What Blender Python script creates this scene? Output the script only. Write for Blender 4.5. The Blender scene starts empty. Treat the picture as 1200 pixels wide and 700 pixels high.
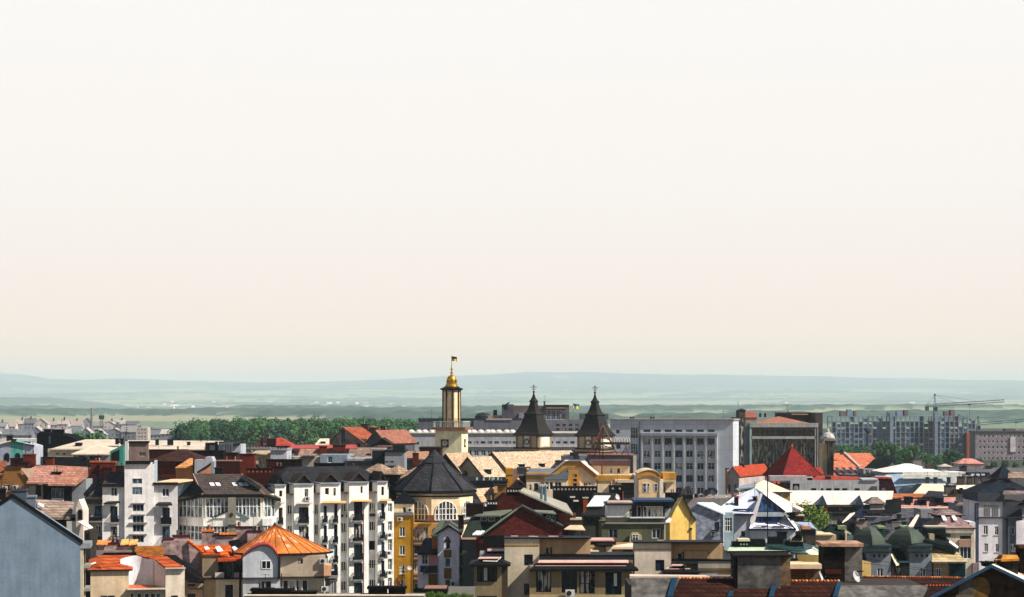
import bpy, math, random
from mathutils import Vector, noise, Matrix
R = math.radians
rnd = random.Random(11)
C = bpy.context.scene.collection
S = bpy.context.scene
# ------------------------------------------------------------------ camera, world, sun, exposure
F, HY, H = 2400.0, 475.0, 30.0            # focal length and eye level in 1200 px units, eye height in metres
cd = bpy.data.cameras.new('camera'); cam = bpy.data.objects.new('camera', cd); C.objects.link(cam)
cam.location = (0, 0, H); cam.rotation_euler = (R(90), 0, 0)
cd.sensor_width = 36; cd.lens = 36 * F / 1200; cd.shift_y = (HY - 350) / 1200
cd.clip_start = 1; cd.clip_end = 60000
S.camera = cam
SUN_EL, SUN_AZ = 44.0, 21.0                # azimuth measured from +X towards the camera side
sdir = Vector((math.cos(R(SUN_EL)) * math.cos(R(SUN_AZ)), -math.cos(R(SUN_EL)) * math.sin(R(SUN_AZ)), math.sin(R(SUN_EL))))
ld = bpy.data.lights.new('sun', 'SUN'); ld.energy = 5.0; ld.angle = R(0.53); ld.color = (1.0, 0.92, 0.82)
sun = bpy.data.objects.new('sun', ld); C.objects.link(sun)
sun.rotation_euler = sdir.to_track_quat('Z', 'Y').to_euler(); sun.location = (0, 0, 300)
W = bpy.data.worlds.new('World'); S.world = W; W.use_nodes = True
nt = W.node_tree; nt.nodes.clear()
wo = nt.nodes.new('ShaderNodeOutputWorld'); bg = nt.nodes.new('ShaderNodeBackground')
sky = nt.nodes.new('ShaderNodeTexSky'); sky.sky_type = 'NISHITA'; sky.sun_disc = False
sky.sun_elevation = R(SUN_EL); sky.sun_rotation = R(90 + SUN_AZ); sky.air_density = 1.0; sky.dust_density = 0.4; sky.altitude = 300
tc = nt.nodes.new('ShaderNodeTexCoord'); sp = nt.nodes.new('ShaderNodeSeparateXYZ')
mr = nt.nodes.new('ShaderNodeMapRange'); mr.interpolation_type = 'SMOOTHERSTEP'
mr.inputs['From Min'].default_value = 0.185; mr.inputs['From Max'].default_value = 0.26
mr.inputs['To Min'].default_value = 1.0; mr.inputs['To Max'].default_value = 0.0
SKYK = 12.6
cr = nt.nodes.new('ShaderNodeValToRGB'); cr.color_ramp.interpolation = 'B_SPLINE'; el = cr.color_ramp.elements
el[0].position = 0.0; el[0].color = (.66, .37, .22, 1); el[1].position = .2; el[1].color = (.408, .399, .388, 1)
for pos, c in ((.02, (.56, .36, .23)), (.05, (.44, .368, .33)), (.10, (.42, .384, .358))):
    x = cr.color_ramp.elements.new(pos); x.color = (*c, 1)
gn = nt.nodes.new('ShaderNodeVectorMath'); gn.operation = 'SCALE'; gn.inputs['Scale'].default_value = SKYK * 2.2
mx = nt.nodes.new('ShaderNodeMix'); mx.data_type = 'RGBA'
L = nt.links.new
L(tc.outputs['Generated'], sp.inputs[0]); L(sp.outputs['Z'], mr.inputs['Value']); L(sp.outputs['Z'], cr.inputs[0])
L(mr.outputs[0], mx.inputs[0]); L(sky.outputs[0], mx.inputs[6]); L(cr.outputs[0], gn.inputs[0]); L(gn.outputs[0], mx.inputs[7])
L(mx.outputs[2], bg.inputs[0]); bg.inputs[1].default_value = 0.055; L(bg.outputs[0], wo.inputs[0])
S.view_settings.view_transform = 'Standard'; S.view_settings.look = 'None'; S.view_settings.gamma = 1
S.view_settings.exposure = 0.72; S.view_settings.use_curve_mapping = False
S.render.engine = 'CYCLES'
S.cycles.use_denoising = True; S.cycles.max_bounces = 5; S.cycles.diffuse_bounces = 3; S.cycles.volume_bounces = 3
S.cycles.transparent_max_bounces = 8; S.cycles.sample_clamp_indirect = 4

# ------------------------------------------------------------------ materials
def lin(h):
    h = h.lstrip('#'); c = [int(h[i:i+2], 16) / 255 for i in (0, 2, 4)]
    return [x / 12.92 if x <= .04045 else ((x + .055) / 1.055) ** 2.4 for x in c]
def albedo(c):
    """contrast curve on the picked paint colours: dark ones darker, pale ones lighter"""
    l = .3 * c[0] + .6 * c[1] + .1 * c[2]
    pts = [(0, .5), (.02, .55), (.05, .66), (.12, .86), (.3, 1.0), (.5, 1.1), (.7, 1.18), (1, .95)]
    for (a, f), (b, g) in zip(pts, pts[1:]):
        if l <= b: k = f + (g - f) * (l - a) / (b - a); break
    return [min(.9, x * k) for x in c]
_m = {}
def mat(hexc, kind='plaster', rough=None, **k):
    key = (hexc, kind, rough, tuple(sorted(k.items())))
    if key in _m: return _m[key]
    m = bpy.data.materials.new(kind + '_' + hexc.strip('#')); m.use_nodes = True; n = m.node_tree.nodes; l = m.node_tree.links.new
    b = n['Principled BSDF']; c = albedo(lin(hexc))
    b.inputs['Roughness'].default_value = rough if rough is not None else {'plaster': .9, 'tile': .85, 'metal': .55, 'brick': .92, 'plain': .6, 'concrete': .9}.get(kind, .8)
    b.inputs['Specular IOR Level'].default_value = (.12 if c[1] < .03 else .3) if kind in ('metal', 'seam', 'plain') else .06
    t = n.new('ShaderNodeTexCoord'); col = None
    def mul(a, fac, lo, hi):
        r = n.new('ShaderNodeMapRange'); r.inputs['From Min'].default_value = .3; r.inputs['From Max'].default_value = .7
        r.inputs['To Min'].default_value = lo; r.inputs['To Max'].default_value = hi; l(fac, r.inputs['Value'])
        x = n.new('ShaderNodeMix'); x.data_type = 'RGBA'; x.blend_type = 'MULTIPLY'; x.inputs[0].default_value = 1
        if isinstance(a, list): x.inputs[6].default_value = (*a, 1)
        else: l(a, x.inputs[6])
        l(r.outputs[0], x.inputs[7]); return x.outputs[2]
    def nz(scale, sc=(1, 1, 1), det=5, src='Object'):
        mp = n.new('ShaderNodeMapping'); mp.inputs['Scale'].default_value = sc; l(t.outputs[src], mp.inputs[0])
        x = n.new('ShaderNodeTexNoise'); x.inputs['Scale'].default_value = scale; x.inputs['Detail'].default_value = det
        l(mp.outputs[0], x.inputs['Vector']); return x.outputs[0]
    a = c
    if kind in ('tile', 'brick', 'seam', 'panel'):
        s = n.new('ShaderNodeSeparateXYZ'); l(t.outputs['Object'], s.inputs[0])
        ax = k.get('ax', 'xy'); u = None
        if ax == 'xy':
            ad = n.new('ShaderNodeMath'); l(s.outputs['X'], ad.inputs[0]); l(s.outputs['Y'], ad.inputs[1]); u = ad.outputs[0]
        else: u = s.outputs[ax.upper()]
        cb = n.new('ShaderNodeCombineXYZ'); l(u, cb.inputs[0]); l(s.outputs['Z'], cb.inputs[1])
        br = n.new('ShaderNodeTexBrick'); l(cb.outputs[0], br.inputs['Vector']); br.inputs['Scale'].default_value = 1
        dk = [x * .5 for x in c]
        if kind == 'tile': w, h, ms, v = .4, .27, .045, .36
        elif kind == 'brick': w, h, ms, v = .5, .17, .02, .3
        elif kind == 'seam': w, h, ms, v = k.get('w', .62), 50, .035, .06
        else: w, h, ms, v = k.get('w', 1.2), k.get('h', .9), .03, .06
        br.inputs['Brick Width'].default_value = w; br.inputs['Row Height'].default_value = h; br.inputs['Mortar Size'].default_value = ms
        br.inputs['Color1'].default_value = (*[min(1, x * (1 + v)) for x in c], 1); br.inputs['Color2'].default_value = (*[x * (1 - v) for x in c], 1)
        br.inputs['Mortar'].default_value = (*dk, 1)
        if kind in ('seam', 'panel'): br.offset = 0
        a = br.outputs[0]
        bp = n.new('ShaderNodeBump'); bp.inputs['Strength'].default_value = .35; bp.inputs['Distance'].default_value = .04
        bp.invert = True; l(br.outputs['Fac'], bp.inputs['Height']); l(bp.outputs[0], b.inputs['Normal'])
    v = k.get('var', .2)
    a = mul(a, nz(.55, det=7), 1 - v, 1 + v * .6)
    a = mul(a, nz(3.1, det=4), 1 - v * .5, 1 + v * .4)
    if kind in ('plaster', 'concrete', 'panel'):
        a = mul(a, nz(1.0, (2.2, 2.2, .18), 6), 1 - v * .9, 1.04)
    if kind == 'concrete': a = mul(a, nz(1.3, (1, 1, 1.4), 8), .45, 1.35)
    l(a, b.inputs['Base Color'])
    if kind in ('metal', 'seam'): b.inputs['Roughness'].default_value = rough if rough is not None else .5
    _m[key] = m; return m
def glassmat(hexc, curtain=None, rough=.12):  # curtain colour also serves for reflections painted into the glass
    key = ('g', hexc, curtain)
    if key in _m: return _m[key]
    m = bpy.data.materials.new('window_glass'); m.use_nodes = True; n = m.node_tree.nodes; l = m.node_tree.links.new
    b = n['Principled BSDF']; b.inputs['Roughness'].default_value = rough; b.inputs['Specular IOR Level'].default_value = .5
    t = n.new('ShaderNodeTexCoord'); oi = n.new('ShaderNodeObjectInfo')
    ad = n.new('ShaderNodeVectorMath'); ad.operation = 'ADD'; cb = n.new('ShaderNodeCombineXYZ')
    mu = n.new('ShaderNodeMath'); mu.operation = 'MULTIPLY'; mu.inputs[1].default_value = 60; l(oi.outputs['Random'], mu.inputs[0])
    l(mu.outputs[0], cb.inputs[0]); l(t.outputs['Object'], ad.inputs[0]); l(cb.outputs[0], ad.inputs[1])
    mp = n.new('ShaderNodeMapping'); mp.inputs['Scale'].default_value = (1, 1, .22); l(ad.outputs[0], mp.inputs[0])
    nz = n.new('ShaderNodeTexNoise'); nz.inputs['Scale'].default_value = 2.2; nz.inputs['Detail'].default_value = 3; l(mp.outputs[0], nz.inputs['Vector'])
    rp = n.new('ShaderNodeValToRGB'); e = rp.color_ramp.elements
    e[0].position = .48 if curtain else .5; e[0].color = (*lin(hexc), 1); e[1].position = .56 if curtain else .75
    e[1].color = (*lin(curtain or '#33424c'), 1)
    l(nz.outputs[0], rp.inputs[0]); l(rp.outputs[0], b.inputs['Base Color'])
    _m[key] = m; return m
def G(): 
    return rnd.choice([glassmat('#0d141c'), glassmat('#0d141c'), glassmat('#141f2a'), glassmat('#10181f', '#a8a399'), glassmat('#10181f', '#a8a399'), glassmat('#20323f', '#56707e'), glassmat('#182834')])  # some panes carry curtains, some a bluish reflection put into the colour

# ------------------------------------------------------------------ mesh building
class MB:
    def __init__(s): s.v = []; s.f = []
    def poly(s, pts):
        i = len(s.v); s.v += [tuple(p) for p in pts]; s.f.append(tuple(range(i, i + len(pts)))); return s
    def box(s, x0, x1, y0, y1, z0, z1):
        if x0 > x1: x0, x1 = x1, x0
        if y0 > y1: y0, y1 = y1, y0
        if z0 > z1: z0, z1 = z1, z0
        i = len(s.v); s.v += [(x, y, z) for z in (z0, z1) for x, y in ((x0, y0), (x1, y0), (x1, y1), (x0, y1))]
        s.f += [tuple(i + k for k in q) for q in ((3, 2, 1, 0), (4, 5, 6, 7), (0, 1, 5, 4), (1, 2, 6, 5), (2, 3, 7, 6), (3, 0, 4, 7))]; return s
    def slab(s, top, th):
        """thick plate: top = CCW polygon seen from above, thickness straight down"""
        top = [Vector(p) for p in top]; bot = [p - Vector((0, 0, th)) for p in top]; n = len(top)
        s.poly(top); s.poly(bot[::-1])
        for k in range(n): s.poly([bot[k], bot[(k + 1) % n], top[(k + 1) % n], top[k]])
        return s
    def prism(s, pts, z0, z1, cap=True):
        n = len(pts)
        for k in range(n):
            a, b = pts[k], pts[(k + 1) % n]; s.poly([(*a, z0), (*b, z0), (*b, z1), (*a, z1)])
        if cap: s.poly([(*p, z1) for p in pts]); s.poly([(*p, z0) for p in pts[::-1]])
        return s
    def prism_y(s, pts, y0, y1):
        """outline in (x,z) counterclockwise seen from the front, extruded from y0 (front) to y1"""
        n = len(pts); s.poly([(x, y0, z) for x, z in pts]); s.poly([(x, y1, z) for x, z in pts[::-1]])
        for k in range(n):
            (a, c), (b, d) = pts[k], pts[(k + 1) % n]; s.poly([(b, y0, d), (a, y0, c), (a, y1, c), (b, y1, d)])
        return s
    def lathe(s, cx, cy, prof, n=12, rot=0.0, a0=0.0, a1=2 * math.pi):
        full = abs(a1 - a0 - 2 * math.pi) < 1e-6; i = len(s.v); m = n if full else n + 1
        for r, z in prof:
            for k in range(m):
                t = a0 + (a1 - a0) * k / n + rot; s.v.append((cx + r * math.cos(t), cy + r * math.sin(t), z))
        for j in range(len(prof) - 1):
            for k in range(n):
                k2 = (k + 1) % m
                s.f.append((i + j * m + k, i + j * m + k2, i + (j + 1) * m + k2, i + (j + 1) * m + k))
        return s
    def bar(s, a, b, r, n=5):
        a, b = Vector(a), Vector(b); d = (b - a)
        if d.length < 1e-6: return s
        q = d.to_track_quat('Z', 'Y'); i = len(s.v)
        for p in (a, b):
            for k in range(n):
                t = 2 * math.pi * k / n; s.v.append(tuple(p + q @ Vector((r * math.cos(t), r * math.sin(t), 0))))
        for k in range(n): s.f.append((i + k, i + (k + 1) % n, i + n + (k + 1) % n, i + n + k))
        s.f.append(tuple(i + k for k in range(n))[::-1]); s.f.append(tuple(i + n + k for k in range(n))); return s
    def mesh(s, name, m):
        me = bpy.data.meshes.new(name); me.from_pydata(s.v, [], s.f); me.update(); me.materials.append(m); return me
    def build(s, name, m, parent=None, loc=None):
        o = bpy.data.objects.new(name, s.mesh(name, m)); C.objects.link(o)
        if parent: o.parent = parent
        if loc: o.location = loc
        return o
def tag(o, label, cat=None, group=None):
    o['label'] = label
    if cat: o['category'] = cat
    if group: o['group'] = group
    return o
def struct(o, k='structure'): o['kind'] = k; return o

_wm = {}
def window(parent, w, h, loc, style='w1', rz=0.0, glass=None, name='window'):
    """style: colour letter w/d/b/g, number of vertical divisions, optional number of horizontal ones, optional s for a sill"""
    cm = {'w': '#d8d6d0', 'd': '#171615', 'b': '#3a2a20', 'g': '#8a9090', 'o': '#b98a58'}[style[0]]
    nx = int(style[1]) if len(style) > 1 and style[1].isdigit() else 1
    ny = int(style[2]) if len(style) > 2 and style[2].isdigit() else 1
    key = (round(w, 1), round(h, 1), style[0], nx, ny)
    kw, kh = max(key[0], .2), max(key[1], .2)
    if key not in _wm:
        m = MB(); t = min(.075, kw * .1); d0, d1 = 0, .06
        m.box(0, kw, d0, d1, 0, t); m.box(0, kw, d0, d1, kh - t, kh); m.box(0, t, d0, d1, t, kh - t); m.box(kw - t, kw, d0, d1, t, kh - t)
        for i in range(1, nx): x = kw * i / nx; m.box(x - t * .5, x + t * .5, d0 + .005, d1 - .005, t, kh - t)
        for i in range(1, ny): z = kh * i / ny + .1 * kh; m.box(t, kw - t, d0 + .01, d1 - .01, z - t * .4, z + t * .4)
        g = MB().poly([(.02, .04, .02), (kw - .02, .04, .02), (kw - .02, .04, kh - .02), (.02, .04, kh - .02)])
        _wm[key] = (m.mesh('window', mat(cm, 'plain', var=.05)), {}, g)
    fm, gms, g = _wm[key]
    o = bpy.data.objects.new(name, fm); C.objects.link(o); o.parent = parent; o.location = loc; o.rotation_euler = (0, 0, rz)
    o.scale = (w / kw, 1, h / kh)
    gm = glass or G()
    if gm.name not in gms: gms[gm.name] = g.mesh('pane', gm)
    p = bpy.data.objects.new('pane', gms[gm.name]); C.objects.link(p); p.parent = o
    if 's' in style:
        MB().box(-.08, kw + .08, -.2, .02, -.1, 0).build('sill', mat('#b9b4ac'), o)
    return o

def holewall(m, p, q, z0, z1, holes, rev=.16):
    """vertical wall from p to q (outside to the right of the direction), rectangular holes (s0,s1,z0,z1) with reveals"""
    p, q = Vector(p), Vector(q); Lw = (q - p).length; d = (q - p) / Lw; nrm = Vector((d.y, -d.x))
    hs = [(max(.02, a), min(Lw - .02, b), max(z0 + .02, c), min(z1 - .02, e)) for a, b, c, e in holes]
    hs = [h for h in hs if h[1] > h[0] and h[3] > h[2]]
    xs = sorted({0.0, Lw, *[h[0] for h in hs], *[h[1] for h in hs]}); zs = sorted({z0, z1, *[h[2] for h in hs], *[h[3] for h in hs]})
    def pt(s, z, i=0): v = p + d * s - nrm * i; return (v.x, v.y, z)
    for i in range(len(xs) - 1):
        run = None
        for j in range(len(zs) - 1):
            cx, cz = (xs[i] + xs[i + 1]) / 2, (zs[j] + zs[j + 1]) / 2
            solid = not any(h[0] < cx < h[1] and h[2] < cz < h[3] for h in hs)
            if solid and run is None: run = zs[j]
            if run is not None and (not solid or j == len(zs) - 2):
                top = zs[j + 1] if solid else zs[j]
                m.poly([pt(xs[i], run), pt(xs[i + 1], run), pt(xs[i + 1], top), pt(xs[i], top)]); run = None
    for a, b, c, e in hs:
        m.poly([pt(a, c), pt(b, c), pt(b, c, rev), pt(a, c, rev)]); m.poly([pt(a, e, rev), pt(b, e, rev), pt(b, e), pt(a, e)])
        m.poly([pt(a, c), pt(a, c, rev), pt(a, e, rev), pt(a, e)]); m.poly([pt(b, c, rev), pt(b, c), pt(b, e), pt(b, e, rev)])
    return d, nrm

class B:
    """a building (or any top-level thing): local x along the front, y away from the viewer, z up; px/py are 1200x700 photo pixels"""
    def __init__(s, name, label, cat, px, d, rot=0.0, group=None, z=0.0, py=None):
        s.r = R(rot); s.X0 = (px - 600) / F * d; s.Y0 = d
        s.zb = z if py is None else H - (py - HY) * d / F
        s.e = bpy.data.objects.new(name, None); C.objects.link(s.e); s.e.location = (s.X0, s.Y0, s.zb); s.e.rotation_euler = (0, 0, s.r)
        s.e.empty_display_size = 1; tag(s.e, label, cat, group); s.d = d
    def x(s, px, v=0.0):
        k = (px - 600) / F; c, n = math.cos(s.r), math.sin(s.r)
        return (k * (s.Y0 + v * c) - s.X0 + v * n) / (c - k * n)
    def dep(s, x, v=0.0): return s.Y0 + x * math.sin(s.r) + v * math.cos(s.r)
    def z(s, py, px=None, v=0.0, x=None):
        if x is None: x = s.x(px, v) if px is not None else 0
        return H - (py - HY) * s.dep(x, v) / F - s.zb
    def pt(s, px, py, v=0.0): x = s.x(px, v); return Vector((x, v, s.z(py, x=x, v=v)))
    def vx(s, px, x):
        """local depth at which the line x=const is seen at px"""
        k = (px - 600) / F; c, n = math.cos(s.r), math.sin(s.r)
        return (s.X0 + x * c - k * (s.Y0 + x * n)) / (n + k * c)
    def block(s, px0, px1, py, dep, m, wins=(), v=0.0, z0=0.0, name='wall', side=True, flat=True, rev=.16, zt=None):
        x0, x1 = s.x(px0, v), s.x(px1, v); zt = s.z(py, x=(x0 + x1) / 2, v=v) if zt is None else zt
        hs, ws = [], []
        for w in wins:
            a, b = s.x(w[0], v), s.x(w[2], v); xm = (a + b) / 2; c, e = s.z(w[3], x=xm, v=v), s.z(w[1], x=xm, v=v)
            if c > zt - .05: continue
            c = max(c, z0 + .05); e = min(e, zt - .05)
            if e - c < .1: continue
            hs.append((a - x0, b - x0, c, e)); ws.append((a, b, c, e, w[4] if len(w) > 4 else 'w1', w[5] if len(w) > 5 else None))
        mb = MB(); holewall(mb, (x0, v), (x1, v), z0, zt, hs, rev)
        y1 = v + dep
        sh = []
        if side and dep > 4 and zt - z0 > 4:
            n = max(1, int(dep / 3.6)); k = 1
            while zt - k * 3.0 + .6 > z0 + .3 and k < 9:
                for i in range(n):
                    c = dep * (i + .5) / n; sh.append((c - .55, c + .55, zt - k * 3.0 + .5, zt - k * 3.0 + 1.9))
                k += 1
        holewall(mb, (x1, v), (x1, y1), z0, zt, sh, rev); holewall(mb, (x0, y1), (x0, v), z0, zt, sh, rev)
        holewall(mb, (x1, y1), (x0, y1), z0, zt, [], rev)
        if flat: mb.poly([(x0, v, zt), (x1, v, zt), (x1, y1, zt), (x0, y1, zt)])
        mb.build(name, m, s.e)
        for a, b, c, e, st, gl in ws:
            if st == 'hole':
                MB().poly([(a, v + rev - .01, c), (b, v + rev - .01, c), (b, v + rev - .01, e), (a, v + rev - .01, e)]).build('opening', mat('#15171a'), s.e)
            else: window(s.e, b - a, e - c, (a, v + rev - .07, c), st, glass=gl)
        for a, b, c, e in sh:
            window(s.e, b - a, e - c, (x1 - rev + .07, v + a, c), 'w2', rz=math.pi / 2)
            window(s.e, b - a, e - c, (x0 + rev - .07, y1 - a, c), 'w2', rz=-math.pi / 2)
        return x0, x1, v, y1, zt
    def gable(s, x0, x1, y0, y1, ze, zr, m, wm=None, axis='y', ov=.35, th=.18, cx=None, name='roof', trim=None):
        """gable roof over the rectangle; axis = direction of the ridge"""
        mb = MB()
        if axis == 'y':
            c = (x0 + x1) / 2 if cx is None else cx
            for a in (x0, x1):
                sl = (zr - ze) / (c - a); sg = 1 if a > c else -1; e = a + sg * ov; z = ze + sl * (e - a) + th; t = zr + th
                pts = [(c, y0 - ov, t), (c, y1 + ov, t), (e, y1 + ov, z), (e, y0 - ov, z)]
                mb.slab(pts if sg < 0 else pts[::-1], th)
            wl = [MB().poly([(x0, y, ze), (x1, y, ze), (c, y, zr)][::f]) for y, f in ((y0, 1), (y1, -1))]
        else:
            c = (y0 + y1) / 2 if cx is None else cx
            for a in (y0, y1):
                sl = (zr - ze) / (c - a); sg = 1 if a > c else -1; e = a + sg * ov; z = ze + sl * (e - a) + th; t = zr + th
                pts = [(x0 - ov, c, t), (x0 - ov, e, z), (x1 + ov, e, z), (x1 + ov, c, t)]
                mb.slab(pts if sg < 0 else pts[::-1], th)
            wl = [MB().poly([(x, y0, ze), (x, y1, ze), (x, c, zr)][::f]) for x, f in ((x0, -1), (x1, 1))]
        o = mb.build(name, m, s.e)
        if wm:
            for w in wl: w.build('gable_wall', wm, s.e)
        if trim and axis == 'y':
            c = (x0 + x1) / 2 if cx is None else cx; tb = MB()
            for a in (x0, x1):
                sl = (zr - ze) / (c - a); sg = 1 if a > c else -1; e = a + sg * (ov + .05); z = ze + sl * (e - a) + th
                q = [(c, zr + th + .03), (e, z + .03), (e, z - .25), (c, zr + th - .3)]
                tb.prism_y(q if sg > 0 else q[::-1], y0 - ov - .08, y0 - ov + .02)
            tb.build('verge_board', trim, o)
        return o
    def hip(s, x0, x1, y0, y1, ze, zr, m, ix, iy, ov=.35, name='roof', th=.16, fascia=None):
        a = (x0 - ov, x1 + ov, y0 - ov, y1 + ov); ix = min(ix + ov, (a[1] - a[0]) / 2); iy = min(iy + ov, (a[3] - a[2]) / 2)
        b = [(a[0], a[2], ze), (a[1], a[2], ze), (a[1], a[3], ze), (a[0], a[3], ze)]
        t = [(a[0] + ix, a[2] + iy, zr), (a[1] - ix, a[2] + iy, zr), (a[1] - ix, a[3] - iy, zr), (a[0] + ix, a[3] - iy, zr)]
        mb = MB()
        for k in range(4):
            q = [b[k], b[(k + 1) % 4], t[(k + 1) % 4], t[k]]
            u = []
            for p in q:
                if not u or (Vector(p) - Vector(u[-1])).length > 1e-3: u.append(p)
            if (Vector(u[0]) - Vector(u[-1])).length < 1e-3: u.pop()
            mb.poly(u)
        if (t[1][0] - t[0][0]) > .01 and (t[3][1] - t[0][1]) > .01: mb.poly(t)
        o = mb.build(name, m, s.e)
        MB().box(a[0] + .02, a[1] - .02, a[2] + .02, a[3] - .02, ze - th, ze - .004).build('eave', fascia or mat('#1c1d1f', 'plain'), o)
        return o
    def plate(s, pts, th, m, name='roof'):
        """thick plate through (px, py, v) photo points, any order orientation is fixed"""
        P3 = [s.pt(*p) if len(p) == 3 and not isinstance(p, Vector) else Vector(p) for p in pts]
        ar = sum(P3[i].x * P3[(i + 1) % len(P3)].y - P3[(i + 1) % len(P3)].x * P3[i].y for i in range(len(P3)))
        if ar < 0: P3 = P3[::-1]
        return MB().slab(P3, th).build(name, m, s.e)
    def chim(s, px0, px1, py0, py1, v, m, dep=.9, cap='#2a2523', pots=0, name='chimney', potm=None):
        x0, x1 = s.x(px0, v), s.x(px1, v); xm = (x0 + x1) / 2; z0, z1 = s.z(py1, x=xm, v=v), s.z(py0, x=xm, v=v)
        hc = min(.18, (z1 - z0) * .3); o = MB().box(x0, x1, v, v + dep, z0, z1 - hc).build(name, m, s.e)
        MB().box(x0 - .1, x1 + .1, v - .1, v + dep + .1, z1 - hc, z1).build('cap', mat(cap), o)
        if pots:
            mb = MB()
            for i in range(pots):
                c = x0 + (x1 - x0) * (i + .5) / pots; w = min(.16, (x1 - x0) / pots * .3)
                mb.box(c - w, c + w, v - .012, v + .05, z1 - hc - .45, z1 - hc - .12)
            mb.build('flue_opening', potm or mat('#0b0a0a', 'plain'), o)
        return o
    def box(s, px0, px1, py0, py1, v, dep, m, name='trim', parent=None):
        x0, x1 = s.x(px0, v), s.x(px1, v); xm = (x0 + x1) / 2
        return MB().box(x0, x1, v, v + dep, s.z(py1, x=xm, v=v), s.z(py0, x=xm, v=v)).build(name, m, parent or s.e)
    def bars(s, name, m, segs, r=.03, parent=None):
        mb = MB()
        for a, b in segs: mb.bar(s.pt(*a), s.pt(*b), r)
        return mb.build(name, m, parent or s.e)
    def balcony(s, px0, px1, pyr, pyf, v=0.0, out=.9, m=None, solid=False, slabm=None):
        m = m or mat('#20252c', 'plain'); x0, x1 = s.x(px0, v - out), s.x(px1, v - out); xm = (x0 + x1) / 2
        zf = s.z(pyf, x=xm, v=v - out); zr = s.z(pyr, x=xm, v=v - out); zr = max(zr, zf + .5)
        o = MB().box(x0, x1, v - out, v - .004, zf - .16, zf).build('balcony', slabm or mat('#8d8a86'), s.e)
        mb = MB()
        if solid:
            mb.box(x0, x1, v - out, v - out + .08, zf + .004, zr); mb.box(x0, x0 + .08, v - out + .08, v - .01, zf + .004, zr); mb.box(x1 - .08, x1, v - out + .08, v - .01, zf + .004, zr)
        else:
            n = max(3, int((x1 - x0) / .13))
            for i in range(n + 1): x = x0 + .02 + (x1 - x0 - .04) * i / n; mb.box(x - .016, x + .016, v - out + .02, v - out + .05, zf + .004, zr)
            for xx in (x0 + .02, x1 - .05):
                for i in range(1, 6): y = v - out + out * i / 6; mb.box(xx, xx + .03, y - .016, y + .016, zf + .004, zr)
            mb.box(x0, x1, v - out, v - out + .06, zr, zr + .05); mb.box(x0, x0 + .06, v - out + .06, v - .01, zr, zr + .05); mb.box(x1 - .06, x1, v - out + .06, v - .01, zr, zr + .05)
            mb.box(x0 + .05, x1 - .05, v - out + .056, v - out + .07, zf + .1, zf + .62)
        mb.build('railing', m, o); return o
    def ac(s, px, py, v=0.0):
        x = s.x(px, v); z = s.z(py, x=x, v=v); o = MB().box(x - .42, x + .42, v - .38, v - .06, z - .3, z + .3).build('air_conditioner', mat('#b9b8b4', 'plain'), s.e)
        f = MB(); f.lathe(0, 0, [(.02, 0), (.21, 0), (.23, .02)], 14); fo = f.build('fan', mat('#2b2d30', 'plain'), o, (x - .1, v - .385, z)); fo.rotation_euler = (R(90), 0, 0)
    def dish(s, px, py, v, r=.4, az=-40, m=None):
        x = s.x(px, v); z = s.z(py, x=x, v=v); mb = MB(); mb.lathe(0, 0, [(.01, 0), (r * .5, .03), (r * .85, .1), (r, .16), (r, .18), (r * .8, .11), (.01, .02)], 18)
        o = mb.build('satellite_dish', m or mat('#a6a8ab', 'plain', rough=.5, var=.15), s.e, (x, v, z)); o.rotation_euler = (R(68), 0, R(az))
        a = MB(); a.bar((0, 0, -.02), (0, -.05, -.35), .03); a.bar((0, -r * .9, .1), (0, -.1, r * 1.1), .015); a.box(-.04, .04, -.16, -.06, r * 1.05, r * 1.2); a.build('bracket', mat('#55585a', 'plain'), o)
    def aerial(s, px, py0, py1, v, n=3, w=.7, name='antenna'):
        a, b = s.pt(px, py0, v), s.pt(px, py1, v); b.x = a.x; mb = MB(); mb.bar(a, b, .035)
        for i in range(n): z = a.z - .15 - i * .35; mb.bar((a.x - w * (1 - i * .15), v, z), (a.x + w * (1 - i * .15), v, z), .018)
        mb.build(name, mat('#23262a', 'plain'), s.e)
def grid(px0, px1, n, py0, dy, m, w, h, st='w2', jit=0):
    out = []
    for j in range(m):
        for i in range(n):
            cx = px0 + (px1 - px0) * (i + .5) / n if n > 1 else (px0 + px1) / 2
            out.append((cx - w / 2, py0 + j * dy, cx + w / 2, py0 + j * dy + h, st))
    return out
DK = '#1b1d20'
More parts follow.
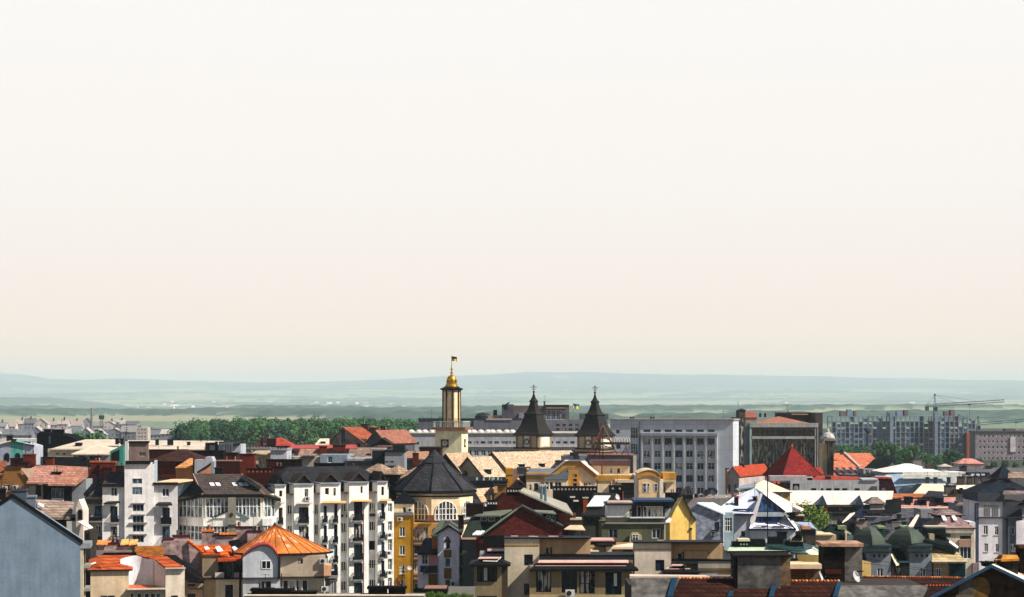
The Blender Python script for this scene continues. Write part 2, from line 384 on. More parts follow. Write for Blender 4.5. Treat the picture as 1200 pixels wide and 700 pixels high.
# ------------------------------------------------------------------ land
def interp(t, pts):
    if t <= pts[0][0]: return pts[0][1]
    for (a, b), (c, d) in zip(pts, pts[1:]):
        if t <= c: return b + (d - b) * (t - a) / (c - a)
    return pts[-1][1]
gm = mat('#4b5246', 'plaster', var=.3)
gmesh = MB().poly([(-30000, -3000, 0), (30000, -3000, 0), (30000, 40000, 0), (-30000, 40000, 0)])
struct(gmesh.build('ground', gm))
SKYL = [(-300, 440), (-150, 437), (0, 437), (30, 439), (60, 445), (100, 446), (140, 444), (220, 447), (350, 449), (420, 447), (500, 443), (560, 440), (620, 437), (680, 437), (760, 439), (900, 441), (1000, 443), (1100, 445), (1200, 447), (1500, 444)]
def hills():
    m = bpy.data.materials.new('hill_land'); m.use_nodes = True; n = m.node_tree.nodes; l = m.node_tree.links.new
    b = n['Principled BSDF']; b.inputs['Roughness'].default_value = .95; b.inputs['Specular IOR Level'].default_value = .05
    at = n.new('ShaderNodeAttribute'); at.attribute_name = 'cover'; l(at.outputs['Color'], b.inputs['Base Color'])
    NA, ND = 620, 230; vs = []; cols = []; fs = []
    for j in range(ND + 1):
        d = 2450 * (46000 / 2450) ** (j / ND)
        for i in range(NA + 1):
            px = -420 + 2040 * i / NA; x = (px - 600) / F * d
            top = interp(px, SKYL) + noise.noise((px / 55, 3, 1)) * 1.1
            prof = [(2450, -2), (3600, 10), (13000, 30 + (475 - 480) * 13000 / F), (20000, 30 + (475 - 467) * 20000 / F), (27000, 30 + (475 - 456) * 27000 / F), (34500, 30 + (475 - top) * 34500 / F), (39500, 30 + (475 - top - 3) * 39500 / F), (46000, 60)]
            z = interp(d, prof); k = min(1, max(0, (d - 2900) / 3000)) * (1 - min(1, max(0, (d - 26500) / 6000)) * .8)
            z += k * (18 * noise.noise((x / 5200, d / 4600, 0)) + 5 * noise.noise((x / 1900, d / 2300, 4)))
            if px < 150 and 11000 < d < 17000: z += 60 * (1 - abs(d - 14000) / 3000) * min(1, (150 - px) / 90)
            w = noise.noise((x / 1900, d / 1500, 7)) + .5 * noise.noise((x / 500, d / 700, 9)) + .3 * noise.noise((x / 120, d / 170, 2))
            if d > 27000: w += .5
            if px < 150 and 12000 < d < 14500: w += .4
            if px > 560 and d > 18000: w += .2
            wood = w > .12
            if wood: z += min(1, (w - .12) * 9) * (11 + 6 * noise.noise((x / 45, d / 60, 1)))
            f = noise.noise((math.floor(x / 500 + .5 * noise.noise((x / 900, d / 900, 5))) * 5.3, math.floor(d / 800) * 3.1, 2))
            g = 1 + .35 * noise.noise((x / 22, d / 30, 3))
            if wood: c = (.06 * g, .098 * g, .08 * g)  # woods paled and blued, so the colour itself adds to the haze
            elif f > .22: c = (.25, .26, .17)
            elif f > -.1: c = (.24 * g, .28 * g, .17 * g)
            else: c = (.14 * g, .19 * g, .13 * g)
            vs.append((x, d, z)); cols.append((*c, 1))
    for j in range(ND):
        for i in range(NA):
            a = j * (NA + 1) + i; fs.append((a, a + 1, a + NA + 2, a + NA + 1))
    me = bpy.data.meshes.new('hills'); me.from_pydata(vs, [], fs); me.materials.append(m)
    ca = me.color_attributes.new('cover', 'FLOAT_COLOR', 'POINT'); ca.data.foreach_set('color', [v for c in cols for v in c])
    o = bpy.data.objects.new('hills', me); C.objects.link(o); struct(o); me.update()
    bv = lambda px, d: vs[int(round(math.log(d / 2450) / math.log(46000 / 2450) * ND)) * (NA + 1) + int(round((px + 420) / 2040 * NA))][2]
    return bv
hill_z = hills()
hz = bpy.data.materials.new('haze_air'); hz.use_nodes = True; hz.node_tree.nodes.clear()
ho = hz.node_tree.nodes.new('ShaderNodeOutputMaterial'); pv = hz.node_tree.nodes.new('ShaderNodeVolumePrincipled')
pv.inputs['Color'].default_value = (0.70, 0.83, 0.885, 1); pv.inputs['Density'].default_value = 0.000055; pv.inputs['Anisotropy'].default_value = 0.0
hz.node_tree.links.new(pv.outputs[0], ho.inputs['Volume'])
struct(MB().box(-21500, 21500, -1200, 46200, -3, 640).build('haze', hz), 'stuff')
# ------------------------------------------------------------------ far district: low houses, blocks, building site, cranes
def simple_house(name, label, cat, px0, px1, py_e, py_r, d, wc, rc, group=None, axis='x', dep=None, rot=0, win=True, z=0.0, wst='d1', ov=.5):
    b = B(name, label, cat, px0, d, rot, group, z=z)
    w = b.x(px1); dep = dep or max(6, w * .7)
    ws = []
    if win:
        n = max(1, int(w / 3.4)); h = 1.5 * F / d; ww = 1.1 * F / d; fl = 3.0 * F / d; m = max(1, min(4, int((b.z(py_e) - .5) / 3.0)))
        ws = grid(px0, px1, n, py_e + 1.0 * F / d, fl, m, ww, h, wst)
    x0, x1, y0, y1, zt = b.block(px0, px1, py_e, dep, mat(wc), ws, side=False)
    zr = b.z(py_r, v=dep / 2 if axis == 'x' else 0)
    if py_r < py_e:
        if axis == 'h': b.hip(x0, x1, y0, y1, zt, b.z(py_r, v=dep / 2), mat(rc, 'tile'), min(w, dep) / 2, dep / 2, ov)
        else: b.gable(x0, x1, y0, y1, zt, zr, mat(rc, 'tile'), mat(wc), axis, ov)
    return b, zt
far_l = []
x = -60; k = 0
while x < 150:
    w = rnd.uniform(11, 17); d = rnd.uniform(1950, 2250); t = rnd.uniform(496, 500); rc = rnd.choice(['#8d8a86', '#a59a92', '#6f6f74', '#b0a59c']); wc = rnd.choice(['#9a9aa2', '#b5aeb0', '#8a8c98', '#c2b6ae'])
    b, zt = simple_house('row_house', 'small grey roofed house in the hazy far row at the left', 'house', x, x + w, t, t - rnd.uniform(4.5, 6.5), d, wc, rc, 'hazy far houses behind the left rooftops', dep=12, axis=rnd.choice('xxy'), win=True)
    if rnd.random() < .7: b.chim(x + w * .6, x + w * .6 + 1.6, t - 8, t - 3, 5, mat('#5b5456'), 1.5)
    x += w * rnd.uniform(.8, 1.0); k += 1
x = -60
while x < 200:
    w = rnd.uniform(13, 22); d = rnd.uniform(1650, 1850); t = rnd.uniform(506, 510)
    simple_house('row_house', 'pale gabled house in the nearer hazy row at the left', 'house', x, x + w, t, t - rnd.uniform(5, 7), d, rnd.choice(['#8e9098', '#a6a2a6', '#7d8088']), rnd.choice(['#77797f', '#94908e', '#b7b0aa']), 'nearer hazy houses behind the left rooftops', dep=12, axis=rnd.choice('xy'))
    x += w * rnd.uniform(.75, 1.0)
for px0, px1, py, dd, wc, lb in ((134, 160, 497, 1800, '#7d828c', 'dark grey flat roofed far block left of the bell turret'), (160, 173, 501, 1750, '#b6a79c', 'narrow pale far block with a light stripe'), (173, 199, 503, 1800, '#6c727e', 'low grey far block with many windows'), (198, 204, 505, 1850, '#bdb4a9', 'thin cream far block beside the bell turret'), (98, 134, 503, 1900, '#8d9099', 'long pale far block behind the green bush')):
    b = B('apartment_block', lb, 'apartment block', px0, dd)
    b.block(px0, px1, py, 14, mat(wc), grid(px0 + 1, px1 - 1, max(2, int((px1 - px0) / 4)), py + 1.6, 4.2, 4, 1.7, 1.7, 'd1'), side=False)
    b.box(px0 + 2, px0 + 5, py - 2.2, py, 3, 4, mat('#6a6a70'), 'stair_house')
b = B('factory_chimney', 'thin grey factory chimney rising over the far houses', 'chimney', 106, 2050)
MB().lathe(0, 6, [(1.5, 0), (1.0, b.z(478))], 10).build('stack', mat('#80767a'), b.e)
b = B('mast', 'dark lattice mast standing among the far houses', 'mast', 117, 1900)
mb = MB(); hh = b.z(487)
for sx in (-2.2, 2.2):
    mb.bar((sx, 8, 0), (sx * .3, 8, hh), .25)
for j in range(9): z = hh * j / 9; mb.bar((-2.2 + .17 * j, 8, z), (2.2 - .17 * (j + 1), 8, z + hh / 9), .22)
mb.box(-2.4, 2.4, 7.2, 8.8, hh * .82, hh); mb.build('lattice', mat('#3d434c'), b.e)
# village houses scattered on the hillside
for i in range(90):
    px = rnd.choice([rnd.uniform(150, 215), rnd.uniform(215, 480), rnd.uniform(300, 480), rnd.uniform(700, 960), rnd.uniform(960, 1200)]); d = rnd.uniform(9000, 16000)
    z = hill_z(px, d); w = rnd.uniform(16, 42); wc = rnd.choice(['#e8e4dc', '#ded6c8', '#d8d4d0', '#e6d3c4'])
    b = B('village_house', 'tiny white house on the hazy hillside', 'house', px, d, rnd.uniform(-40, 40), 'tiny white houses on the hazy hillside', z=z - 2)
    hh = rnd.uniform(6, 9)
    mb = MB().box(0, w, 0, 10, 0, hh); mb.build('wall', mat(wc), b.e); b.gable(0, w, 0, 10, hh, hh + 3.5, mat(rnd.choice(['#a79c94', '#c9beb4', '#e0d8d0', '#b5a59c']), 'plain'), mat(wc), 'x', .6)

# building site block
b = B('unfinished_apartment_block', 'long unfinished concrete and red brick apartment block under the tower crane', 'apartment block', 975, 1150, 0)
con, brk, dk = mat('#7f8d9d'), mat('#7a6a6a'), mat('#586a7f')  # close blue-grey tones put part of the distance haze into the materials
def floors(px0, px1, py, v, dep, infill, cols=None):
    x0, x1 = b.x(px0, v), b.x(px1, v); zt = b.z(py, x=0, v=v); mb = MB(); fh = 3.05; n = int(zt / fh)
    for k in range(n + 1): z = zt - k * fh; mb.box(x0, x1, v, v + dep, z - .3, z)
    m = max(2, int(round((x1 - x0) / 2.6)))
    for i in range(m + 1):
        x = x0 + (x1 - x0) * i / m; mb.box(x - .22, x + .22, v + .06, v + .5, 0, zt - .3); mb.box(x - .22, x + .22, v + dep - .5, v + dep - .06, 0, zt - .3)
    mb.build('concrete_frame', con, b.e)
    fi = MB(); fb = MB(); fg = MB()
    for i in range(m):
        col = rnd.random()
        for k in range(n):
            z1 = zt - .3 - k * fh; z0 = z1 - fh + .3; a = x0 + (x1 - x0) * i / m + .24; c = x0 + (x1 - x0) * (i + 1) / m - .24
            if k == 0 and i % 3 != 1: continue
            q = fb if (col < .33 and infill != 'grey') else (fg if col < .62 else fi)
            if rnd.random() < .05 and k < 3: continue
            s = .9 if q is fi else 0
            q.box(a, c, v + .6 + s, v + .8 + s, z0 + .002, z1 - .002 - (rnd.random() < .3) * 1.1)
    if fi.f: fi.build('shaded_infill', dk, b.e)['kind'] = 'stuff'  # set-back infill has its shade put into a darker colour
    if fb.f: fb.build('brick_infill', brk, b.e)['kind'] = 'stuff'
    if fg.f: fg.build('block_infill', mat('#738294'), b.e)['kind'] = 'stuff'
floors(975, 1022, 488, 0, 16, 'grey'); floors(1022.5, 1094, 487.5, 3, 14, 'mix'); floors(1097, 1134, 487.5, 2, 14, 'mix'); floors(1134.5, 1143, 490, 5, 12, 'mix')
for a, c, py in ((985, 992, 482), (993, 998, 480), (1001, 1003.5, 482), (1041, 1046, 483), (1051, 1058, 482), (1060, 1064.5, 480.5), (1096, 1100, 484), (1107, 1112, 482), (1114, 1119, 480.5), (1125, 1129, 486)):
    b.box(a, c, py, 488.2, 5, 5, brk if rnd.random() < .5 else con, 'lift_house')
b.box(1043, 1047, 484, 540, -1.2, 3.8, con, 'stair_tower'); b.box(1095.5, 1099, 484, 540, -1.2, 3, con, 'stair_tower')
b.box(1133, 1143, 507, 545, -2, 6, mat('#a65f4a', 'brick'), 'brick_stair_tower')
for i in range(5): b.box(1137, 1139.5, 510 + i * 6, 513 + i * 6, -2.08, .06, mat('#c9c4bc'), 'stair_window')
b = B('brick_apartment_block', 'hazy brown brick apartment block at the right edge behind the trees', 'apartment block', 1143, 1120)
b.block(1143, 1235, 507, 14, mat('#8d8388', 'brick'), grid(1146, 1232, 17, 509.5, 6.6, 5, 2.4, 3.2, 'w1'), side=False)
b.box(1143, 1235, 505.6, 507, -.5, 15, mat('#4d4a52'), 'cornice'); b.box(1178, 1190, 502.5, 505.6, 3, 6, mat('#6f6264'), 'lift_house')
b.box(1184, 1190, 512, 530, -.6, .56, mat('#b9b4b4'), 'glazed_loggia'); b.box(1186, 1196, 502, 504, 6, 4, mat('#9a9296'), 'vent_house')
def crane(px, py_base, py_jib, py_top, px_jib, px_cj, d, label, yend=None, slope=0):
    b = B('tower_crane', label, 'crane', px, d); m = mat('#4c5158', 'plain'); mb = MB(); zj = b.z(py_jib); w = .8
    for sx in (-w, w):
        for sy in (-w, w): mb.bar((sx, sy, 0), (sx, sy, zj), .1)
    n = int(zj / 1.8)
    for i in range(n): z = zj * i / n; s = 1 if i % 2 else -1; mb.bar((-w * s, -w, z), (w * s, -w, z + zj / n), .09); mb.bar((-w, -w * s, z), (-w, w * s, z + zj / n), .09)
    mb.build('mast', m, b.e)
    zt = b.z(py_top); t = MB(); t.bar((-.7, 0, zj), (0, 0, zt), .16); t.bar((.7, 0, zj), (0, 0, zt), .16); t.box(-.5, .5, -.4, .4, zt - .5, zt + .6); t.build('tower_head', m, b.e)
    j = MB(); xe = b.x(px_jib); hs = 1.3; k = int(xe / 2.2); up = slope
    for i in range(k):
        a, c = xe * i / k, xe * (i + 1) / k; za, zc = zj + .4 + up * a, zj + .4 + up * c
        j.bar((a, -.6, za), (c, -.6, zc), .19); j.bar((a, .6, za), (c, .6, zc), .19); j.bar((a, 0, za + hs), (c, 0, zc + hs), .19)
        j.bar((a, -.6, za), ((a + c) / 2, 0, za + hs), .08); j.bar(((a + c) / 2, 0, za + hs), (c, -.6, zc), .08)
    j.build('jib', m, b.e)
    xc = b.x(px_cj); c = MB(); c.bar((0, -.5, zj + .3), (xc, -.5, zj + .3), .19); c.bar((0, .5, zj + .3), (xc, .5, zj + .3), .19); c.bar((0, 0, zj + 1.1), (xc, 0, zj + .8), .1); c.build('counter_jib', m, b.e)
    MB().box(xc - .3, xc + 1.6, -.9, .9, zj - 2.2, zj + .2).build('counterweight', mat('#555a60', 'concrete'), b.e)
    p = MB(); p.bar((0, 0, zt), (xe * .62, 0, zj + .4 + up * xe * .62 + hs), .06); p.bar((0, 0, zt), (xe * .3, 0, zj + .4 + up * xe * .3 + hs), .06); p.bar((0, 0, zt), (xc, 0, zj + .8), .06); p.build('pendant_line', m, b.e)
    MB().box(-.9, 1.2, -1.9, -.85, zj - 2.3, zj - .1).build('cab', mat('#2f3b4c', 'plain'), b.e)
    tx = xe * .5; q = MB(); q.box(tx - .8, tx + .8, -.7, .7, zj - .2 + up * tx, zj + .3 + up * tx); q.bar((tx, 0, zj + up * tx), (tx, 0, zj - 7), .05); q.box(tx - .3, tx + .3, -.2, .2, zj - 8, zj - 7); q.build('trolley', mat('#2c3036', 'plain'), b.e)
crane(1095.5, 540, 477, 463, 1177, 1085, 1190, 'tall tower crane over the unfinished block with its jib to the right', slope=.06)
crane(1146, 540, 499, 489, 1235, 1138, 1260, 'lower far tower crane reaching past the right edge of the view', slope=.08)
b = B('water_tower', 'dark round headed tower standing in front of the unfinished block', 'tower', 1017, 1100)
MB().lathe(0, 0, [(.9, 0), (.7, b.z(508)), (1.6, b.z(506.5)), (1.9, b.z(504.5)), (1.7, b.z(502)), (.5, b.z(501)), (.3, b.z(500))], 12).build('tower', mat('#454f60'), b.e)
# ------------------------------------------------------------------ trees
def leafmat(hexc):
    key = ('leaf', hexc)
    if key in _m: return _m[key]
    m = bpy.data.materials.new('leaves'); m.use_nodes = True; n = m.node_tree.nodes; l = m.node_tree.links.new; b = n['Principled BSDF']
    b.inputs['Roughness'].default_value = .7; b.inputs['Specular IOR Level'].default_value = .03
    t = n.new('ShaderNodeTexCoord'); nz = n.new('ShaderNodeTexNoise'); nz.inputs['Scale'].default_value = .7; nz.inputs['Detail'].default_value = 4; l(t.outputs['Object'], nz.inputs['Vector'])
    oi = n.new('ShaderNodeObjectInfo'); r = n.new('ShaderNodeMapRange'); r.inputs['From Min'].default_value = .3; r.inputs['From Max'].default_value = .7; r.inputs['To Min'].default_value = .75; r.inputs['To Max'].default_value = 1.2; l(nz.outputs[0], r.inputs[0])
    hs = n.new('ShaderNodeHueSaturation'); c = lin(hexc); hs.inputs['Color'].default_value = (*c, 1)
    a = n.new('ShaderNodeMath'); a.operation = 'MULTIPLY_ADD'; a.inputs[1].default_value = .05; a.inputs[2].default_value = .475; l(oi.outputs['Random'], a.inputs[0]); l(a.outputs[0], hs.inputs['Hue']); l(r.outputs[0], hs.inputs['Value'])
    l(hs.outputs[0], b.inputs['Base Color']); _m[key] = m; return m
def crown_mesh(seed, w, h, n, leaf, hexc):
    q = random.Random(seed); mb = MB(); cl = []
    for _ in range(int(n / 45)):
        while True:
            p = Vector((q.uniform(-1, 1), q.uniform(-1, 1), q.uniform(-1, 1)))
            if p.length < 1 and p.length > .35 and p.z > -.85: break
        p *= (.82 + .3 * q.random()); cl.append((Vector((p.x * w / 2, p.y * w / 2, h / 2 + p.z * h / 2)), q.uniform(.09, .2) * w))
    for c, r in cl:
        for _ in range(45):
            d = Vector((q.gauss(0, 1), q.gauss(0, 1), q.gauss(0, .8))).normalized() * r * q.uniform(.5, 1.05); p = c + d
            nrm = (d.normalized() + Vector((q.uniform(-.6, .6), q.uniform(-.6, .6), q.uniform(-.2, .8)))).normalized()
            u = nrm.orthogonal().normalized(); v = nrm.cross(u); a = q.uniform(0, 6.28); u, v = u * math.cos(a) + v * math.sin(a), v * math.cos(a) - u * math.sin(a); s = leaf * q.uniform(.6, 1.2)
            mb.poly([p - u * s, p - v * s * .6, p + u * s, p + v * s * .6])
    return mb.mesh('crown', leafmat(hexc)), cl
def trunk_mesh(h, ch, r, cl, seed):
    q = random.Random(seed); mb = MB(); mb.lathe(0, 0, [(r * 1.4, 0), (r, .6), (r * .8, h), (r * .4, h + ch * .5)], 8)
    for c, cr in q.sample(cl, min(9, len(cl))): mb.bar((0, 0, h * .8 + (c.z) * .3), (c.x, c.y, c.z + h), r * .22)
    return mb.mesh('trunk', mat('#4a3d30'))
class TreeKind:
    def __init__(s, seed, w, h, th, n, leaf, hexc):
        s.cm, cl = crown_mesh(seed, w, h, n, leaf, hexc); s.tm = trunk_mesh(th, h, .25 + w * .015, cl, seed); s.th, s.h = th, h
    def place(s, px, d, label, group=None, hgt=None, name='tree', z=0.0, py=None):
        o = bpy.data.objects.new(name, None); C.objects.link(o); o.location = ((px - 600) / F * d, d, z); o.rotation_euler = (0, 0, rnd.uniform(0, 6.28)); tag(o, label, 'tree', group)
        tot = s.th + s.h
        if py is not None: hgt = H - (py - HY) * d / F - z
        k = (hgt or tot) / tot; o.scale = (k * rnd.uniform(.9, 1.15), k * rnd.uniform(.9, 1.15), k)
        for nm, me, zz in (('trunk', s.tm, 0), ('crown', s.cm, s.th)):
            c = bpy.data.objects.new(nm, me); C.objects.link(c); c.parent = o; c.location = (0, 0, zz)
        return o
TK = [TreeKind(i, rnd.uniform(13, 16), rnd.uniform(13, 16), 3.5, 2700, .75, h) for i, h in enumerate(['#3a6238', '#34583a', '#446a3a', '#2f5238'])]
gl = 'one of the dense round trees in the dark green belt'
for r, (d, y0) in enumerate(((1130, 497), (1190, 494.5), (1260, 492.5), (1340, 491.5))):
    x = 232 - r * 3
    while x < 530:
        e = max(0, (258 - x) / 10) ** 1.1 * 1.4
        rnd.choice(TK).place(x + rnd.uniform(-3, 3), d + rnd.uniform(-25, 25), 'dense round tree in the dark green wood belt behind the rooftops', 'trees of the dark green wood belt', py=y0 + rnd.uniform(-1.5, 3.0) + e)
        x += rnd.uniform(11, 17)
TK[1].place(217, 1150, 'single round tree standing left of the wood belt behind the bell turret', py=495)
TK[3].place(224, 1100, 'slim dark tree between the round tree and the wood belt', py=506)
for x, d, y in ((980, 1000, 521), (990, 1010, 521), (1001, 1020, 522), (1010, 1030, 523), (1030, 1000, 518), (1040, 990, 517), (1049, 985, 521), (1062, 960, 524), (1072, 960, 522), (1088, 980, 531), (1100, 960, 532), (1094, 900, 541), (1165, 930, 540), (1178, 950, 538), (1190, 900, 541), (1147, 980, 536), (1205, 950, 535), (1020, 930, 530), (1053, 930, 533), (1135, 930, 545), (1110, 1000, 532)):
    rnd.choice(TK).place(x, d, 'leafy tree in front of the unfinished apartment block', 'trees in front of the unfinished block', py=y + 1)
for x, d, y in ((1118, 900, 527), (1112, 910, 530), (1125, 880, 541), (1118, 850, 541)):
    TK[3].place(x, d, 'dark round tree right of the unfinished block stair tower', 'dark round trees right of the building site', py=y)
BK = TreeKind(9, 6, 5, 1.5, 4500, .2, '#5d8a22')
for x, y, d in ((99, 509, 760), (113, 508, 740)): TK[2].place(x, d, 'low bright green treetop behind the cream metal roof', 'bright green treetops behind the left roofs', py=y)
# ------------------------------------------------------------------ landmarks of the middle distance
slate, copper = mat('#202327', 'tile'), mat('#a06a55', 'seam')
b = B('town_hall_tower', 'cream clock tower with a gold dome and a blue and yellow flag', 'tower', 510, 500, -12)
cre = mat('#ffdcb2'); w = b.x(541)
b.block(510, 541, 504, w, cre, side=False)
b.box(505.5, 545, 500.8, 504, -1.0, w + 2, mat('#8d5f52'), 'cornice')
zg = b.z(500.8, px=525); rl = MB()
for i in range(15):
    x = -.3 + (w + .6) * i / 14
    for y in (-.5, w + .5): rl.box(x - .07, x + .07, y - .07, y + .07, zg, zg + 1.25)
    for xx in (-.35, w + .35): y = -.5 + (w + 1) * i / 14; rl.box(xx - .07, xx + .07, y - .07, y + .07, zg, zg + 1.25)
for y in (-.5, w + .5): rl.box(-.45, w + .45, y - .1, y + .1, zg + 1.25, zg + 1.45)
for x in (-.35, w + .35): rl.box(x - .1, x + .1, -.38, w + .38, zg + 1.25, zg + 1.45)
rl.build('balustrade', mat('#9db0a6'), b.e)
cx = w / 2; cy = w / 2; zs = b.z(457, px=528); a = 2.15
MB().lathe(cx, cy, [(a, zg), (a, zs)], 8, R(22.5)).build('shaft', mat('#b8a078'), b.e)
pl = MB()
for k in range(8):
    t = R(22.5 + 45 * k); x, y = cx + a * math.cos(t), cy + a * math.sin(t); pl.bar((x, y, zg), (x, y, zs), .2, 6)
pl.build('corner_pilaster', mat('#4a3a33'), b.e)['kind'] = 'stuff'
for k in range(8):
    t = R(45 * k); dx, dy = math.cos(t), math.sin(t); c = Vector((cx + dx * (a * .924 + .01), cy + dy * (a * .924 + .01), 0)); u = Vector((-dy, dx, 0)) * .36
    MB().poly([c - u + Vector((0, 0, zg + 2.2)), c + u + Vector((0, 0, zg + 2.2)), c + u + Vector((0, 0, zs - .6)), c - u + Vector((0, 0, zs - .6))]).build('shaft_panel', mat('#e3cda4'), b.e)
zr = b.z(453, px=528)
MB().lathe(cx, cy, [(a, zs - .1), (2.75, zs), (2.85, zs + .35), (2.2, zs + .55), (1.5, zr + .1)], 8, R(22.5)).build('roof', mat('#1d1e20', 'metal'), b.e)
zd = lambda py: b.z(py, px=528)
gold = mat('#c9962a', 'metal', .28); gold.node_tree.nodes['Principled BSDF'].inputs['Metallic'].default_value = .75
MB().lathe(cx, cy, [(1.75, zr), (1.6, zd(452)), (1.28, zd(450)), (1.33, zd(447)), (1.22, zd(444)), (.92, zd(441.5)), (.5, zd(440)), (.25, zd(438.8)), (.2, zd(437.5)), (.42, zd(436.6)), (.2, zd(435.6)), (.18, zd(433.6)), (.34, zd(432.8)), (.15, zd(431.8)), (.1, zd(428))], 20).build('dome', gold, b.e)
for k in (-75, -30, 15, -120): MB().bar((cx + 1.2 * math.cos(R(k)), cy + 1.2 * math.sin(R(k)), zd(446.5)), (cx + 1.4 * math.cos(R(k)), cy + 1.4 * math.sin(R(k)), zd(446.5)), .2, 10).build('oculus', mat('#241a10', 'plain'), b.e)
MB().bar((cx, cy, zd(429)), (cx, cy, zd(416.5)), .06).build('flagpole', mat('#6a6660', 'plain'), b.e)
def flag(b, x, y, z, w, h, top, bot):
    for c, z0 in ((top, z - h / 2), (bot, z - h)):
        m = MB(); n = 8
        for i in range(n):
            p = [(x + w * q / n, y + .14 * math.sin(q * 1.1), z0 + h / 2 - .16 * q / n, ) for q in (i, i + 1)]
            for e, f in ((0, 1), (.04, -1)):
                q4 = [(p[0][0], p[0][1] + e, p[0][2] - h / 2), (p[1][0], p[1][1] + e, p[1][2] - h / 2), (p[1][0], p[1][1] + e, p[1][2]), (p[0][0], p[0][1] + e, p[0][2])]; m.poly(q4[::f])
        m.build('flag_stripe', mat(c, 'plain'), b.e)
flag(b, cx + .05, cy, zd(417.3), 1.25, 1.15, '#16274a', '#e0b400')
def clock(b, cxx, y, cz, r, rz=0.0, hexf='#4b3f35', sq=True):
    o = (MB().box(-r, r, -.08, 0, -r, r) if sq else MB().prism_y([(r * math.cos(R(t)), r * math.sin(R(t))) for t in range(0, 360, 20)], -.08, 0)).build('clock', mat(hexf), b.e, (cxx, y, cz)); o.rotation_euler = (0, 0, rz)
    r2 = r * .74; MB().prism_y([(r2 * math.cos(R(t)), r2 * math.sin(R(t))) for t in range(0, 360, 20)], -.13, -.082).build('dial', mat('#c3b494' if sq else '#d8d2c4'), o)
    h = MB(); h.bar((0, -.16, 0), (r2 * .45, -.16, r2 * .3), .06); h.bar((0, -.16, 0), (-.05, -.16, r2 * .8), .05)
    for t in range(0, 360, 30): h.box(r2 * .86 * math.cos(R(t)) - .06, r2 * .86 * math.cos(R(t)) + .06, -.15, -.13, r2 * .86 * math.sin(R(t)) - .06, r2 * .86 * math.sin(R(t)) + .06)
    h.build('hand', mat('#1d1814', 'plain'), o)
clock(b, b.x(521.2), -.004, b.z(519.7, px=521), .98)
clock(b, w + .004, w / 2, b.z(519.7, px=541), .98, R(90))

# church towers
def church_tower(px, d, y0, label):
    r = -31; b = B('church_tower', label, 'tower', px - 22, d, r); s = F / d
    side = 33 / s / (math.cos(R(31)) + math.sin(R(31))) * 1.28; x0 = 0; zt = b.z(y0 + 509, px=px)
    zz = lambda py: zt + (509 - py) / s
    wl = mat('#b9a88c'); MB().box(0, side, 0, side, 0, zt).build('wall', wl, b.e)
    tr = mat('#4a4238')
    for py in (525, 529): MB().box(-.35, side + .35, -.35, side + .35, zz(py) - .2, zz(py) + .12).build('cornice', tr, b.e)
    MB().box(-.4, side + .4, -.4, side + .4, zt - .35, zt - .004).build('eave', tr, b.e)
    for k in (0.02, .3, .62, .9): MB().box(side * k, side * (k + .07), -.12, -.004, zz(524.5), zt - .36).build('pilaster', mat('#8c7c62'), b.e)
    for k in (0.02, .91): MB().box(side + .004, side + .12, side * k, side * (k + .07), zz(524.5), zt - .36).build('pilaster', mat('#8c7c62'), b.e)
    MB().box(side * .39, side * .6, -.06, -.004, zz(523.5), zz(511)).build('panel', mat('#cfc8ba'), b.e)
    MB().box(side + .004, side + .06, side * .2, side * .8, zz(523.5), zz(511)).build('panel', mat('#cfc8ba'), b.e)
    clock(b, side * .495, -.07, zz(517.8), .68, 0, '#2a2723', False)
    c = side / 2; q = 24 / s / .97 * 1.0
    pr = [(p / s / .97, y) for p, y in ((25.5, 509.6), (22, 507), (18, 502.5), (15, 497), (12.8, 491), (11, 486.8), (12.3, 486), (12, 485), (9, 483.2), (7.2, 480), (5.6, 476), (4.4, 472), (5.4, 471), (5.1, 470), (3.2, 468), (1.8, 465), (.5, 460))]
    MB().lathe(c, c, [(rr, zz(py)) for rr, py in pr], 4, R(45)).build('spire', mat('#3c3a38', 'tile', .6), b.e)
    ball = zz(460); m = MB(); m.lathe(c, c, [(.03, ball - .3), (.26, ball), (.26, ball + .2), (.03, ball + .45)], 8); m.bar((c, c, ball), (c, c, zz(451)), .075); u = Vector((math.cos(R(31)), math.sin(R(31)), 0))
    for zc, l in ((zz(454), .75), (zz(456.4), .42), (zz(452.6), .3)): m.bar(Vector((c, c, zc)) - u * l, Vector((c, c, zc)) + u * l, .07)
    m.build('cross', mat('#3a3a36', 'metal'), b.e); return b
church_tower(626.4, 462, 0, 'left church tower with a flared black spire beside the long cream roof')
church_tower(698.3, 462, 1, 'right church tower with a flared black spire behind the rusty steel frame')

# nave roofs
sand = mat('#bfa78c', 'tile', var=.1)
def nave(name, label, px_l, px_a, px_r, d, rot, ya, ye, px_end, wc='#a3957c', roof=sand, ov=.4):
    b = B(name, label, 'church', px_a, d, rot); xr = b.x(px_r); zr = b.z(ya); ze = b.z(ye, px=px_r); D = b.vx(px_end, 0)
    mb = MB().box(-xr, xr, 0, D, 0, ze); mb.build('wall', mat(wc), b.e); b.gable(-xr, xr, 0, D, ze, zr, roof, mat(wc), 'y', ov, trim=mat('#1e2023', 'plain'))
    return b, xr, ze, zr, D
b, xr, ze, zr, D = nave('church_nave', 'steep cream tiled church roof with a round window in its dark gable', 525, 549.5, 572, 425, -42, 536.5, 565, 574)
MB().bar((-.9, -.02, ze + 1.6), (-.9, -.14, ze + 1.6), .55, 14).build('round_window', mat('#20242a'), b.e)
MB().prism_y([(-xr + .2, ze - .1), (xr - .2, ze - .1), (xr - .2, ze + .1), (-xr + .2, ze + .1)], -.25, -.01).build('cornice', mat('#3c3a38'), b.e)
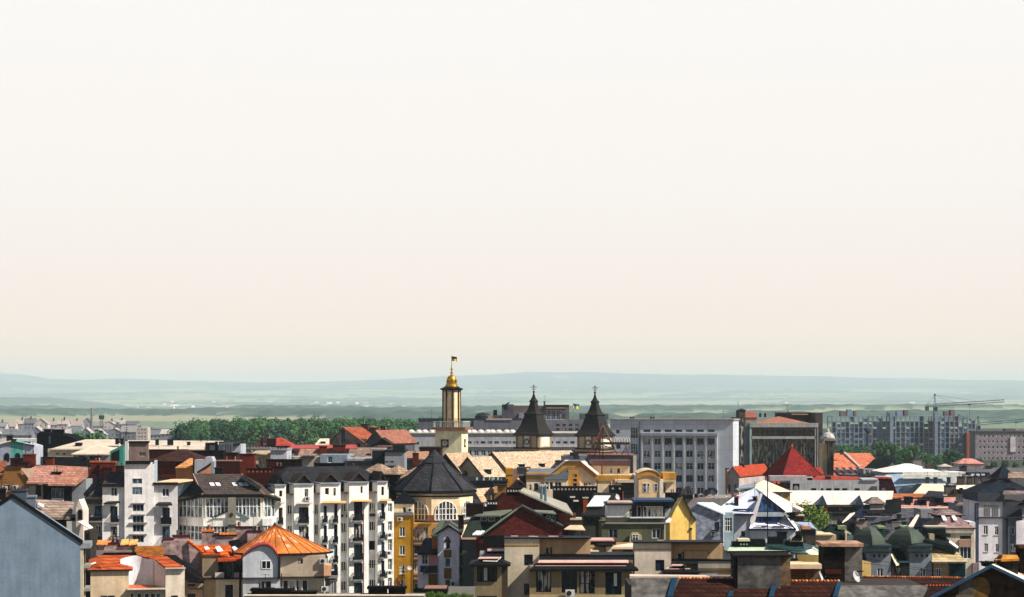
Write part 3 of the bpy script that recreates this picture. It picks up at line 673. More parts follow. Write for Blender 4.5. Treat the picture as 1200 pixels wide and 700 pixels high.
def dormer(b, cx, cy, z, w=1.1, h=.9, l=1.2, m=None):
    mb = MB().box(cx - l / 2, cx + l / 2, cy - w / 2, cy + w / 2, z, z + h); o = mb.build('dormer', m or mat('#26262a'), b.e); MB().box(cx - l / 2 - .15, cx + l / 2 + .25, cy - w / 2 - .15, cy + w / 2 + .15, z + h, z + h + .1).build('dormer_roof', mat('#3a3836'), o)
dormer(b, xr * .62, D * .32, ze + 1.5); 
b, xr, ze, zr, D = nave('church_hall', 'long cream tiled church roof running right below both black spires', 562, 578, 594, 440, -45, 531, 549.5, 668)
dormer(b, xr * .88, D * .2, ze - .1); dormer(b, xr * .88, D * .46, ze - .1)

# long grey office with the dark upper storeys
gry = mat('#a2a2a4', 'panel', w=3, h=3)
b = B('long_office', 'long low grey office block behind the gold domed clock tower', 'office block', 459, 590)
ws = [(x - 2.6, 517.3, x + 2.6, 520, 'd1') for x in (550, 558, 566, 574, 582)] + [(588, 517.3, 599, 520, 'd2'), (601, 517.3, 604, 520, 'd1')] + grid(546, 700, 19, 527, 9.5, 2, 5.2, 7.2, 'w2') + [(484, 518, 491, 521, 'd1'), (478, 527, 484, 530, 'd1'), (494, 527, 500, 530, 'd1')] + grid(625, 700, 9, 517.3, 8, 1, 5, 2.7, 'd1')
b.block(459, 716, 508, 16, gry, ws, side=False)
b.box(459, 716, 506.8, 508, -.4, 17, mat('#c9bfb4'), 'parapet')
b.box(546, 716, 523, 524, -.5, .49, mat('#b5b3b6'), 'ledge')
for i in range(17): x = 483 + i * 7.3 + rnd.uniform(-1.5, 1.5); o = MB().lathe(b.x(x, 3), 3, [(.9, b.z(506.8, v=3)), (.85, b.z(506.8, v=3) + .45), (.4, b.z(506.8, v=3) + .75), (.02, b.z(506.8, v=3) + .8)], 10).build('roof_vent', mat('#cfc6ba', 'metal'), b.e)
b = B('dark_office', 'dark slate grey flat roofed block with roof machinery left of the church spire', 'office block', 490, 640)
dkg = mat('#62666f', 'panel', w=3, h=3)
b.block(490, 612, 491.5, 20, dkg, side=False); b.box(490, 612, 490.6, 491.5, -.3, 21, mat('#3a3d45'), 'parapet')
b.box(555, 612, 493, 510, -1.2, 1.19, mat('#6b6c74'), 'front_bay'); b.box(570, 600, 490.5, 492.5, -1.5, .29, mat('#9a958e'), 'ledge')
b.box(588, 602, 474, 490.6, 3, 9, mat('#575660'), 'lift_house'); b.plate([(588.5, 476, 2.8), (597, 471, 2.8), (597, 471, 10), (588.5, 476, 10)], .5, mat('#2d3038'), 'lift_roof'); b.box(591, 595, 476, 480, 2.9, .09, mat('#1d222b', 'plain'), 'lift_window')
MB().lathe(b.x(566, 6), 6, [(2.6, b.z(490.6)), (2.6, b.z(488)), (1.8, b.z(485)), (.1, b.z(483.6))], 14).build('roof_tank', mat('#30323a', 'metal'), b.e)
b.box(562, 588, 487, 490.6, 4, 4, mat('#a79380'), 'plant_room'); b.box(578, 582.5, 480.5, 487, 4.5, 2, mat('#2f333b'), 'plant_vent')
b.aerial(505.5, 480, 491, 5, 3, .8)
b = B('rear_office', 'grey brown rooftop block with a pale panel between the two church spires', 'office block', 600, 660)
b.block(600, 712, 492, 18, mat('#77757c', 'panel'), grid(650, 680, 4, 497, 5, 2, 4, 2.6, 'd1'), side=False)
b.block(600, 667, 475.5, 12, mat('#6b6260'), [(640, 481, 663, 492, 'w4')], v=1, side=False, name='upper_storey')
b.box(638, 667, 474.5, 476, .2, 13, mat('#38332f'), 'upper_roof'); b.plate([(640, 478, .2), (664, 478, .2), (660, 476, 6), (640, 476, 6)], .2, mat('#b58f74'), 'lean_to_roof')

b.box(680, 713, 485, 492, 4, 8, mat('#5d5f67'), 'plant_room'); b.box(608, 622, 484, 492, -.8, 1.8, mat('#8a8b94'), 'stair_house')
b.chim(637, 639, 470.5, 476, 4, mat('#55575c'))
o = MB().bar((b.x(672), 4, b.z(492)), (b.x(672), 4, b.z(472)), .08).build('flagpole', mat('#77797c', 'plain'), b.e); flag(b, b.x(672), 4, b.z(473.2), 2.0, 1.6, '#2f74a8', '#d9c23a')

# grey office block with vertical pilasters
b = B('pilastered_office', 'large grey office block with seven rows of dark windows between vertical pilasters', 'office block', 715, 585, -14)
cols = [758, 770.5, 783, 795.5, 808, 820.8, 833.4]; ws = []
for x in cols:
    ws.append((x - 4, 503.6, x + 4, 506.4, 'd1'))
    for y in (513.5, 528, 542.5, 557, 571.5): ws.append((x - 3.9, y, x + 3.9, y + 8, rnd.choice(['w2', 'g2', 'd2', 'w22'])))
ws += [(739, 501, 747.5, 514, 'w33'), (739, 520, 747.5, 533, 'w33'), (739, 539, 747.5, 552, 'w33'), (722, 504, 726, 508, 'd1'), (722, 520, 727, 526, 'd1')]
bw = mat('#b4b8bd', 'panel', w=3.1, h=3.5, var=.08)
x0, x1, y0, y1, zt = b.block(715, 859, 492.8, 12, bw, ws, side=False)
MB().box(x0 - .3, x1 + .3, -.35, 12.3, zt + .004, zt + .45).build('parapet', mat('#9b948c'), b.e)
for i, x in enumerate([752] + [(p + q) / 2 for p, q in zip(cols, cols[1:])] + [839.5]):
    b.box(x - 1.1, x + 1.1, 511, 590, -.75, .745, mat('#b6b8ba'), 'pilaster')
b.box(751, 841, 507.8, 511, -.95, .945, mat('#9aa0a8'), 'ledge'); b.box(748.5, 750.2, 494, 590, -.3, .295, mat('#6e737c'), 'downpipe')
for i in range(24): x = 720 + i * 5.8; b.box(x, x + 1.6, 491.2, 492.5, 1.5, .9, mat('#6b5d55'), 'roof_vent') if rnd.random() < .6 else None
for x in (738, 762, 741, 765): b.box(x, x + 1.6, 488.6, 492.4, 6, 1, mat('#333740'), 'chimney')
for j in range(8):
    for x, y in ((rnd.choice(cols), rnd.choice([521.5, 536, 550.5])),): b.ac(x + rnd.uniform(-3, 3), y, 0)
# glass fronted building
b = B('glass_fronted_hall', 'brown framed building with a tall dark glass front and copper roof', 'office block', 866, 610)
fr, lt = mat('#54504e', 'panel'), mat('#9b9c98', 'panel')
b.block(880, 956, 497, 20, fr, side=False, v=1.5)
b.box(878.5, 959, 496, 501, .2, 2, lt, 'cornice'); b.box(880, 956, 511.4, 514.5, .4, 1.5, lt, 'ledge'); b.box(878.5, 881, 501, 575, .4, 1.3, mat('#93a39e'), 'corner_fin')
for x in (955, 957.8): b.box(x, x + 1.1, 501, 575, .4, 1.3, lt, 'corner_fin')
def glazing(b, px0, px1, py0, py1, v, nx, ny, fr='#2a3036', gm=None, name='glazing', t=.07):
    x0, x1 = b.x(px0, v), b.x(px1, v); z0, z1 = b.z(py1, x=(x0 + x1) / 2, v=v), b.z(py0, x=(x0 + x1) / 2, v=v)
    o = MB().poly([(x0, v, z0), (x1, v, z0), (x1, v, z1), (x0, v, z1)]).build(name, gm or glassmat('#15222a', '#5b6b6e'), b.e)
    m = MB()
    for i in range(nx + 1): x = x0 + (x1 - x0) * i / nx; m.box(x - t, x + t, v - .12, v - .003, z0, z1)
    for j in range(ny + 1): z = z0 + (z1 - z0) * j / ny; m.box(x0 + t, x1 - t, v - .1, v - .004, z - t * .8, z + t * .8)
    m.build('glazing_bar', mat(fr, 'plain'), o)['kind'] = 'stuff'; return o
glazing(b, 881, 955, 501, 511.4, 1.3, 12, 2, '#1d2329', glassmat('#0b1218', '#121c24'))
glazing(b, 881, 955, 514.5, 575, 1.3, 22, 16, '#222b30', glassmat('#13242a', '#75705f'), t=.035)  # pale second colour paints street reflections into the glass
b.box(873, 878.5, 497, 575, 1, 5, mat('#6f8088'), 'glass_stair'); b.block(866, 873.5, 481, 8, mat('#5a544e', 'concrete'), [(867.5, 490, 872, 495, 'd1'), (867.5, 498, 872, 570, 'd1')], v=.3, side=False, name='stair_tower')
b.block(859.5, 866, 489, 8, mat('#8f8f8e'), [], v=2, side=False, name='side_wing')
b.hip(b.x(867, .3), b.x(873.5, .3), .3, 8.3, b.z(481, v=.3), b.z(479, v=.3), mat('#35322f', 'metal'), 1, 1, .2)
b.plate([(873, 489, 2), (888, 489, 2), (884, 482.5, 8), (873, 482.5, 8)], .3, mat('#9c5540', 'seam')); b.box(873, 887, 489, 496, 2.2, 6, mat('#8d8378'), 'attic_wall')
b.hip(b.x(884.5, 3), b.x(947, 3), 3, 15, b.z(496), b.z(488.2), copper, 9, 6, .4)
b.box(911, 958, 485, 497, 14, 6, mat('#453f3c'), 'rear_attic'); b.block(955.5, 964, 484, 20, mat('#544c48', 'panel'), [(957.5, 507, 963, 510, 'd1')], v=2.5, side=False, name='side_tower'); b.box(911, 964.5, 483.6, 484.8, 13.5, 7, mat('#2d2a29'), 'attic_cornice'); b.box(928, 947, 485.2, 486.2, 13.4, .4, mat('#b98d6f'), 'attic_trim')
for x in (890, 895.8): b.box(x, x + 2.2, 484.5, 489, 9, 1, mat('#26282c'), 'chimney')
b.box(921, 926, 484.5, 488.5, 9, 1, mat('#332d2c'), 'chimney'); b.aerial(865, 471, 481, 2, 3, .5); b.aerial(848, 480, 492, 6, 2, .5)
# domed brick turret
b = B('domed_turret', 'narrow cream and brown turret with a ribbed grey cap right of the glass building', 'tower', 964, 565)
b.block(964, 970, 520, 6, mat('#c2ac82'), [], side=False); b.block(970, 978, 514, 5, mat('#5b5048', 'brick'), [(972, 518, 975, 524, 'd1'), (972, 530, 975, 538, 'd1')], v=-1, side=False, name='turret')
cx = b.x(971.5); MB().lathe(cx, 2, [(2.0, b.z(515)), (1.9, b.z(512)), (1.3, b.z(508.5)), (.5, b.z(506.5)), (.5, b.z(504.5)), (.2, b.z(503.6)), (.05, b.z(500))], 10).build('dome', mat('#a7a39d', 'seam'), b.e); MB().box(b.x(965), b.x(979), -1.3, 5, b.z(516.5), b.z(514.9)).build('cornice', mat('#8d857a'), b.e)
# rusty steel frame on a grey house
b = B('steel_frame', 'rusty steel pyramid frame with a dark pipe deck before the right church tower', 'scaffold', 690, 432)
rust = mat('#6e3b2c', 'plain'); ap = (706.5, 499, 2)
b.bars('frame_leg', rust, [(ap, (690, 534, 0)), (ap, (723, 532, 0)), (ap, (697, 533, 5)), (ap, (719, 526, 5)), ((706.5, 499, 2), (706.5, 560, 2)), ((703, 506, 2), (703, 560, 2))], .13)
b.bars('frame_brace', rust, [((699, 514, 1), (715, 514, 1)), ((694.5, 524, 1), (719, 524, 1)), ((697, 518, 1), (720, 527, 1)), ((700, 509, 2), (714, 516, 2)), ((690, 530, 0), (735, 530, 0)), ((688, 533, 0), (738, 534, 0)), ((735, 521, 0), (728, 534, 0)), ((732, 521, 0), (737, 534, 0))], .09)
b.box(697, 738, 518.4, 521.2, 0, 2.5, mat('#3c3635', 'plain'), 'deck')
for i in range(6):
    x = b.x(721 + i * 3.1, .6); m = MB(); z = b.z(518.4)
    for k in range(7): t0, t1 = R(180 * k / 7), R(180 * (k + 1) / 7); m.bar((x + .25 * math.cos(t0), .6, z + 1.0 * math.sin(t0)), (x + .25 * math.cos(t1), .6, z + 1.0 * math.sin(t1)), .1)
    m.build('vent_pipe', mat('#b8b5b0', 'metal'), b.e)
# grey house under the frame
b = B('grey_roof_house', 'grey rendered house carrying the rusty steel frame behind the yellow school', 'house', 660, 436)
b.block(662, 745, 534, 12, mat('#74787e'), [(668, 540, 674, 544, 'd1'), (683, 540, 688, 547, 'w1')], side=False)
b.box(658, 672, 534.5, 541, -2.5, 4, mat('#5c6068'), 'roof_box'); b.box(668, 678, 530.5, 534, -1.5, 3, mat('#31343a'), 'roof_tank'); b.box(651, 664, 541, 556, -3, 5, mat('#6d7076'), 'side_wing'); b.box(650.5, 664.5, 540.2, 541, -3.3, 5.6, mat('#232528'), 'side_roof')
b.box(742, 746, 534, 560, -.6, 1, mat('#b9a99c'), 'pier'); b.box(690, 745, 533.2, 534.2, -.5, 13, mat('#8e6257'), 'parapet')
# ------------------------------------------------------------------ yellow school and the middle rows in the centre
och, pale = mat('#b8873c'), mat('#d9c3a4')
b = B('yellow_school', 'ochre and cream building with a stepped gable and a round topped pavilion', 'school', 617, 400)
b.block(617, 650, 562, 12, pale, [(626, 566.5, 630.5, 575, 'd1'), (620, 568, 623, 575, 'w1')], side=False, name='left_wing'); b.box(617, 650, 554.5, 562, -.15, 12.3, och, 'ochre_band'); b.plate([(617, 556, -.5), (652, 556, -.5), (652, 549, 8), (621, 549, 8)], .2, mat('#6f7276', 'seam'))
x0, x1, y0, y1, zt = b.block(648, 699, 565, 16, pale, [(656.5, 563, 663, 574, 'w2'), (684, 566.5, 688, 568.5, 'd1'), (690, 566, 692, 568.5, 'd1')], v=.3, side=False, name='gable_wing')
P = lambda px, py, v=.3: (b.x(px, v), b.z(py, px=px, v=v))
MB().prism_y([P(648, 565.2), P(699, 565.2), P(699, 556), P(681, 541.6), P(664, 541.6), P(648, 556)], .3, 16).build('gable_wall', pale, b.e)
for q in ([P(646, 562, 0), P(646, 556, 0), P(664, 541, 0), P(664.5, 547.5, 0)], [P(664, 541, 0), P(681, 541, 0), P(681, 547.5, 0), P(664.5, 547.5, 0)][::-1], [P(681, 541, 0), P(701, 557, 0), P(701, 563.5, 0), P(681, 547.5, 0)][::-1]):
    MB().prism_y(q[::-1] if q[0][0] < 1 and False else q, -.1, .29).build('ochre_band', och, b.e)
b.plate([(680.5, 540.2, -.5), (700, 556.2, -.5), (704, 553.5, 12), (684.5, 539.5, 12)], .15, mat('#e8c9b0', 'metal'), 'verge'); b.plate([(664, 540.4, -.4), (681, 540.4, -.4), (686, 538.8, 14), (668, 538.8, 14)], .15, mat('#5b5c60', 'metal')); b.plate([(645, 556, -.4), (664, 540.4, -.4), (668, 539, 14), (649, 553.5, 14)], .15, mat('#3a3b40', 'metal'))
b.block(666, 679, 551, 1, och, [(671.8, 556, 676, 559.3, 'd1'), (671.8, 561.2, 676, 564.6, 'd1'), (671.8, 566.5, 676, 571, 'd1')], v=-.7, side=False, name='ochre_panel')
b.plate([(635, 562, -3), (666, 562, -3), (666, 551, .2), (650, 557, .2)], .12, mat('#4c5359', 'seam'), 'porch_roof'); b.block(638, 666, 562, 3, pale, [(639, 565, 643, 574, 'w1'), (644, 565, 648, 574, 'w1'), (650, 565, 658, 574, 'w2')], v=-2.8, side=False, name='porch')
b.block(699, 746, 557.5, 12, pale, [], v=1, side=False, name='middle_wing'); b.box(699, 746, 557, 564, .8, .19, och, 'ochre_band')
b.block(720, 728, 566, 3, pale, [], v=-.5, side=False, name='pier'); b.box(721, 743, 562.4, 565.8, -2, 2.7, mat('#c9b79e'), 'canopy'); b.box(728.5, 743, 565.9, 585, .9, .08, mat('#4b4642'), 'recess'); b.balcony(728, 743, 575, 584, 1, 1.0, mat('#5a5558', 'plain'))  # recess is a flat dark sheet painted for the shade under the canopy
b.block(693, 738, 546, 8, mat('#bda98a'), [(714.4, 548.5, 718.4, 555, 'w12'), (723, 548.5, 727, 555, 'w1')], v=6, side=False, name='upper_storey'); b.box(693, 739, 539.8, 546, 5.4, 9, mat('#5f3f3a', 'seam'), 'upper_roof')
b.bars('downpipe', mat('#332f2d', 'plain'), [((699.7, 561, .7), (699.7, 578, .7)), ((705.4, 545, 5), (705.4, 557, 5))], .12)
pav = [P(747.5, 600), P(773, 600), P(773, 557.5), P(770, 553.5), P(765, 551.6), P(760, 551), P(753, 552.5), P(747.5, 555)]
MB().prism_y([(x, max(0, z)) for x, z in pav], -1.5, 9).build('pavilion', mat('#d8b78a'), b.e)
xo = [(747, 561.5, 554.6), (753, 558.6, 551.8), (760, 557.3, 550.3), (765, 558, 550.9), (770, 560, 552.8), (774, 563, 557)]
m = MB()
for (a, l0, t0), (c, l1, t1) in zip(xo, xo[1:]): m.prism_y([P(a, l0, -1.7), P(c, l1, -1.7), P(c, t1, -1.7), P(a, t0, -1.7)], -1.75, -1.503)
m.build('ochre_band', och, b.e)
m = MB()
for (a, l0, t0), (c, l1, t1) in zip(xo, xo[1:]): m.slab([b.pt(a, t0 - .1, -1.9), b.pt(c, t1 - .1, -1.9), (b.pt(c, t1 - .1, -1.9) + Vector((.0, 11, 0))), (b.pt(a, t0 - .1, -1.9) + Vector((0, 11, 0)))], .12)
m.build('roof', mat('#cdb79a', 'metal'), b.e)
window(b.e, 1.35, 1.75, (b.x(753.3, -1.56), -1.57, b.z(577, px=757, v=-1.5)), 'w22'); window(b.e, .6, 1.6, (b.x(767, -1.56), -1.57, b.z(576.5, px=768, v=-1.5)), 'w12')
b.block(743.5, 747.5, 556, 6, mat('#d9d0c4'), [], v=-1.2, side=False, name='pier'); b.block(773, 777, 562, 6, mat('#d9cdbd'), [], v=-1.7, side=False, name='pier')
b.block(777, 792, 556, 8, pale, [(778, 566, 780, 577, 'd1')], v=0, side=False, name='right_wing'); b.box(777, 792.5, 554.5, 561, -.3, 8, och, 'ochre_band'); b.box(777, 791, 563, 565.5, -1.5, 1.49, mat('#c0a67e'), 'canopy')
# ochre corner house and sheds in front of the church roofs
b = B('ochre_corner_house', 'tall ochre wall with a sagging cable in front of the cream church roof', 'house', 592, 405)
b.block(592.5, 601, 549.5, 7, mat('#b27c1e'), [], side=False); b.block(601, 606, 550, 6, mat('#8d7468'), [], v=.5, side=False, name='side_wall'); b.box(592.5, 601, 556, 557, -.1, .095, mat('#7d6a50'), 'band')
b.block(606, 617, 549, 5, mat('#7c7c80'), [(608, 558, 616, 568, 'hole')], v=1, side=False, name='grey_wing'); b.box(606, 622, 548.3, 549.2, .6, 6, mat('#4a4b50'), 'wing_roof')
b.plate([(606, 561, -2), (617, 570, -2), (619, 569, 2), (608, 560, 2)], .15, mat('#dd9a6c', 'tile'), 'lean_to_roof')
# roof clutter: domestic low sheds between octagon and school
b = B('ochre_chimney_shed', 'small ochre rendered roof box behind the dark brick gable', 'shed', 579, 372)
b.block(579, 593, 569.5, 4, mat('#8d6433'), [], side=False); b.box(579, 583, 570, 578, -.4, .395, mat('#cf9c6f'), 'lit_pier'); b.box(578, 594, 568.6, 569.5, -.4, 5, mat('#2c2927'), 'cap')  # pier takes a lighter ochre, sunlight put into the colour
b = B('dark_flat_roof', 'dark flat roof crowded with small white vents beneath the church gable', 'house', 548, 395)
b.block(546, 594, 566, 20, mat('#3c3f46'), [(550, 570, 556, 575, 'd2')], side=False); b.box(545, 595, 563.6, 566, -.3, 21, mat('#26282e'), 'parapet')
for i in range(11): x = rnd.uniform(550, 588); b.box(x, x + rnd.uniform(1, 2.2), rnd.uniform(558.5, 561.5), 563.6, rnd.uniform(.5, 9), .6, rnd.choice([mat('#8f9298', 'metal'), mat('#2b2d33', 'metal'), mat('#b8b6b2', 'metal')]), 'roof_vent')
b = B('sand_roof_house', 'small pale tiled roof right of the big black pyramid roof', 'house', 548, 372, -30)
x0, x1, y0, y1, zt = b.block(549, 563, 585, 8, mat('#b9bac0'), [(553, 587, 556, 590, 'd1')], side=False)
b.gable(x0, x1, y0, y1, zt, b.z(574, px=556), mat('#c9a888', 'tile'), mat('#9a8f82'), 'y', .4)
b = B('dark_hip_house', 'dark roofed house with two cream roof slopes beside the clock tower foot', 'house', 508, 428, -28)
x0, x1, y0, y1, zt = b.block(506, 540, 553, 9, mat('#6a6662'), [], side=False); b.gable(x0, x1, y0, y1, zt, b.z(532, px=520), mat('#b59b80', 'tile'), mat('#2b2a2b'), 'y', .4)
b = B('red_parapet_house', 'house with a long dark red parapet behind the tip of the black pyramid roof', 'house', 491, 440)
b.block(491.5, 517, 526, 10, mat('#5a2a22', 'brick'), [], side=False); b.box(490.5, 518, 524.6, 526, -.3, 11, mat('#2a1513'), 'cap')
b = B('cream_roof_house', 'low house with a cream roof and a red brick chimney left of the pyramid roof', 'house', 474, 420)
x0, x1, y0, y1, zt = b.block(474, 505, 538.5, 8, mat('#6d6c6e'), [(492, 540, 497, 544, 'w2')], side=False); b.plate([(473, 538, -.4), (500, 538, -.4), (503, 529, 7), (474, 529, 7)], .2, mat('#b0886c', 'tile'))
b.chim(483.5, 490.5, 531, 546, -1, mat('#6b2a20', 'brick'), 1.2)
b = B('grey_box_house', 'flat roofed grey rendered box with two small dark slits', 'house', 451, 400)
b.block(451, 474, 530, 9, mat('#8b8b90'), [(451, 540.5, 455, 542.3, 'd1'), (457, 540.5, 461.5, 542.3, 'd1')], side=False); b.box(450, 475, 527.5, 530, -.3, 10, mat('#1d1e22', 'metal'), 'parapet'); b.box(460, 474, 521, 527.6, 2, 4, mat('#2a2c30'), 'roof_house'); b.box(436, 451, 528.5, 545, 1, 5, mat('#23303a'), 'dark_wing'); b.box(444, 462, 546, 552, -3, 3, mat('#58585c'), 'front_shed')
b = B('pink_roof_house', 'low house with a dull pink roof and a black chimney stack by the grey box', 'house', 440, 455)
x0, x1, y0, y1, zt = b.block(441, 470, 527, 8, mat('#7c7776'), [], side=False); b.plate([(440, 527, -.3), (470, 527, -.3), (466, 521, 7), (444, 521, 7)], .2, mat('#7a5854', 'tile')); b.gable(b.x(437), b.x(460), -1, 3, b.z(522), b.z(514.5), mat('#1a1a1c', 'metal'), mat('#2c1d1b'), 'y', .2)
# gabled house with an orange roof edge against the wood belt
b = B('beige_gable_house', 'beige gabled house with an orange roof edge against the dark green wood belt', 'house', 386, 560, -30)
x0, x1, y0, y1, zt = b.block(386, 430, 514, 16, mat('#9b8878'), [(389.5, 513.5, 393, 518, 'd1'), (397, 512, 399.5, 517, 'w2'), (410, 511.5, 414, 518, 'w2'), (419, 513, 422, 518, 'w1')], side=False)
zr = b.z(501.5, px=403, v=0); xm = b.x(403)
b.gable(x0, x1, y0, y1, zt - 1.5, zr, mat('#a5583f', 'tile'), mat('#9b8878'), 'y', .6, cx=xm); b.box(400, 404, 504, 520, -.1, .095, mat('#4a525c'), 'dark_stripe')
for px, py in ((423, 497), (433, 501), (446, 499.5)): b.chim(px, px + 8, py, py + 10, 9, mat('#4f4847'), 1.5)
b = B('grey_gable_house', 'grey house with a pale red roof right of the beige gabled house', 'house', 430, 540, -30)
x0, x1, y0, y1, zt = b.block(430, 452, 518, 14, mat('#58585c'), [(442, 511, 447, 516, 'w2')], side=False); b.gable(x0, x1, y0, y1, zt, b.z(505, px=440), mat('#a06a58', 'tile'), mat('#57575c'), 'y', .5)
b.chim(446, 452, 503, 512, 6, mat('#3f3c40'), 1.5)
b = B('black_gable', 'low black gable in front of the grey house with the pale red roof', 'house', 437, 500)
b.block(437, 460, 522, 8, mat('#5a504c'), [], side=False); b.gable(b.x(437), b.x(460), 0, 8, b.z(522), b.z(514), mat('#1b1b1d', 'tile'), mat('#3a2f2c'), 'y', .4)
# ------------------------------------------------------------------ left side, back rows
brick, dbrick, blk, pink = mat('#743020', 'brick'), mat('#4a211a', 'brick'), mat('#17191c', 'tile'), mat('#b58273', 'tile')
b = B('teal_house', 'pale grey and teal house with two dark arched openings at the left edge', 'house', -14, 420)
def arch(b, px, py0, py1, w, v=-.02, m=None):
    x = b.x(px, v); z1, z0 = b.z(py0, x=x, v=v), b.z(py1, x=x, v=v); r = w / 2
    pts = [(x - r, z0), (x + r, z0)] + [(x + r * math.cos(R(t)), z1 - r + r * math.sin(R(t))) for t in range(0, 181, 20)]
    MB().prism_y(pts, v - .06, v).build('arched_opening', m or mat('#14171b', 'plain'), b.e)
for a, c, l, r, m in ((-14, 13, 524, 517.3, '#9aa1b0'), (13, 27, 517.3, 519, '#5aa79c'), (27, 40, 519, 523, '#a4a8b4')):
    MB().prism_y([(b.x(a), 0), (b.x(c), 0), (b.x(c), b.z(r)), (b.x(a), b.z(l))], 0, 8).build('wall', mat(m), b.e)
arch(b, 8, 531, 541, 1.05); arch(b, 20.7, 531, 541, 1.05)
b.plate([(-14, 523.5, -.4), (13, 516.7, -.4), (13, 515.5, 8), (-14, 522, 8)], .15, mat('#cdbda8', 'metal')); b.plate([(13, 516.6, -.4), (40.5, 522, -.4), (40, 521, 8), (13, 515.4, 8)], .2, mat('#2a2c30', 'metal'))
b.chim(7.5, 14, 510.5, 517, 3, mat('#2c2d30')); b.chim(14.5, 18, 514.5, 519, 3, mat('#2c2d30')); b.chim(28, 30.5, 517.5, 521, 3, mat('#2c2d30')); b.chim(31, 34.5, 518, 522, 3, mat('#2c2d30'))
b = B('white_parapet', 'white walled flat roofed house behind the teal house', 'house', 18, 470)
b.block(0, 44, 514.5, 8, mat('#c9c6c2'), [], side=False)
b = B('black_warehouse', 'black slate clad building with three chimney blocks against the hazy houses', 'house', 43, 445, -4)
MB().prism_y([(b.x(43), 0), (b.x(95), 0), (b.x(95), b.z(518)), (b.x(75), b.z(509.5)), (b.x(47), b.z(506.5)), (b.x(43), b.z(508.5))], 0, 9).build('wall', mat('#15191f', 'tile'), b.e)
b.chim(51.5, 58.5, 503, 512, 1, mat('#15181c')); b.chim(60.5, 74.5, 503.2, 512, 1, mat('#15181c')); b.chim(47, 51, 506, 512, 2, mat('#15181c'))
b.box(57, 59.2, 511, 520, -.1, .09, mat('#2a4a58', 'plain'), 'window_strip')
b = B('cream_metal_roof_hall', 'broad low hall with a cream metal roof and small dark roof box', 'hall', 56, 425)
b.block(56, 122, 526, 14, mat('#b9a98f'), [(66, 531, 69, 533, 'd1'), (74, 531, 77, 533, 'd1')], side=False)
b.plate([(60, 526, -.5), (126, 526, -.5), (136, 515, 16), (100, 515, 16), (68, 523.5, 4)], .25, mat('#c9b8a2', 'seam')); b.box(88, 94.5, 519, 525, 4, 2, mat('#202328'), 'roof_box')
b = B('cream_slope_house', 'second cream metal roof overlapping the hall and ending in a teal gable', 'house', 84, 400)
b.block(86, 129, 533, 9, mat('#8f877c'), [(92, 534, 100, 540, 'd2'), (105, 534, 118, 541, 'd3')], side=False)
b.plate([(83.5, 531.8, -.4), (128.5, 532, -.4), (142, 520.5, 9), (135, 517.5, 12), (115, 520, 9)], .25, mat('#cdbaa4', 'seam'))
MB().prism_y([(b.x(129, 0), 0), (b.x(145, 0), 0), (b.x(145), b.z(523)), (b.x(140), b.z(523.5)), (b.x(129), b.z(529))], 0, 5).build('gable_wall', mat('#3f8f80'), b.e)
MB().prism_y([(b.x(131), b.z(540)), (b.x(140), b.z(540)), (b.x(140), b.z(527)), (b.x(131), b.z(531))], -.1, -.01).build('window_shade', mat('#14171a', 'plain'), b.e)
for x in (135, 141): b.chim(x, x + 3.2, 514, 521, 6, mat('#26282c'))
# tiled mansard with stepped ochre wall
b = B('ochre_stepped_house', 'ochre stepped firewall with air conditioners and a pink tiled roof at the left edge', 'house', -12, 330)
b.block(-12, 33, 556.5, 10, mat('#96693a'), [(3, 568, 12, 576, 'w2'), (15, 569, 22, 576, 'w2')], side=False)
b.box(5, 25, 548.5, 556.5, 0, 1, mat('#96693a'), 'stepped_parapet'); b.box(4.5, 25.5, 547.6, 548.6, -.2, 1.4, mat('#6f4436', 'tile'), 'coping'); b.box(25.5, 34, 555.6, 556.6, -.2, 1.4, mat('#b89a80', 'tile'), 'coping')
b.plate([(31, 565.5, -.5), (63, 565.5, -.5), (66, 545.5, 6), (42, 546, 6), (36, 549, 3)], .25, pink); b.plate([(56, 567.8, -1.2), (88, 568, -1.2), (103.5, 557, 2), (103, 547.5, 6), (66, 545.6, 6)], .25, mat('#b07c68', 'tile'))
b.chim(61, 71, 553, 563, 2.4, dbrick, 1.2); b.plate([(25, 549, -.3), (41, 549, -.3), (36, 561, -.35), (34, 561, -.35)][::1], .1, mat('#d8b79c'))
b.block(50, 83, 569, 7, mat('#15171a', 'tile'), [(60, 572, 75, 583, 'g3')], v=.6, side=False, name='mansard'); b.box(60, 74, 584, 587.5, .1, .49, mat('#c4bfb8'), 'sill_wall'); b.block(83, 101, 562, 5, mat('#8e9498'), [], v=1.5, side=False, name='grey_wing')
b.box(32, 50, 569, 590, .2, 3, mat('#a29486'), 'pale_wing'); b.box(42, 48, 569, 582, .1, .09, mat('#2a2d31'), 'pale_window')
b.ac(6, 572, 0); b.ac(18.5, 571, 0); b.plate([(-12, 556, -.4), (5, 556, -.4), (8, 540, 6), (-12, 541, 6)], .25, mat('#9a5a3c', 'tile'))
b = B('black_pent_roof_house', 'steep black slate roof between two dark brick chimneys above the pink tiles', 'house', 54, 350)
b.plate([(56, 550, 0), (90, 551, 0), (112, 544, 3), (98, 535.5, 7), (62, 535.5, 7)], .3, blk); b.block(58, 104, 551, 8, dbrick, [], v=.5, side=False)
b.chim(53.5, 62, 535.5, 547, 1, brick, 1.4); b.chim(98, 101, 536, 541, 5, dbrick)
b = B('brick_stack_row', 'row of low dark red brick chimney stacks in front of the teal house', 'chimney', 10, 365)
for a, c, t in ((12, 27, 537), (27, 40.5, 532), (20, 33, 541.5), (34, 40, 540)): b.chim(a, c, t, 552, rnd.uniform(0, 3), dbrick if a != 27 else brick, 1.2, cap='#7c5046' if a == 27 else '#3a1f1b')
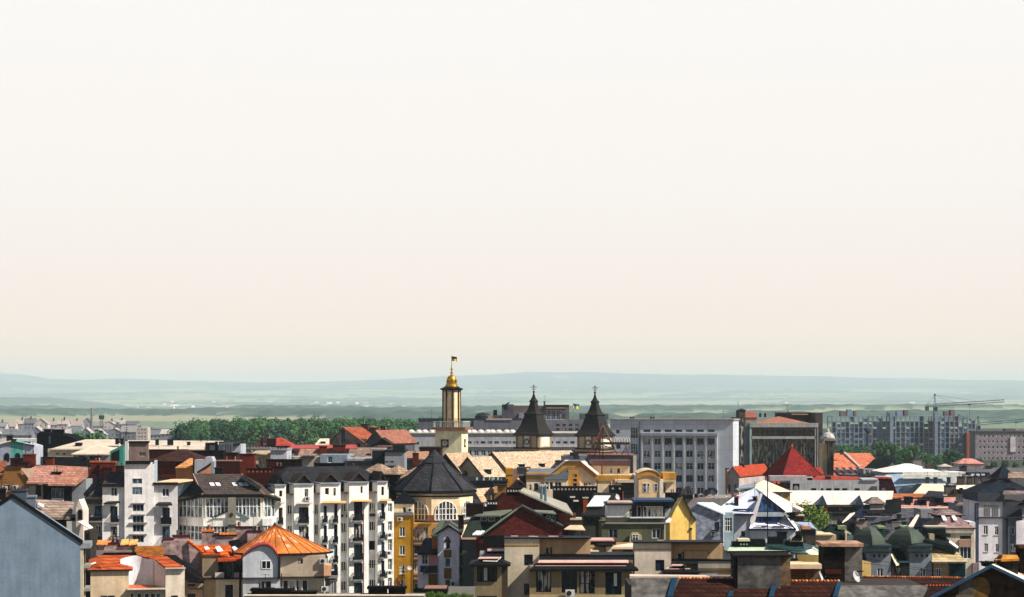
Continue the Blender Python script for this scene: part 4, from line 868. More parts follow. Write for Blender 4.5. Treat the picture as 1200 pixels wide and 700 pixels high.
b.block(5, 45, 546, 6, mat('#3a2622', 'brick'), [], v=1, side=False)
b = B('stack_row_house', 'dark red house roof crowded with brick stacks left of the white tower', 'house', 104, 345)
for a, c, t in ((106, 117, 541), (117, 135, 541), (134, 144, 546), (121, 131, 548)): b.chim(a, c, t, 566, rnd.uniform(0, 2), brick if a in (117, 106) else dbrick, 1.3, cap='#b4532e' if a < 118 else '#37201c')
b.block(103, 146, 556, 10, dbrick, [], v=.6, side=False); b.box(105, 118, 540, 542, 3, 1, mat('#c8602e', 'tile'), 'ridge_tile')
# white tower block
wht = mat('#d9d4d0'); wh2 = mat('#c9c4c4')
b = B('white_tower_block', 'tall narrow white rendered stair tower with stacked triple windows and flanking wings', 'apartment block', 100, 300, 9)
ws = [(155, 571, 166.5, 579.7, 'g3')] + [(155.5, y, 168.5, y + 8.4, 'g3') for y in (591, 604.5, 615, 627.5, 640)] + [(155, 561, 166.5, 567, 'g2')]
b.block(146, 180.5, 544, 9, wht, ws, v=-.5, side=False, name='stair_tower')
for y in (590, 603.5, 613, 626.5): b.box(154 - (y > 604) * 2.5, 170 + (y > 604) * 2.5, y - .5, y + .7, -.8, .29, mat('#8d8a8a'), 'ledge')
b.box(147, 176, 540.5, 544, -.9, 10, mat('#131518', 'metal'), 'roof'); b.block(151, 173.5, 519, 6, mat('#7d6a66'), [(162.5, 530.3, 171, 535, 'o1')], v=0, side=False, name='lift_house', z0=b.z(540.5)); b.box(150, 174.5, 517.8, 519.2, -.3, 6.8, mat('#16181b'), 'lift_roof')
o = b.bars('flue_pipe', mat('#b9b9b8', 'metal'), [((147.3, 517.5, -.2), (147.3, 540, -.2)), ((149.6, 517.5, -.2), (149.6, 540, -.2))], .15); b.aerial(148.5, 497, 517, 1, 5, .35); b.aerial(147, 505, 517, .6, 2, .3)
b.block(180.5, 183.5, 541, 8, mat('#9fb1bd'), [], v=.2, side=False, name='side_strip')
b.block(120, 146, 568.3, 10, wht, [(130, 571.5, 137.5, 581.5, 'w2'), (129.3, 593.5, 137.8, 612, 'd3'), (129.8, 617.5, 137.5, 636, 'd3'), (129.8, 641, 137.5, 660, 'd3')], side=False, name='left_wing')
b.plate([(119, 568.6, -.6), (146, 568.6, -.6), (146, 553, 6), (128, 553, 6)], .3, mat('#4a474a', 'tile')); b.box(119, 146, 567.2, 568.8, -.7, .6, mat('#202225', 'metal'), 'gutter')
b.plate([(121, 590, -1.2), (141, 588.5, -1.2), (139, 587, -.05), (126, 587.5, -.05)], .15, mat('#17191c', 'metal'), 'canopy'); b.balcony(129.2, 139.5, 605, 613, 0, .6); b.balcony(129.2, 139.5, 629, 637.5, 0, .6)
b.block(99, 120, 580, 9, mat('#a8a39a'), [(111, 593, 119, 605, 'd2'), (100.5, 619, 106, 626, 'w2'), (112, 616, 118.5, 626, 'w2')], v=.8, side=False, name='loggia_wing')
b.plate([(100, 580.5, .2), (120, 580.5, .2), (120, 567, 6), (107, 567, 6)], .25, mat('#565154', 'tile')); b.box(97, 120, 585.5, 590, -.6, 1.4, mat('#1b1d21', 'metal'), 'canopy'); b.balcony(99, 119.5, 603, 611, .8, 1.4, solid=False); b.balcony(99, 119.5, 626, 634, .8, 1.4)
b.plate([(98, 578, -.6), (104, 578, -.6), (121, 558, 5), (118, 556, 6)], .4, mat('#15171a', 'metal'), 'black_verge')
b.block(180.5, 208, 568.3, 10, wh2, [(190, 572.5, 198.3, 582, 'w2'), (190.3, 595, 199, 612, 'd3'), (190.3, 617.5, 199, 634, 'd3')], side=False, name='right_wing')
b.box(179.5, 208.5, 565.5, 568.4, -.6, 11, mat('#1b1c1f', 'metal'), 'gutter'); b.plate([(181, 565.3, -.5), (209, 564.5, -.5), (226, 562, 1), (219, 561.5, 6), (201, 561.5, 5)], .2, mat('#d8b58a', 'metal'))
b.plate([(182, 591.5, -1.3), (202, 591.5, -1.3), (200.5, 588.5, -.05), (186, 588.5, -.05)], .15, mat('#1b1c20', 'metal'), 'canopy'); b.balcony(188.5, 201, 606.5, 614.5, 0, .8, solid=True, m=mat('#1b1d22')); b.balcony(189, 200.5, 630, 638, 0, .7)
b = B('brick_gable_house', 'dark red hipped roof over a red brick wall between the white tower and orange gable', 'house', 174, 345, -8)
b.block(183, 206, 541, 8, brick, [], side=False); b.hip(b.x(177), b.x(232), 0, 8, b.z(540.5), b.z(527), mat('#4f322e', 'tile'), 3.5, 4, .5); b.block(206, 232, 541, 8, dbrick, [], v=.4, side=False, name='side_wall')
b = B('orange_gable_house', 'small lit orange roof with an orange wall right of the dark red roof', 'house', 205, 335, -20)
b.block(206, 227, 549.5, 6, mat('#c4834c'), [], side=False); b.plate([(205, 548.2, -.4), (226, 548.2, -.4), (226, 537, 5), (222, 537.3, 5)], .25, mat('#d8935a', 'tile')); b.box(208, 222, 543.4, 544.6, 1.8, .5, mat('#5a3524'), 'snow_guard'); b.block(226, 229, 539, 5, brick, [], v=-.3, side=False, name='brick_pier')
b = B('pale_gable_wall_house', 'pale grey rendered firewall with a black sloping edge above the brown roof', 'house', 228, 332)
MB().prism_y([(b.x(228), 0), (b.x(250), 0), (b.x(250), b.z(540)), (b.x(248), b.z(535.5)), (b.x(241), b.z(535.5)), (b.x(240), b.z(539)), (b.x(228), b.z(539))], 0, 3).build('wall', mat('#a4a6ae'), b.e)
MB().prism_y([(b.x(232, -.5), b.z(555)), (b.x(247, -.5), b.z(555)), (b.x(247, -.5), b.z(545)),], -.6, -.1).build('orange_lean_to', mat('#c98a66'), b.e); b.bars('black_verge', mat('#17181a', 'plain'), [((231, 554, -.7), (247, 544, -.7))], .15); b.box(247, 251, 541, 555, -.5, 2, mat('#8f949c'), 'buttress')
b = B('cream_long_roof_hall', 'long low cream roof running behind the white tower and the bell turret', 'hall', 150, 480)
b.block(148, 264, 527, 16, mat('#93897d'), [], side=False); b.plate([(146, 526.5, -.4), (265, 526.5, -.4), (262, 516.8, 16), (150, 516, 16)], .25, mat('#cabaa6', 'seam'))
for x in (182, 196, 199, 219): b.chim(x, x + 3.5, 515 + (x == 219) * 3, 522, 5, mat('#23252a')) 
for i in range(12): x = rnd.uniform(215, 262); b.aerial(x, 508 + rnd.uniform(0, 4), 518, 12, 2, .5)
b = B('bell_turret', 'small dark green bell turret with an open arch rising over the cream roof', 'turret', 205, 500)
m = MB(); z0, z1 = b.z(517), b.z(506)
for sx in (0, 1.1): 
    for sy in (0, 1.1): m.box(sx, sx + .3, sy, sy + .3, z0 + .8, z1)
m.build('post', mat('#1d3338', 'metal'), b.e)['kind'] = 'stuff'
MB().box(0, 1.4, 0, 1.4, 0, z0 + .8).build('base', mat('#1d3338', 'metal'), b.e); MB().lathe(.7, .7, [(.95, z1), (.95, z1 + .2), (.7, z1 + .5), (.4, z1 + .75), (.12, z1 + 1), (.06, z1 + 1.4)], 12).build('dome', mat('#182a30', 'metal'), b.e)
b = B('metal_vent_house', 'grey rooftop plant house with upright ribs and black frames', 'plant house', 241, 400)
b.block(241, 282, 521, 8, mat('#a5abb0'), [], side=False); b.box(240.5, 245, 519, 530, -.4, .39, mat('#1c1f24'), 'black_frame'); b.box(252, 255, 517.5, 530, -.4, .39, mat('#1c1f24'), 'black_frame'); b.box(244, 252, 519, 521.5, -.5, 3, mat('#1c1f24'), 'black_roof'); b.plate([(272, 521, -.5), (281.5, 519, -.5), (281.5, 517.5, 6), (256, 517.5, 6)], .3, mat('#1d2024', 'metal'))
for i in range(6): x = 256.5 + i * 2.8; b.box(x, x + 1.9, 519.5, 531, -.9, .8, mat('#5d656c', 'metal'), 'rib')
# dark host houses that carry the chimney blocks
for a, c, d, dp, zz, m, lb in ((176, 262, 338, 42, 17.5, mat('#4a4440', 'plaster'), 'dark tarred flat roofed house under the left brick chimney blocks'), (262, 352, 316, 62, 17.2, mat('#5a5048', 'plaster'), 'dark flat roofed house under the big chimney block with orange slots'), (352, 440, 330, 60, 18.2, mat('#4c4a4a', 'plaster'), 'dark flat roofed house behind the white bayed block')):
    b = B('dark_roof_house', lb, 'house', a, d); x0, x1 = 0, b.x(c); MB().box(x0, x1, 0, dp, 0, zz).build('wall', m, b.e); MB().box(x0 - .2, x1 + .2, -.2, dp + .2, zz + .004, zz + .3).build('roof', mat('#1a1a1b', 'tile'), b.e)
# dark brick boxes above the brown roof
for a, c, t, bt, d, m, lb, pot, cap in (
    (175, 218, 527, 536, 375, dbrick, 'low black tarred roof edge behind the dark red hipped roof', 0, '#15110f'), (218, 262, 528, 538, 372, mat('#1f1a19', 'tile'), 'long black roof parapet below the ribbed plant house', 0, '#141312'),
    (250, 281, 539.5, 556, 345, dbrick, 'wide dark red chimney block with pink capping stones', 0, '#a0736a'), (264, 278, 530.5, 540, 365, dbrick, 'dark brick stack behind the pink capped block', 0, '#3a1b18'), (280, 298, 532, 552, 350, brick, 'square dark red brick stack beside the cream house', 0, '#2c1715'),
    (289, 319, 549, 568, 318, dbrick, 'large black red brick chimney block with a row of orange flue slots', 6, '#17100f'), (312, 329, 538.5, 552, 355, dbrick, 'dark brown brick stack under the pale grey wall', 0, '#15110f'), (328, 353, 538.5, 552, 352, mat('#2b1715', 'brick'), 'long low black red parapet wall right of the dark brown stack', 0, '#100d0d'),
    (319, 343, 546.5, 560, 335, dbrick, 'dark brick parapet behind the first white bay roof', 0, '#141010'), (368, 403, 543, 562, 335, mat('#1d1514', 'brick'), 'long black tarred chimney wall above the white bays', 0, '#0f0e0e'), (400, 416, 547.5, 563, 333, mat('#2a1614', 'brick'), 'short black red wall with a white edge next to the black tarred wall', 0, '#111')):
    cap = '#111111' if cap == '#111' else cap
    b = B('chimney_block', lb, 'chimney', a, d); b.chim(a, c, t, HY + (H - 16.5) * F / d, 0, m, 2.2, cap=cap, pots=pot, potm=mat('#a8502e', 'plain') if pot else None)  # flue slots are plain orange plates
b = B('cream_house', 'small cream rendered house with one dark window among brick stacks', 'house', 296, 372)
b.block(296, 319, 531, 8, mat('#c7ad84'), [(303, 536.5, 306.3, 543, 'd1')], side=False); b.plate([(295, 531.3, -.4), (317.5, 532.5, -.4), (318, 527.5, 6), (300, 528, 6)], .2, mat('#b8a589', 'tile')); b.plate([(296, 538, -.6), (304, 548, -.6), (304, 548.5, 0), (296, 538.5, 0)], .4, dbrick, 'verge')
b = B('pale_grey_house', 'pale grey rendered house behind a scatter of small roof vents', 'house', 317, 368)
b.block(317, 336, 528, 8, mat('#a9abb0'), [], side=False); b.box(316.5, 336.5, 526.4, 528, -.3, 9, mat('#8d8f92'), 'parapet')
for i in range(6): x = 319 + i * 3; b.box(x, x + 1.6, 525, 527, rnd.uniform(0, 3), .7, mat('#33353a'), 'roof_vent')
b = B('red_hip_house', 'red hipped roof with two thin black chimneys in front of the wood belt', 'house', 296, 480)
b.block(294, 340, 523, 12, mat('#8a6a60'), [], side=False); b.hip(b.x(312), b.x(340), 0, 9, b.z(522.5), b.z(513), mat('#b04a40', 'tile'), 2.5, 4.5, .4); b.plate([(295, 523, -.4), (320, 523, -.4), (318, 519.5, 5), (300, 519.8, 5)], .2, mat('#7a3634', 'tile')); b.chim(305.3, 308, 512, 523, 1, mat('#3a2c2c'), cap='#a0453c'); b.chim(313, 323, 513.5, 523, -.6, mat('#33272a'), 1.2, cap='#a0453c')
b = B('low_pipe_roof', 'low grey roof cluttered with pipes in front of the red hipped roof', 'house', 281, 420)
b.block(281, 318, 527, 8, mat('#9a7f6f'), [], side=False); b.box(281, 318, 525.5, 527, -.2, 9, mat('#77797b'), 'parapet')
for i in range(9): x = 284 + i * 3.6; b.bars('roof_pipe', mat('#4a5054', 'metal'), [((x, 526.5, .5), (x + 4, 523.5, 2))], .1)
b = B('red_strip_roof_house', 'long low house with a bright red roof strip and beige tiled front', 'house', 338, 420)
b.block(338, 450, 526, 10, mat('#9b8a80'), [], side=False); b.plate([(337, 525.3, -.4), (420, 525.3, -.4), (418, 521.3, 6), (343, 521.5, 6)], .2, mat('#b5483f', 'seam')); b.plate([(349, 534, -2.2), (373, 534, -2.2), (372, 525.6, -.3), (352, 525.6, -.3)], .2, mat('#a08070', 'tile')); b.plate([(407, 538, -3), (438, 538, -3), (435, 525.4, -.3), (410, 525.4, -.3)], .2, mat('#8f7a6c', 'tile'))
b.box(410.5, 415, 532, 534, -2.2, .3, mat('#d8d8dc', 'plain'), 'skylight'); b.box(430, 435, 531.5, 534.5, -2.2, .4, mat('#25282c', 'plain'), 'skylight'); b.chim(374, 382.5, 523, 534, -2, brick, 1.2); b.chim(390, 404.5, 521.5, 529, -1.5, brick, 1.2); b.box(418, 422, 519.5, 524, 3, 1, mat('#22252a'), 'roof_vent')
b = B('blue_grey_house', 'blue grey rendered house front with one framed window below the red strip roof', 'house', 340, 405)
b.block(375, 407, 533, 8, mat('#84909a'), [(384, 535, 389.5, 542.5, 'w1')], v=0, side=False); b.block(340, 375, 535.5, 8, mat('#a59c90'), [], v=.5, side=False, name='pale_wing'); b.box(352, 368, 535, 537, -.4, 8, mat('#3b3e42'), 'roof_edge'); b.block(407, 447, 540, 10, mat('#787b80'), [], v=.4, side=False, name='grey_wing'); b.box(406, 446, 543, 545, -.3, .6, mat('#5c5f64'), 'ledge'); b.box(406, 446, 537.6, 540.2, -.6, 11, mat('#9a9da0'), 'parapet')
for a in (336, 341, 345): b.box(a, a + 3.5, 526 + (a - 336) * .4, 531, -1.5, 2, mat('#2b2d31'), 'roof_box')
b = B('white_sloped_shed', 'small bright roofed shed beyond the red strip roof', 'shed', 369, 520)
b.block(369, 386, 522, 5, mat('#8f8a84'), [], side=False); b.plate([(368, 522.3, -.3), (386, 522.3, -.3), (386, 514, 5), (375, 514, 5)], .2, mat('#d8c8ae', 'tile')); b.chim(376, 381, 517.5, 521, 1, mat('#3b3836'))
# ------------------------------------------------------------------ white bayed block, bow fronted house, octagon
cw = mat('#ebe6de'); rec = mat('#cfcfd0'); rwd = mat('#3a3b40', 'tile')
b = B('white_bayed_block', 'long white apartment block with projecting bays, dark balconies and recessed window strips', 'apartment block', 321, 312, 20)
def rows(px0, px1, ys, st): return [(px0, y0, px1, y1, st) for y0, y1 in ys]
bays = [(322.5, 335, 569.5, [(327.3, 575, 330.8, 582, 'd1')] + rows(326.5, 331.2, [(595, 614), (618, 637), (641, 660)], 'd1')),
 (344.5, 367.5, 568.5, [(357, 573.2, 361.5, 582.3, 'g1')] + rows(350.3, 361.8, [(594.6, 613), (617, 636), (640, 660), (663, 683)], 'd2')),
 (375.5, 399, 567.5, [(381, 572, 385.6, 580, 'w1'), (390.8, 572, 393.6, 581, 'd1')] + rows(379.3, 383.2, [(593, 612.5), (616, 636), (639, 659), (662, 682)], 'd1') + rows(391.3, 395.6, [(591, 612.5), (615, 636), (639, 659), (662, 682)], 'd1')),
 (409, 432, 566.3, [(422.6, 570, 425, 578, 'd1')] + rows(414.8, 425, [(588, 610), (614, 634), (638, 656), (660, 679), (683, 700)], 'd2')),
 (442.5, 454, 565.6, [(447, 570.5, 450, 580.5, 'd1')] + rows(446.8, 450.6, [(590, 608), (613, 631), (635, 653), (657, 676), (680, 698)], 'd1')),
 (454.2, 461.5, 588, rows(454.8, 459.8, [(590, 600), (611, 622), (632, 645.5), (655, 668), (677, 690)], 'w22'))]
recs = [(335, 344.5, 579, rows(336.6, 342.6, [(592, 603), (616, 627), (640, 650)], 'w2s')), (367.5, 375.5, 578, rows(368.8, 374.3, [(591, 603), (615, 627), (639, 650), (662, 673)], 'w2s')),
 (399, 409, 577, rows(399.7, 407.6, [(590, 600), (612.5, 624), (636, 647), (658, 669), (681, 692)], 'w3s')), (432, 442.5, 577, rows(432.7, 441, [(589, 600.5), (611, 622), (656, 666.5), (679, 689)], 'w3') + [(432.4, 634, 441.6, 644.5, 'hole')])]
for i, (a, c, t, w) in enumerate(bays): b.block(a, c, t, 3.0 if i < 5 else 2, cw, w, v=-1.2 if i < 5 else -.7, side=False, name='bay', rev=.3)
for a, c, t, w in recs: b.block(a, c, t, 2.2, rec, w, v=.2, side=False, name='recess', rev=.14)
x1 = b.x(461); zt = b.z(566, px=400)
MB().box(0, x1, 2.6, 13, 0, zt - .6).build('core', cw, b.e); b.hip(.5, x1, 2.2, 13.5, zt - .6, zt + 2.3, rwd, 3.5, 5, .3)
for i, (a, c, t, w) in enumerate(bays[:5]):
    b.box(a - .7, c + .7, t - 1.6, t - .1, -1.5, 4.4, mat('#878e96', 'metal'), 'parapet'); xa, xc = b.x(a, -.9), b.x(c, -.9); zz = b.z(t - 1.5, x=xa, v=-.9)
    b.gable(xa + .3, xc - .1, -.4, 4.5, zz, zz + 1.3, mat('#5f5048' if i != 0 else '#4d4a48', 'tile'), mat('#25272b'), 'y', .25)
for a, c, y in ((325, 333, 588.5), (348, 366, 589), (377, 390, 588), (388, 406, 588), (412, 436, 586.3), (445, 459, 585.5)): b.plate([(a, y + 1.2, -2.2), (c, y + 1.2, -2.2), (c - 1, y - .8, -1.19), (a + 2, y - .8, -1.19)], .08, mat('#c99a5c' if a > 370 else '#a8a39c', 'metal'), 'canopy')
for a, c, y in ((335, 345, 580), (367.5, 376, 579), (399, 409, 578.2), (432, 442, 577.5)): b.box(a, c, y - 1, y + .4, -.9, 1.09, mat('#7b6356', 'tile'), 'sill_roof'); b.box(a + .3, c - .3, y - 13, y - 1, 1.9, .6, mat('#22252a', 'tile'), 'dark_dormer')
for (a, c), ys in (((349.8, 362.3), (614, 637.5, 661)), ((378.3, 384.2), (613, 637, 660)), ((390.4, 396.4), (613, 637, 660)), ((414, 426), (611, 635, 657, 680)), ((446, 451.6), (609, 632, 654, 677)), ((325.8, 332), (615, 638))):
    for y in ys: b.balcony(a, c, y - 8, y, -1.2, .55, m=mat('#20262e', 'plain'))
for px, py in ((401, 604.5), (407, 604.5), (434.5, 603.5), (437.8, 603.5), (455.5, 648), (456.5, 627), (456.5, 671), (360, 584.5)): b.ac(px, py, .19 if px in (401, 407, 434.5, 437.8) else -1.2)
b.bars('downpipe', mat('#a0543c', 'plain'), [((426.3, 588, -1.25), (426.3, 700, -1.25))], .05); b.bars('downpipe', mat('#5d6066', 'plain'), [((344, 570, -1.25), (344, 700, -1.25))], .05); b.bars('downpipe', mat('#5d6066', 'plain'), [((408.6, 568, -1.25), (408.6, 700, -1.25))], .05)
# dormered tops behind the bays
b = B('dormered_house', 'black roofed house with cream faced dormers at the right end of the white bays', 'house', 418, 345, -25)
for a, c, t, e in ((425, 447, 544, 554), (450, 466, 545.5, 556)):
    x0, x1, y0, y1, zt = b.block(a, c, e, 5, mat('#22252a'), [], side=False, name='dormer'); b.hip(x0, x1, y0, y1, zt, b.z(t, px=a), mat('#9c846f', 'tile'), 1.4, 2.4, .3)
b.block(418, 455, 560, 9, mat('#2a2c30'), [], v=-.6, side=False); b.plate([(426, 561, -1), (452, 562, -1), (448, 556, -.1), (428, 556, -.1)], .2, mat('#9c7a66', 'tile')); b.block(452, 470, 556.5, 6, mat('#7e7f84'), [(456, 560, 459.5, 565, 'w1')], v=1, side=False, name='side_dormer')
for i in range(3): b.plate([(463 + i * 3, 566 - i * 3, -1), (478 + i * 5, 561 - i * 5, 2), (484 + i * 2, 553 - i * 3, 4), (470, 560 - i * 2, 3)], .15, mat(rnd.choice(['#a98c74', '#7c8286', '#33363a']), 'tile'), 'roof_slope')

# bow fronted house
b = B('bow_fronted_house', 'grey roofed house with a wide bow front of tall windows and five skylights', 'house', 209, 306, 5)
pts = [(b.x(209.5, 4), 4.0), (b.x(239, 0), 0.0), (b.x(307.5, 0), 0.0), (b.x(321.5, 2.6), 2.6), (b.x(321.5, 14), 14.0), (b.x(209.5, 14), 14.0)]
ztop = b.z(580, px=270); MB().prism(pts, 0, ztop).build('wall', mat('#d8cdb4'), b.e)
def facet(b, p, q, z0, z1, nx, ny, fr, gm, pad=.15, name='glazing', sub=.05):
    p, q = Vector(p), Vector(q); d = (q - p).normalized(); n = Vector((d.y, -d.x)); L_ = (q - p).length; ang = math.atan2(d.y, d.x)
    o = MB().poly([(pad, -.03, z0), (L_ - pad, -.03, z0), (L_ - pad, -.03, z1), (pad, -.03, z1)]).build(name, gm, b.e, (p.x, p.y, 0)); o.rotation_euler = (0, 0, ang); m = MB()
    for i in range(nx + 1): x = pad + (L_ - 2 * pad) * i / nx; t = .09 if i % 2 == 0 else .045; m.box(x - t, x + t, -.16, -.032, z0, z1)
    for j in range(ny + 1):
        z = z0 + (z1 - z0) * (j / ny if ny != 2 or j != 1 else .56); m.box(pad + .1, L_ - pad - .1, -.13, -.033, z - .045, z + .045)
    m.build('glazing_bar', fr, o)['kind'] = 'stuff'; return o
zg0, zg1 = b.z(606.5, px=270), b.z(584, px=270); zl0, zl1 = b.z(633, px=270), b.z(617, px=270); fw = mat('#d9d6cd', 'plain'); gg = glassmat('#2a4250', '#9aa3a4')
for p, q, n in ((pts[0], pts[1], 6), ((pts[1][0] + .1, 0), (b.x(269), 0), 6), ((b.x(274), 0), (pts[2][0] - .1, 0), 7), (pts[2], pts[3], 3)):
    facet(b, p, q, zg0, zg1, n, 2, fw, gg); facet(b, p, q, zl0, zl1, n, 2, fw, glassmat('#18242c', '#7d8488')); facet(b, p, q, zl0 - 3.2, zl1 - 3.2, n, 2, fw, glassmat('#18242c', '#7d8488'))
wb = mat('#e2ddd4')
for z0, z1 in ((zl1 + .05, zg0 - .08), (zl0 - .9, zl0 - .1)):
    m = MB(); m.prism([(x + dx, y + dy) for (x, y), (dx, dy) in zip(pts[:4], ((-.1, -.3), (-.1, -.32), (.1, -.32), (.2, -.25)))] + [(pts[3][0], pts[3][1] + .5), (pts[0][0], pts[0][1] + .5)], z0, z1); m.build('spandrel', wb, b.e)
b.box(251, 290, 599, 607, -.45, .1, wb, 'pediment') if False else MB().prism_y([(b.x(250), zg0 - .07), (b.x(293), zg0 - .07), (b.x(275), b.z(599, px=271)), (b.x(268), b.z(599, px=271))], -.5, -.33).build('pediment', wb, b.e)
b.bars('pediment_edge', mat('#25282c', 'plain'), [((248, 606.8, -.6), (268, 598.6, -.6))], .09); b.bars('pediment_edge', mat('#6d93a4', 'plain'), [((274, 598.6, -.6), (292, 606.8, -.6))], .08)
b.box(267, 276.5, 583, 633, -.7, .65, mat('#8b8678'), 'pier'); o = MB().bar((b.x(271.5), -.72, b.z(603, px=271)), (b.x(271.5), -.8, b.z(603, px=271)), .28, 14).build('round_vent', mat('#3a3d3c', 'plain'), b.e); b.box(264.5, 280, 613.8, 615, -.95, .24, mat('#7f8a86'), 'ledge')
ov = .7; e = [(pts[0][0] - 1.0, 3.4), (pts[1][0] - .2, -ov), (pts[2][0] + .3, -ov), (pts[3][0] + 1.0, 2.0), (pts[3][0] + 1, 14.6), (pts[0][0] - 1, 14.6)]
zr = b.z(555.5, x=8, v=8); rl_, rr_ = (b.x(226, 8), 8.2), (b.x(283, 8), 8.2); zl = b.z(587, px=207, v=3.4); ze = ztop + .1; zrr = b.z(585, px=323, v=2)
E = [(*e[0], zl), (*e[1], ze), (*e[2], ze), (*e[3], zrr), (*e[4], zrr), (*e[5], zl)]; A, Bq = (*rl_, zr), (*rr_, zr)
MB().poly([E[1], E[2], Bq, A]).poly([E[0], E[1], A]).poly([E[2], E[3], Bq]).poly([E[3], E[4], Bq]).poly([E[4], E[5], A, Bq]).poly([E[5], E[0], A]).build('roof', mat('#5a504b', 'tile'), b.e)
m = MB()
for p, q in zip(E[:4], E[1:4]): m.poly([(p[0], p[1], p[2] - .45), (q[0], q[1], q[2] - .45), q, p]); m.poly([(p[0], p[1], p[2] - .45), (p[0], p[1] + 1.5, p[2] - .45), (q[0], q[1] + 1.5, q[2] - .45), (q[0], q[1], q[2] - .45)])
m.build('fascia', mat('#121417', 'plain'), b.e); m = MB(); m.bar(E[1], A, .1); m.bar(E[2], Bq, .08); m.build('hip_cap', mat('#b98f76', 'metal'), b.e); b.bars('verge_board', mat('#101214', 'plain'), [((207, 587, 3), (227.5, 564, 2.4)), ((227.5, 564, 2.4), (237.5, 577, -.7))], .18)
MB().poly([b.pt(208, 586.5, 3.1), b.pt(236.5, 577.2, -.6), b.pt(227.5, 564.5, 2.4)]).build('side_gable', mat('#37383c', 'tile'), b.e); MB().poly([b.pt(208, 586.5, 3.1), b.pt(227.5, 564.5, 2.4), b.pt(216, 567, 5), b.pt(208, 570, 5)]).build('glass_gable', mat('#4c5d68', 'tile'), b.e)
def onroof(px, py):
    """point on the front slope seen at (px, py)"""
    k = (HY - py) / F; s = (zr - ze) / (8.2 + ov); v = (H - b.zb + k * b.Y0 - ze - s * ov) / (s - k); return Vector((b.x(px, v), v, ze + s * (v + ov)))
for px in (247, 254, 273.5, 280.5, 287):
    q = [onroof(px, 569.8), onroof(px + 5, 569.8), onroof(px + 3, 566.6), onroof(px - 2, 566.6)]; q = [p + Vector((0, -.04, .1)) for p in q]; MB().slab(q, .08).build('skylight', mat('#dfe3ea', 'plain', rough=.25), b.e)
m = MB()
for i in range(16): p = onroof(243 + i * 4.1, 574.3); m.box(p.x - .03, p.x + .03, p.y - .03, p.y + .03, p.z, p.z + .35)
m.build('snow_guard', mat('#26282b', 'plain'), b.e); b.chim(251.5, 260.5, 548, 556, 8.2, mat('#1d1a1a', 'brick'))
MB().box(b.x(308, 0), b.x(319, 0), -1.2, -.4, b.z(615.5, px=312), b.z(607, px=312)).build('white_bay_box', mat('#eee9e2'), b.e)
MB().slab([b.pt(281, 560, 3), b.pt(286, 556, 6), b.pt(306, 571, 3), b.pt(304, 574, 0)], .12).build('roof_edge_panel', mat('#2c2c2e', 'tile'), b.e)
b = B('black_slope_house', 'black slated roof slope squeezed between the bow fronted house and the first white bay', 'house', 307, 316)
b.plate([(310, 577, -1), (324, 588, -1), (324, 568, 4), (308, 568, 4)], .3, mat('#2a2c30', 'tile')); b.block(311, 323, 586, 5, mat('#2c2d31'), [], side=False)

# octagonal house with ochre base
b = B('octagonal_house', 'big black pyramid roofed octagonal house with arched white windows on an ochre base', 'house', 507.5, 330, 0)
s = F / 330; Rr = 89 / s / 2 / math.cos(R(22.5)) * 1.02; cx, cy = 0.0, Rr; rot = R(20); zt = b.z(575, v=0); zw = zt
def octp(r, z): return [(cx + r * math.cos(rot + R(22.5 + 45 * k)), cy + r * math.sin(rot + R(22.5 + 45 * k)), z) for k in range(8)]
dr = Rr * .93; zb_ = b.z(700, v=0) - 1
MB().prism([p[:2] for p in octp(dr, 0)], 0, zt).build('drum', mat('#d9c39e'), b.e)
MB().prism([p[:2] for p in octp(dr + .12, 0)], b.z(583.2), b.z(581.5)).build('frieze', mat('#33383f'), b.e); MB().prism([p[:2] for p in octp(dr + .5, 0)], b.z(613.5), b.z(610.5)).build('balcony_ledge', mat('#4c4b4e'), b.e)
rfm = mat('#45464b', 'tile', var=.35); zap = b.z(530.5, v=Rr); o8 = octp(Rr * 1.01, zt - .1); t8 = octp(Rr * .27, b.z(542, v=Rr)); m = MB()
for k in range(8): m.poly([o8[k], o8[(k + 1) % 8], t8[(k + 1) % 8], t8[k]])
m.build('roof', rfm, b.e); MB().prism([p[:2] for p in octp(Rr * 1.03, 0)], zt - .55, zt - .104).build('eave', mat('#15171a', 'plain'), b.e)
m = MB(); o8 = octp(Rr * .31, b.z(542, v=Rr))
for k in range(8): m.poly([o8[k], o8[(k + 1) % 8], (cx, cy, zap + .6)])
m.poly(o8[::-1]); m.build('lantern_roof', rfm, b.e)
m = MB()
for k in range(8): a_, c_ = Vector(octp(Rr * 1.03, zt)[k]), Vector(t8[k]); m.bar(a_, c_, .1)
m.build('hip_cap', mat('#191b1e', 'metal'), b.e)['kind'] = 'stuff'
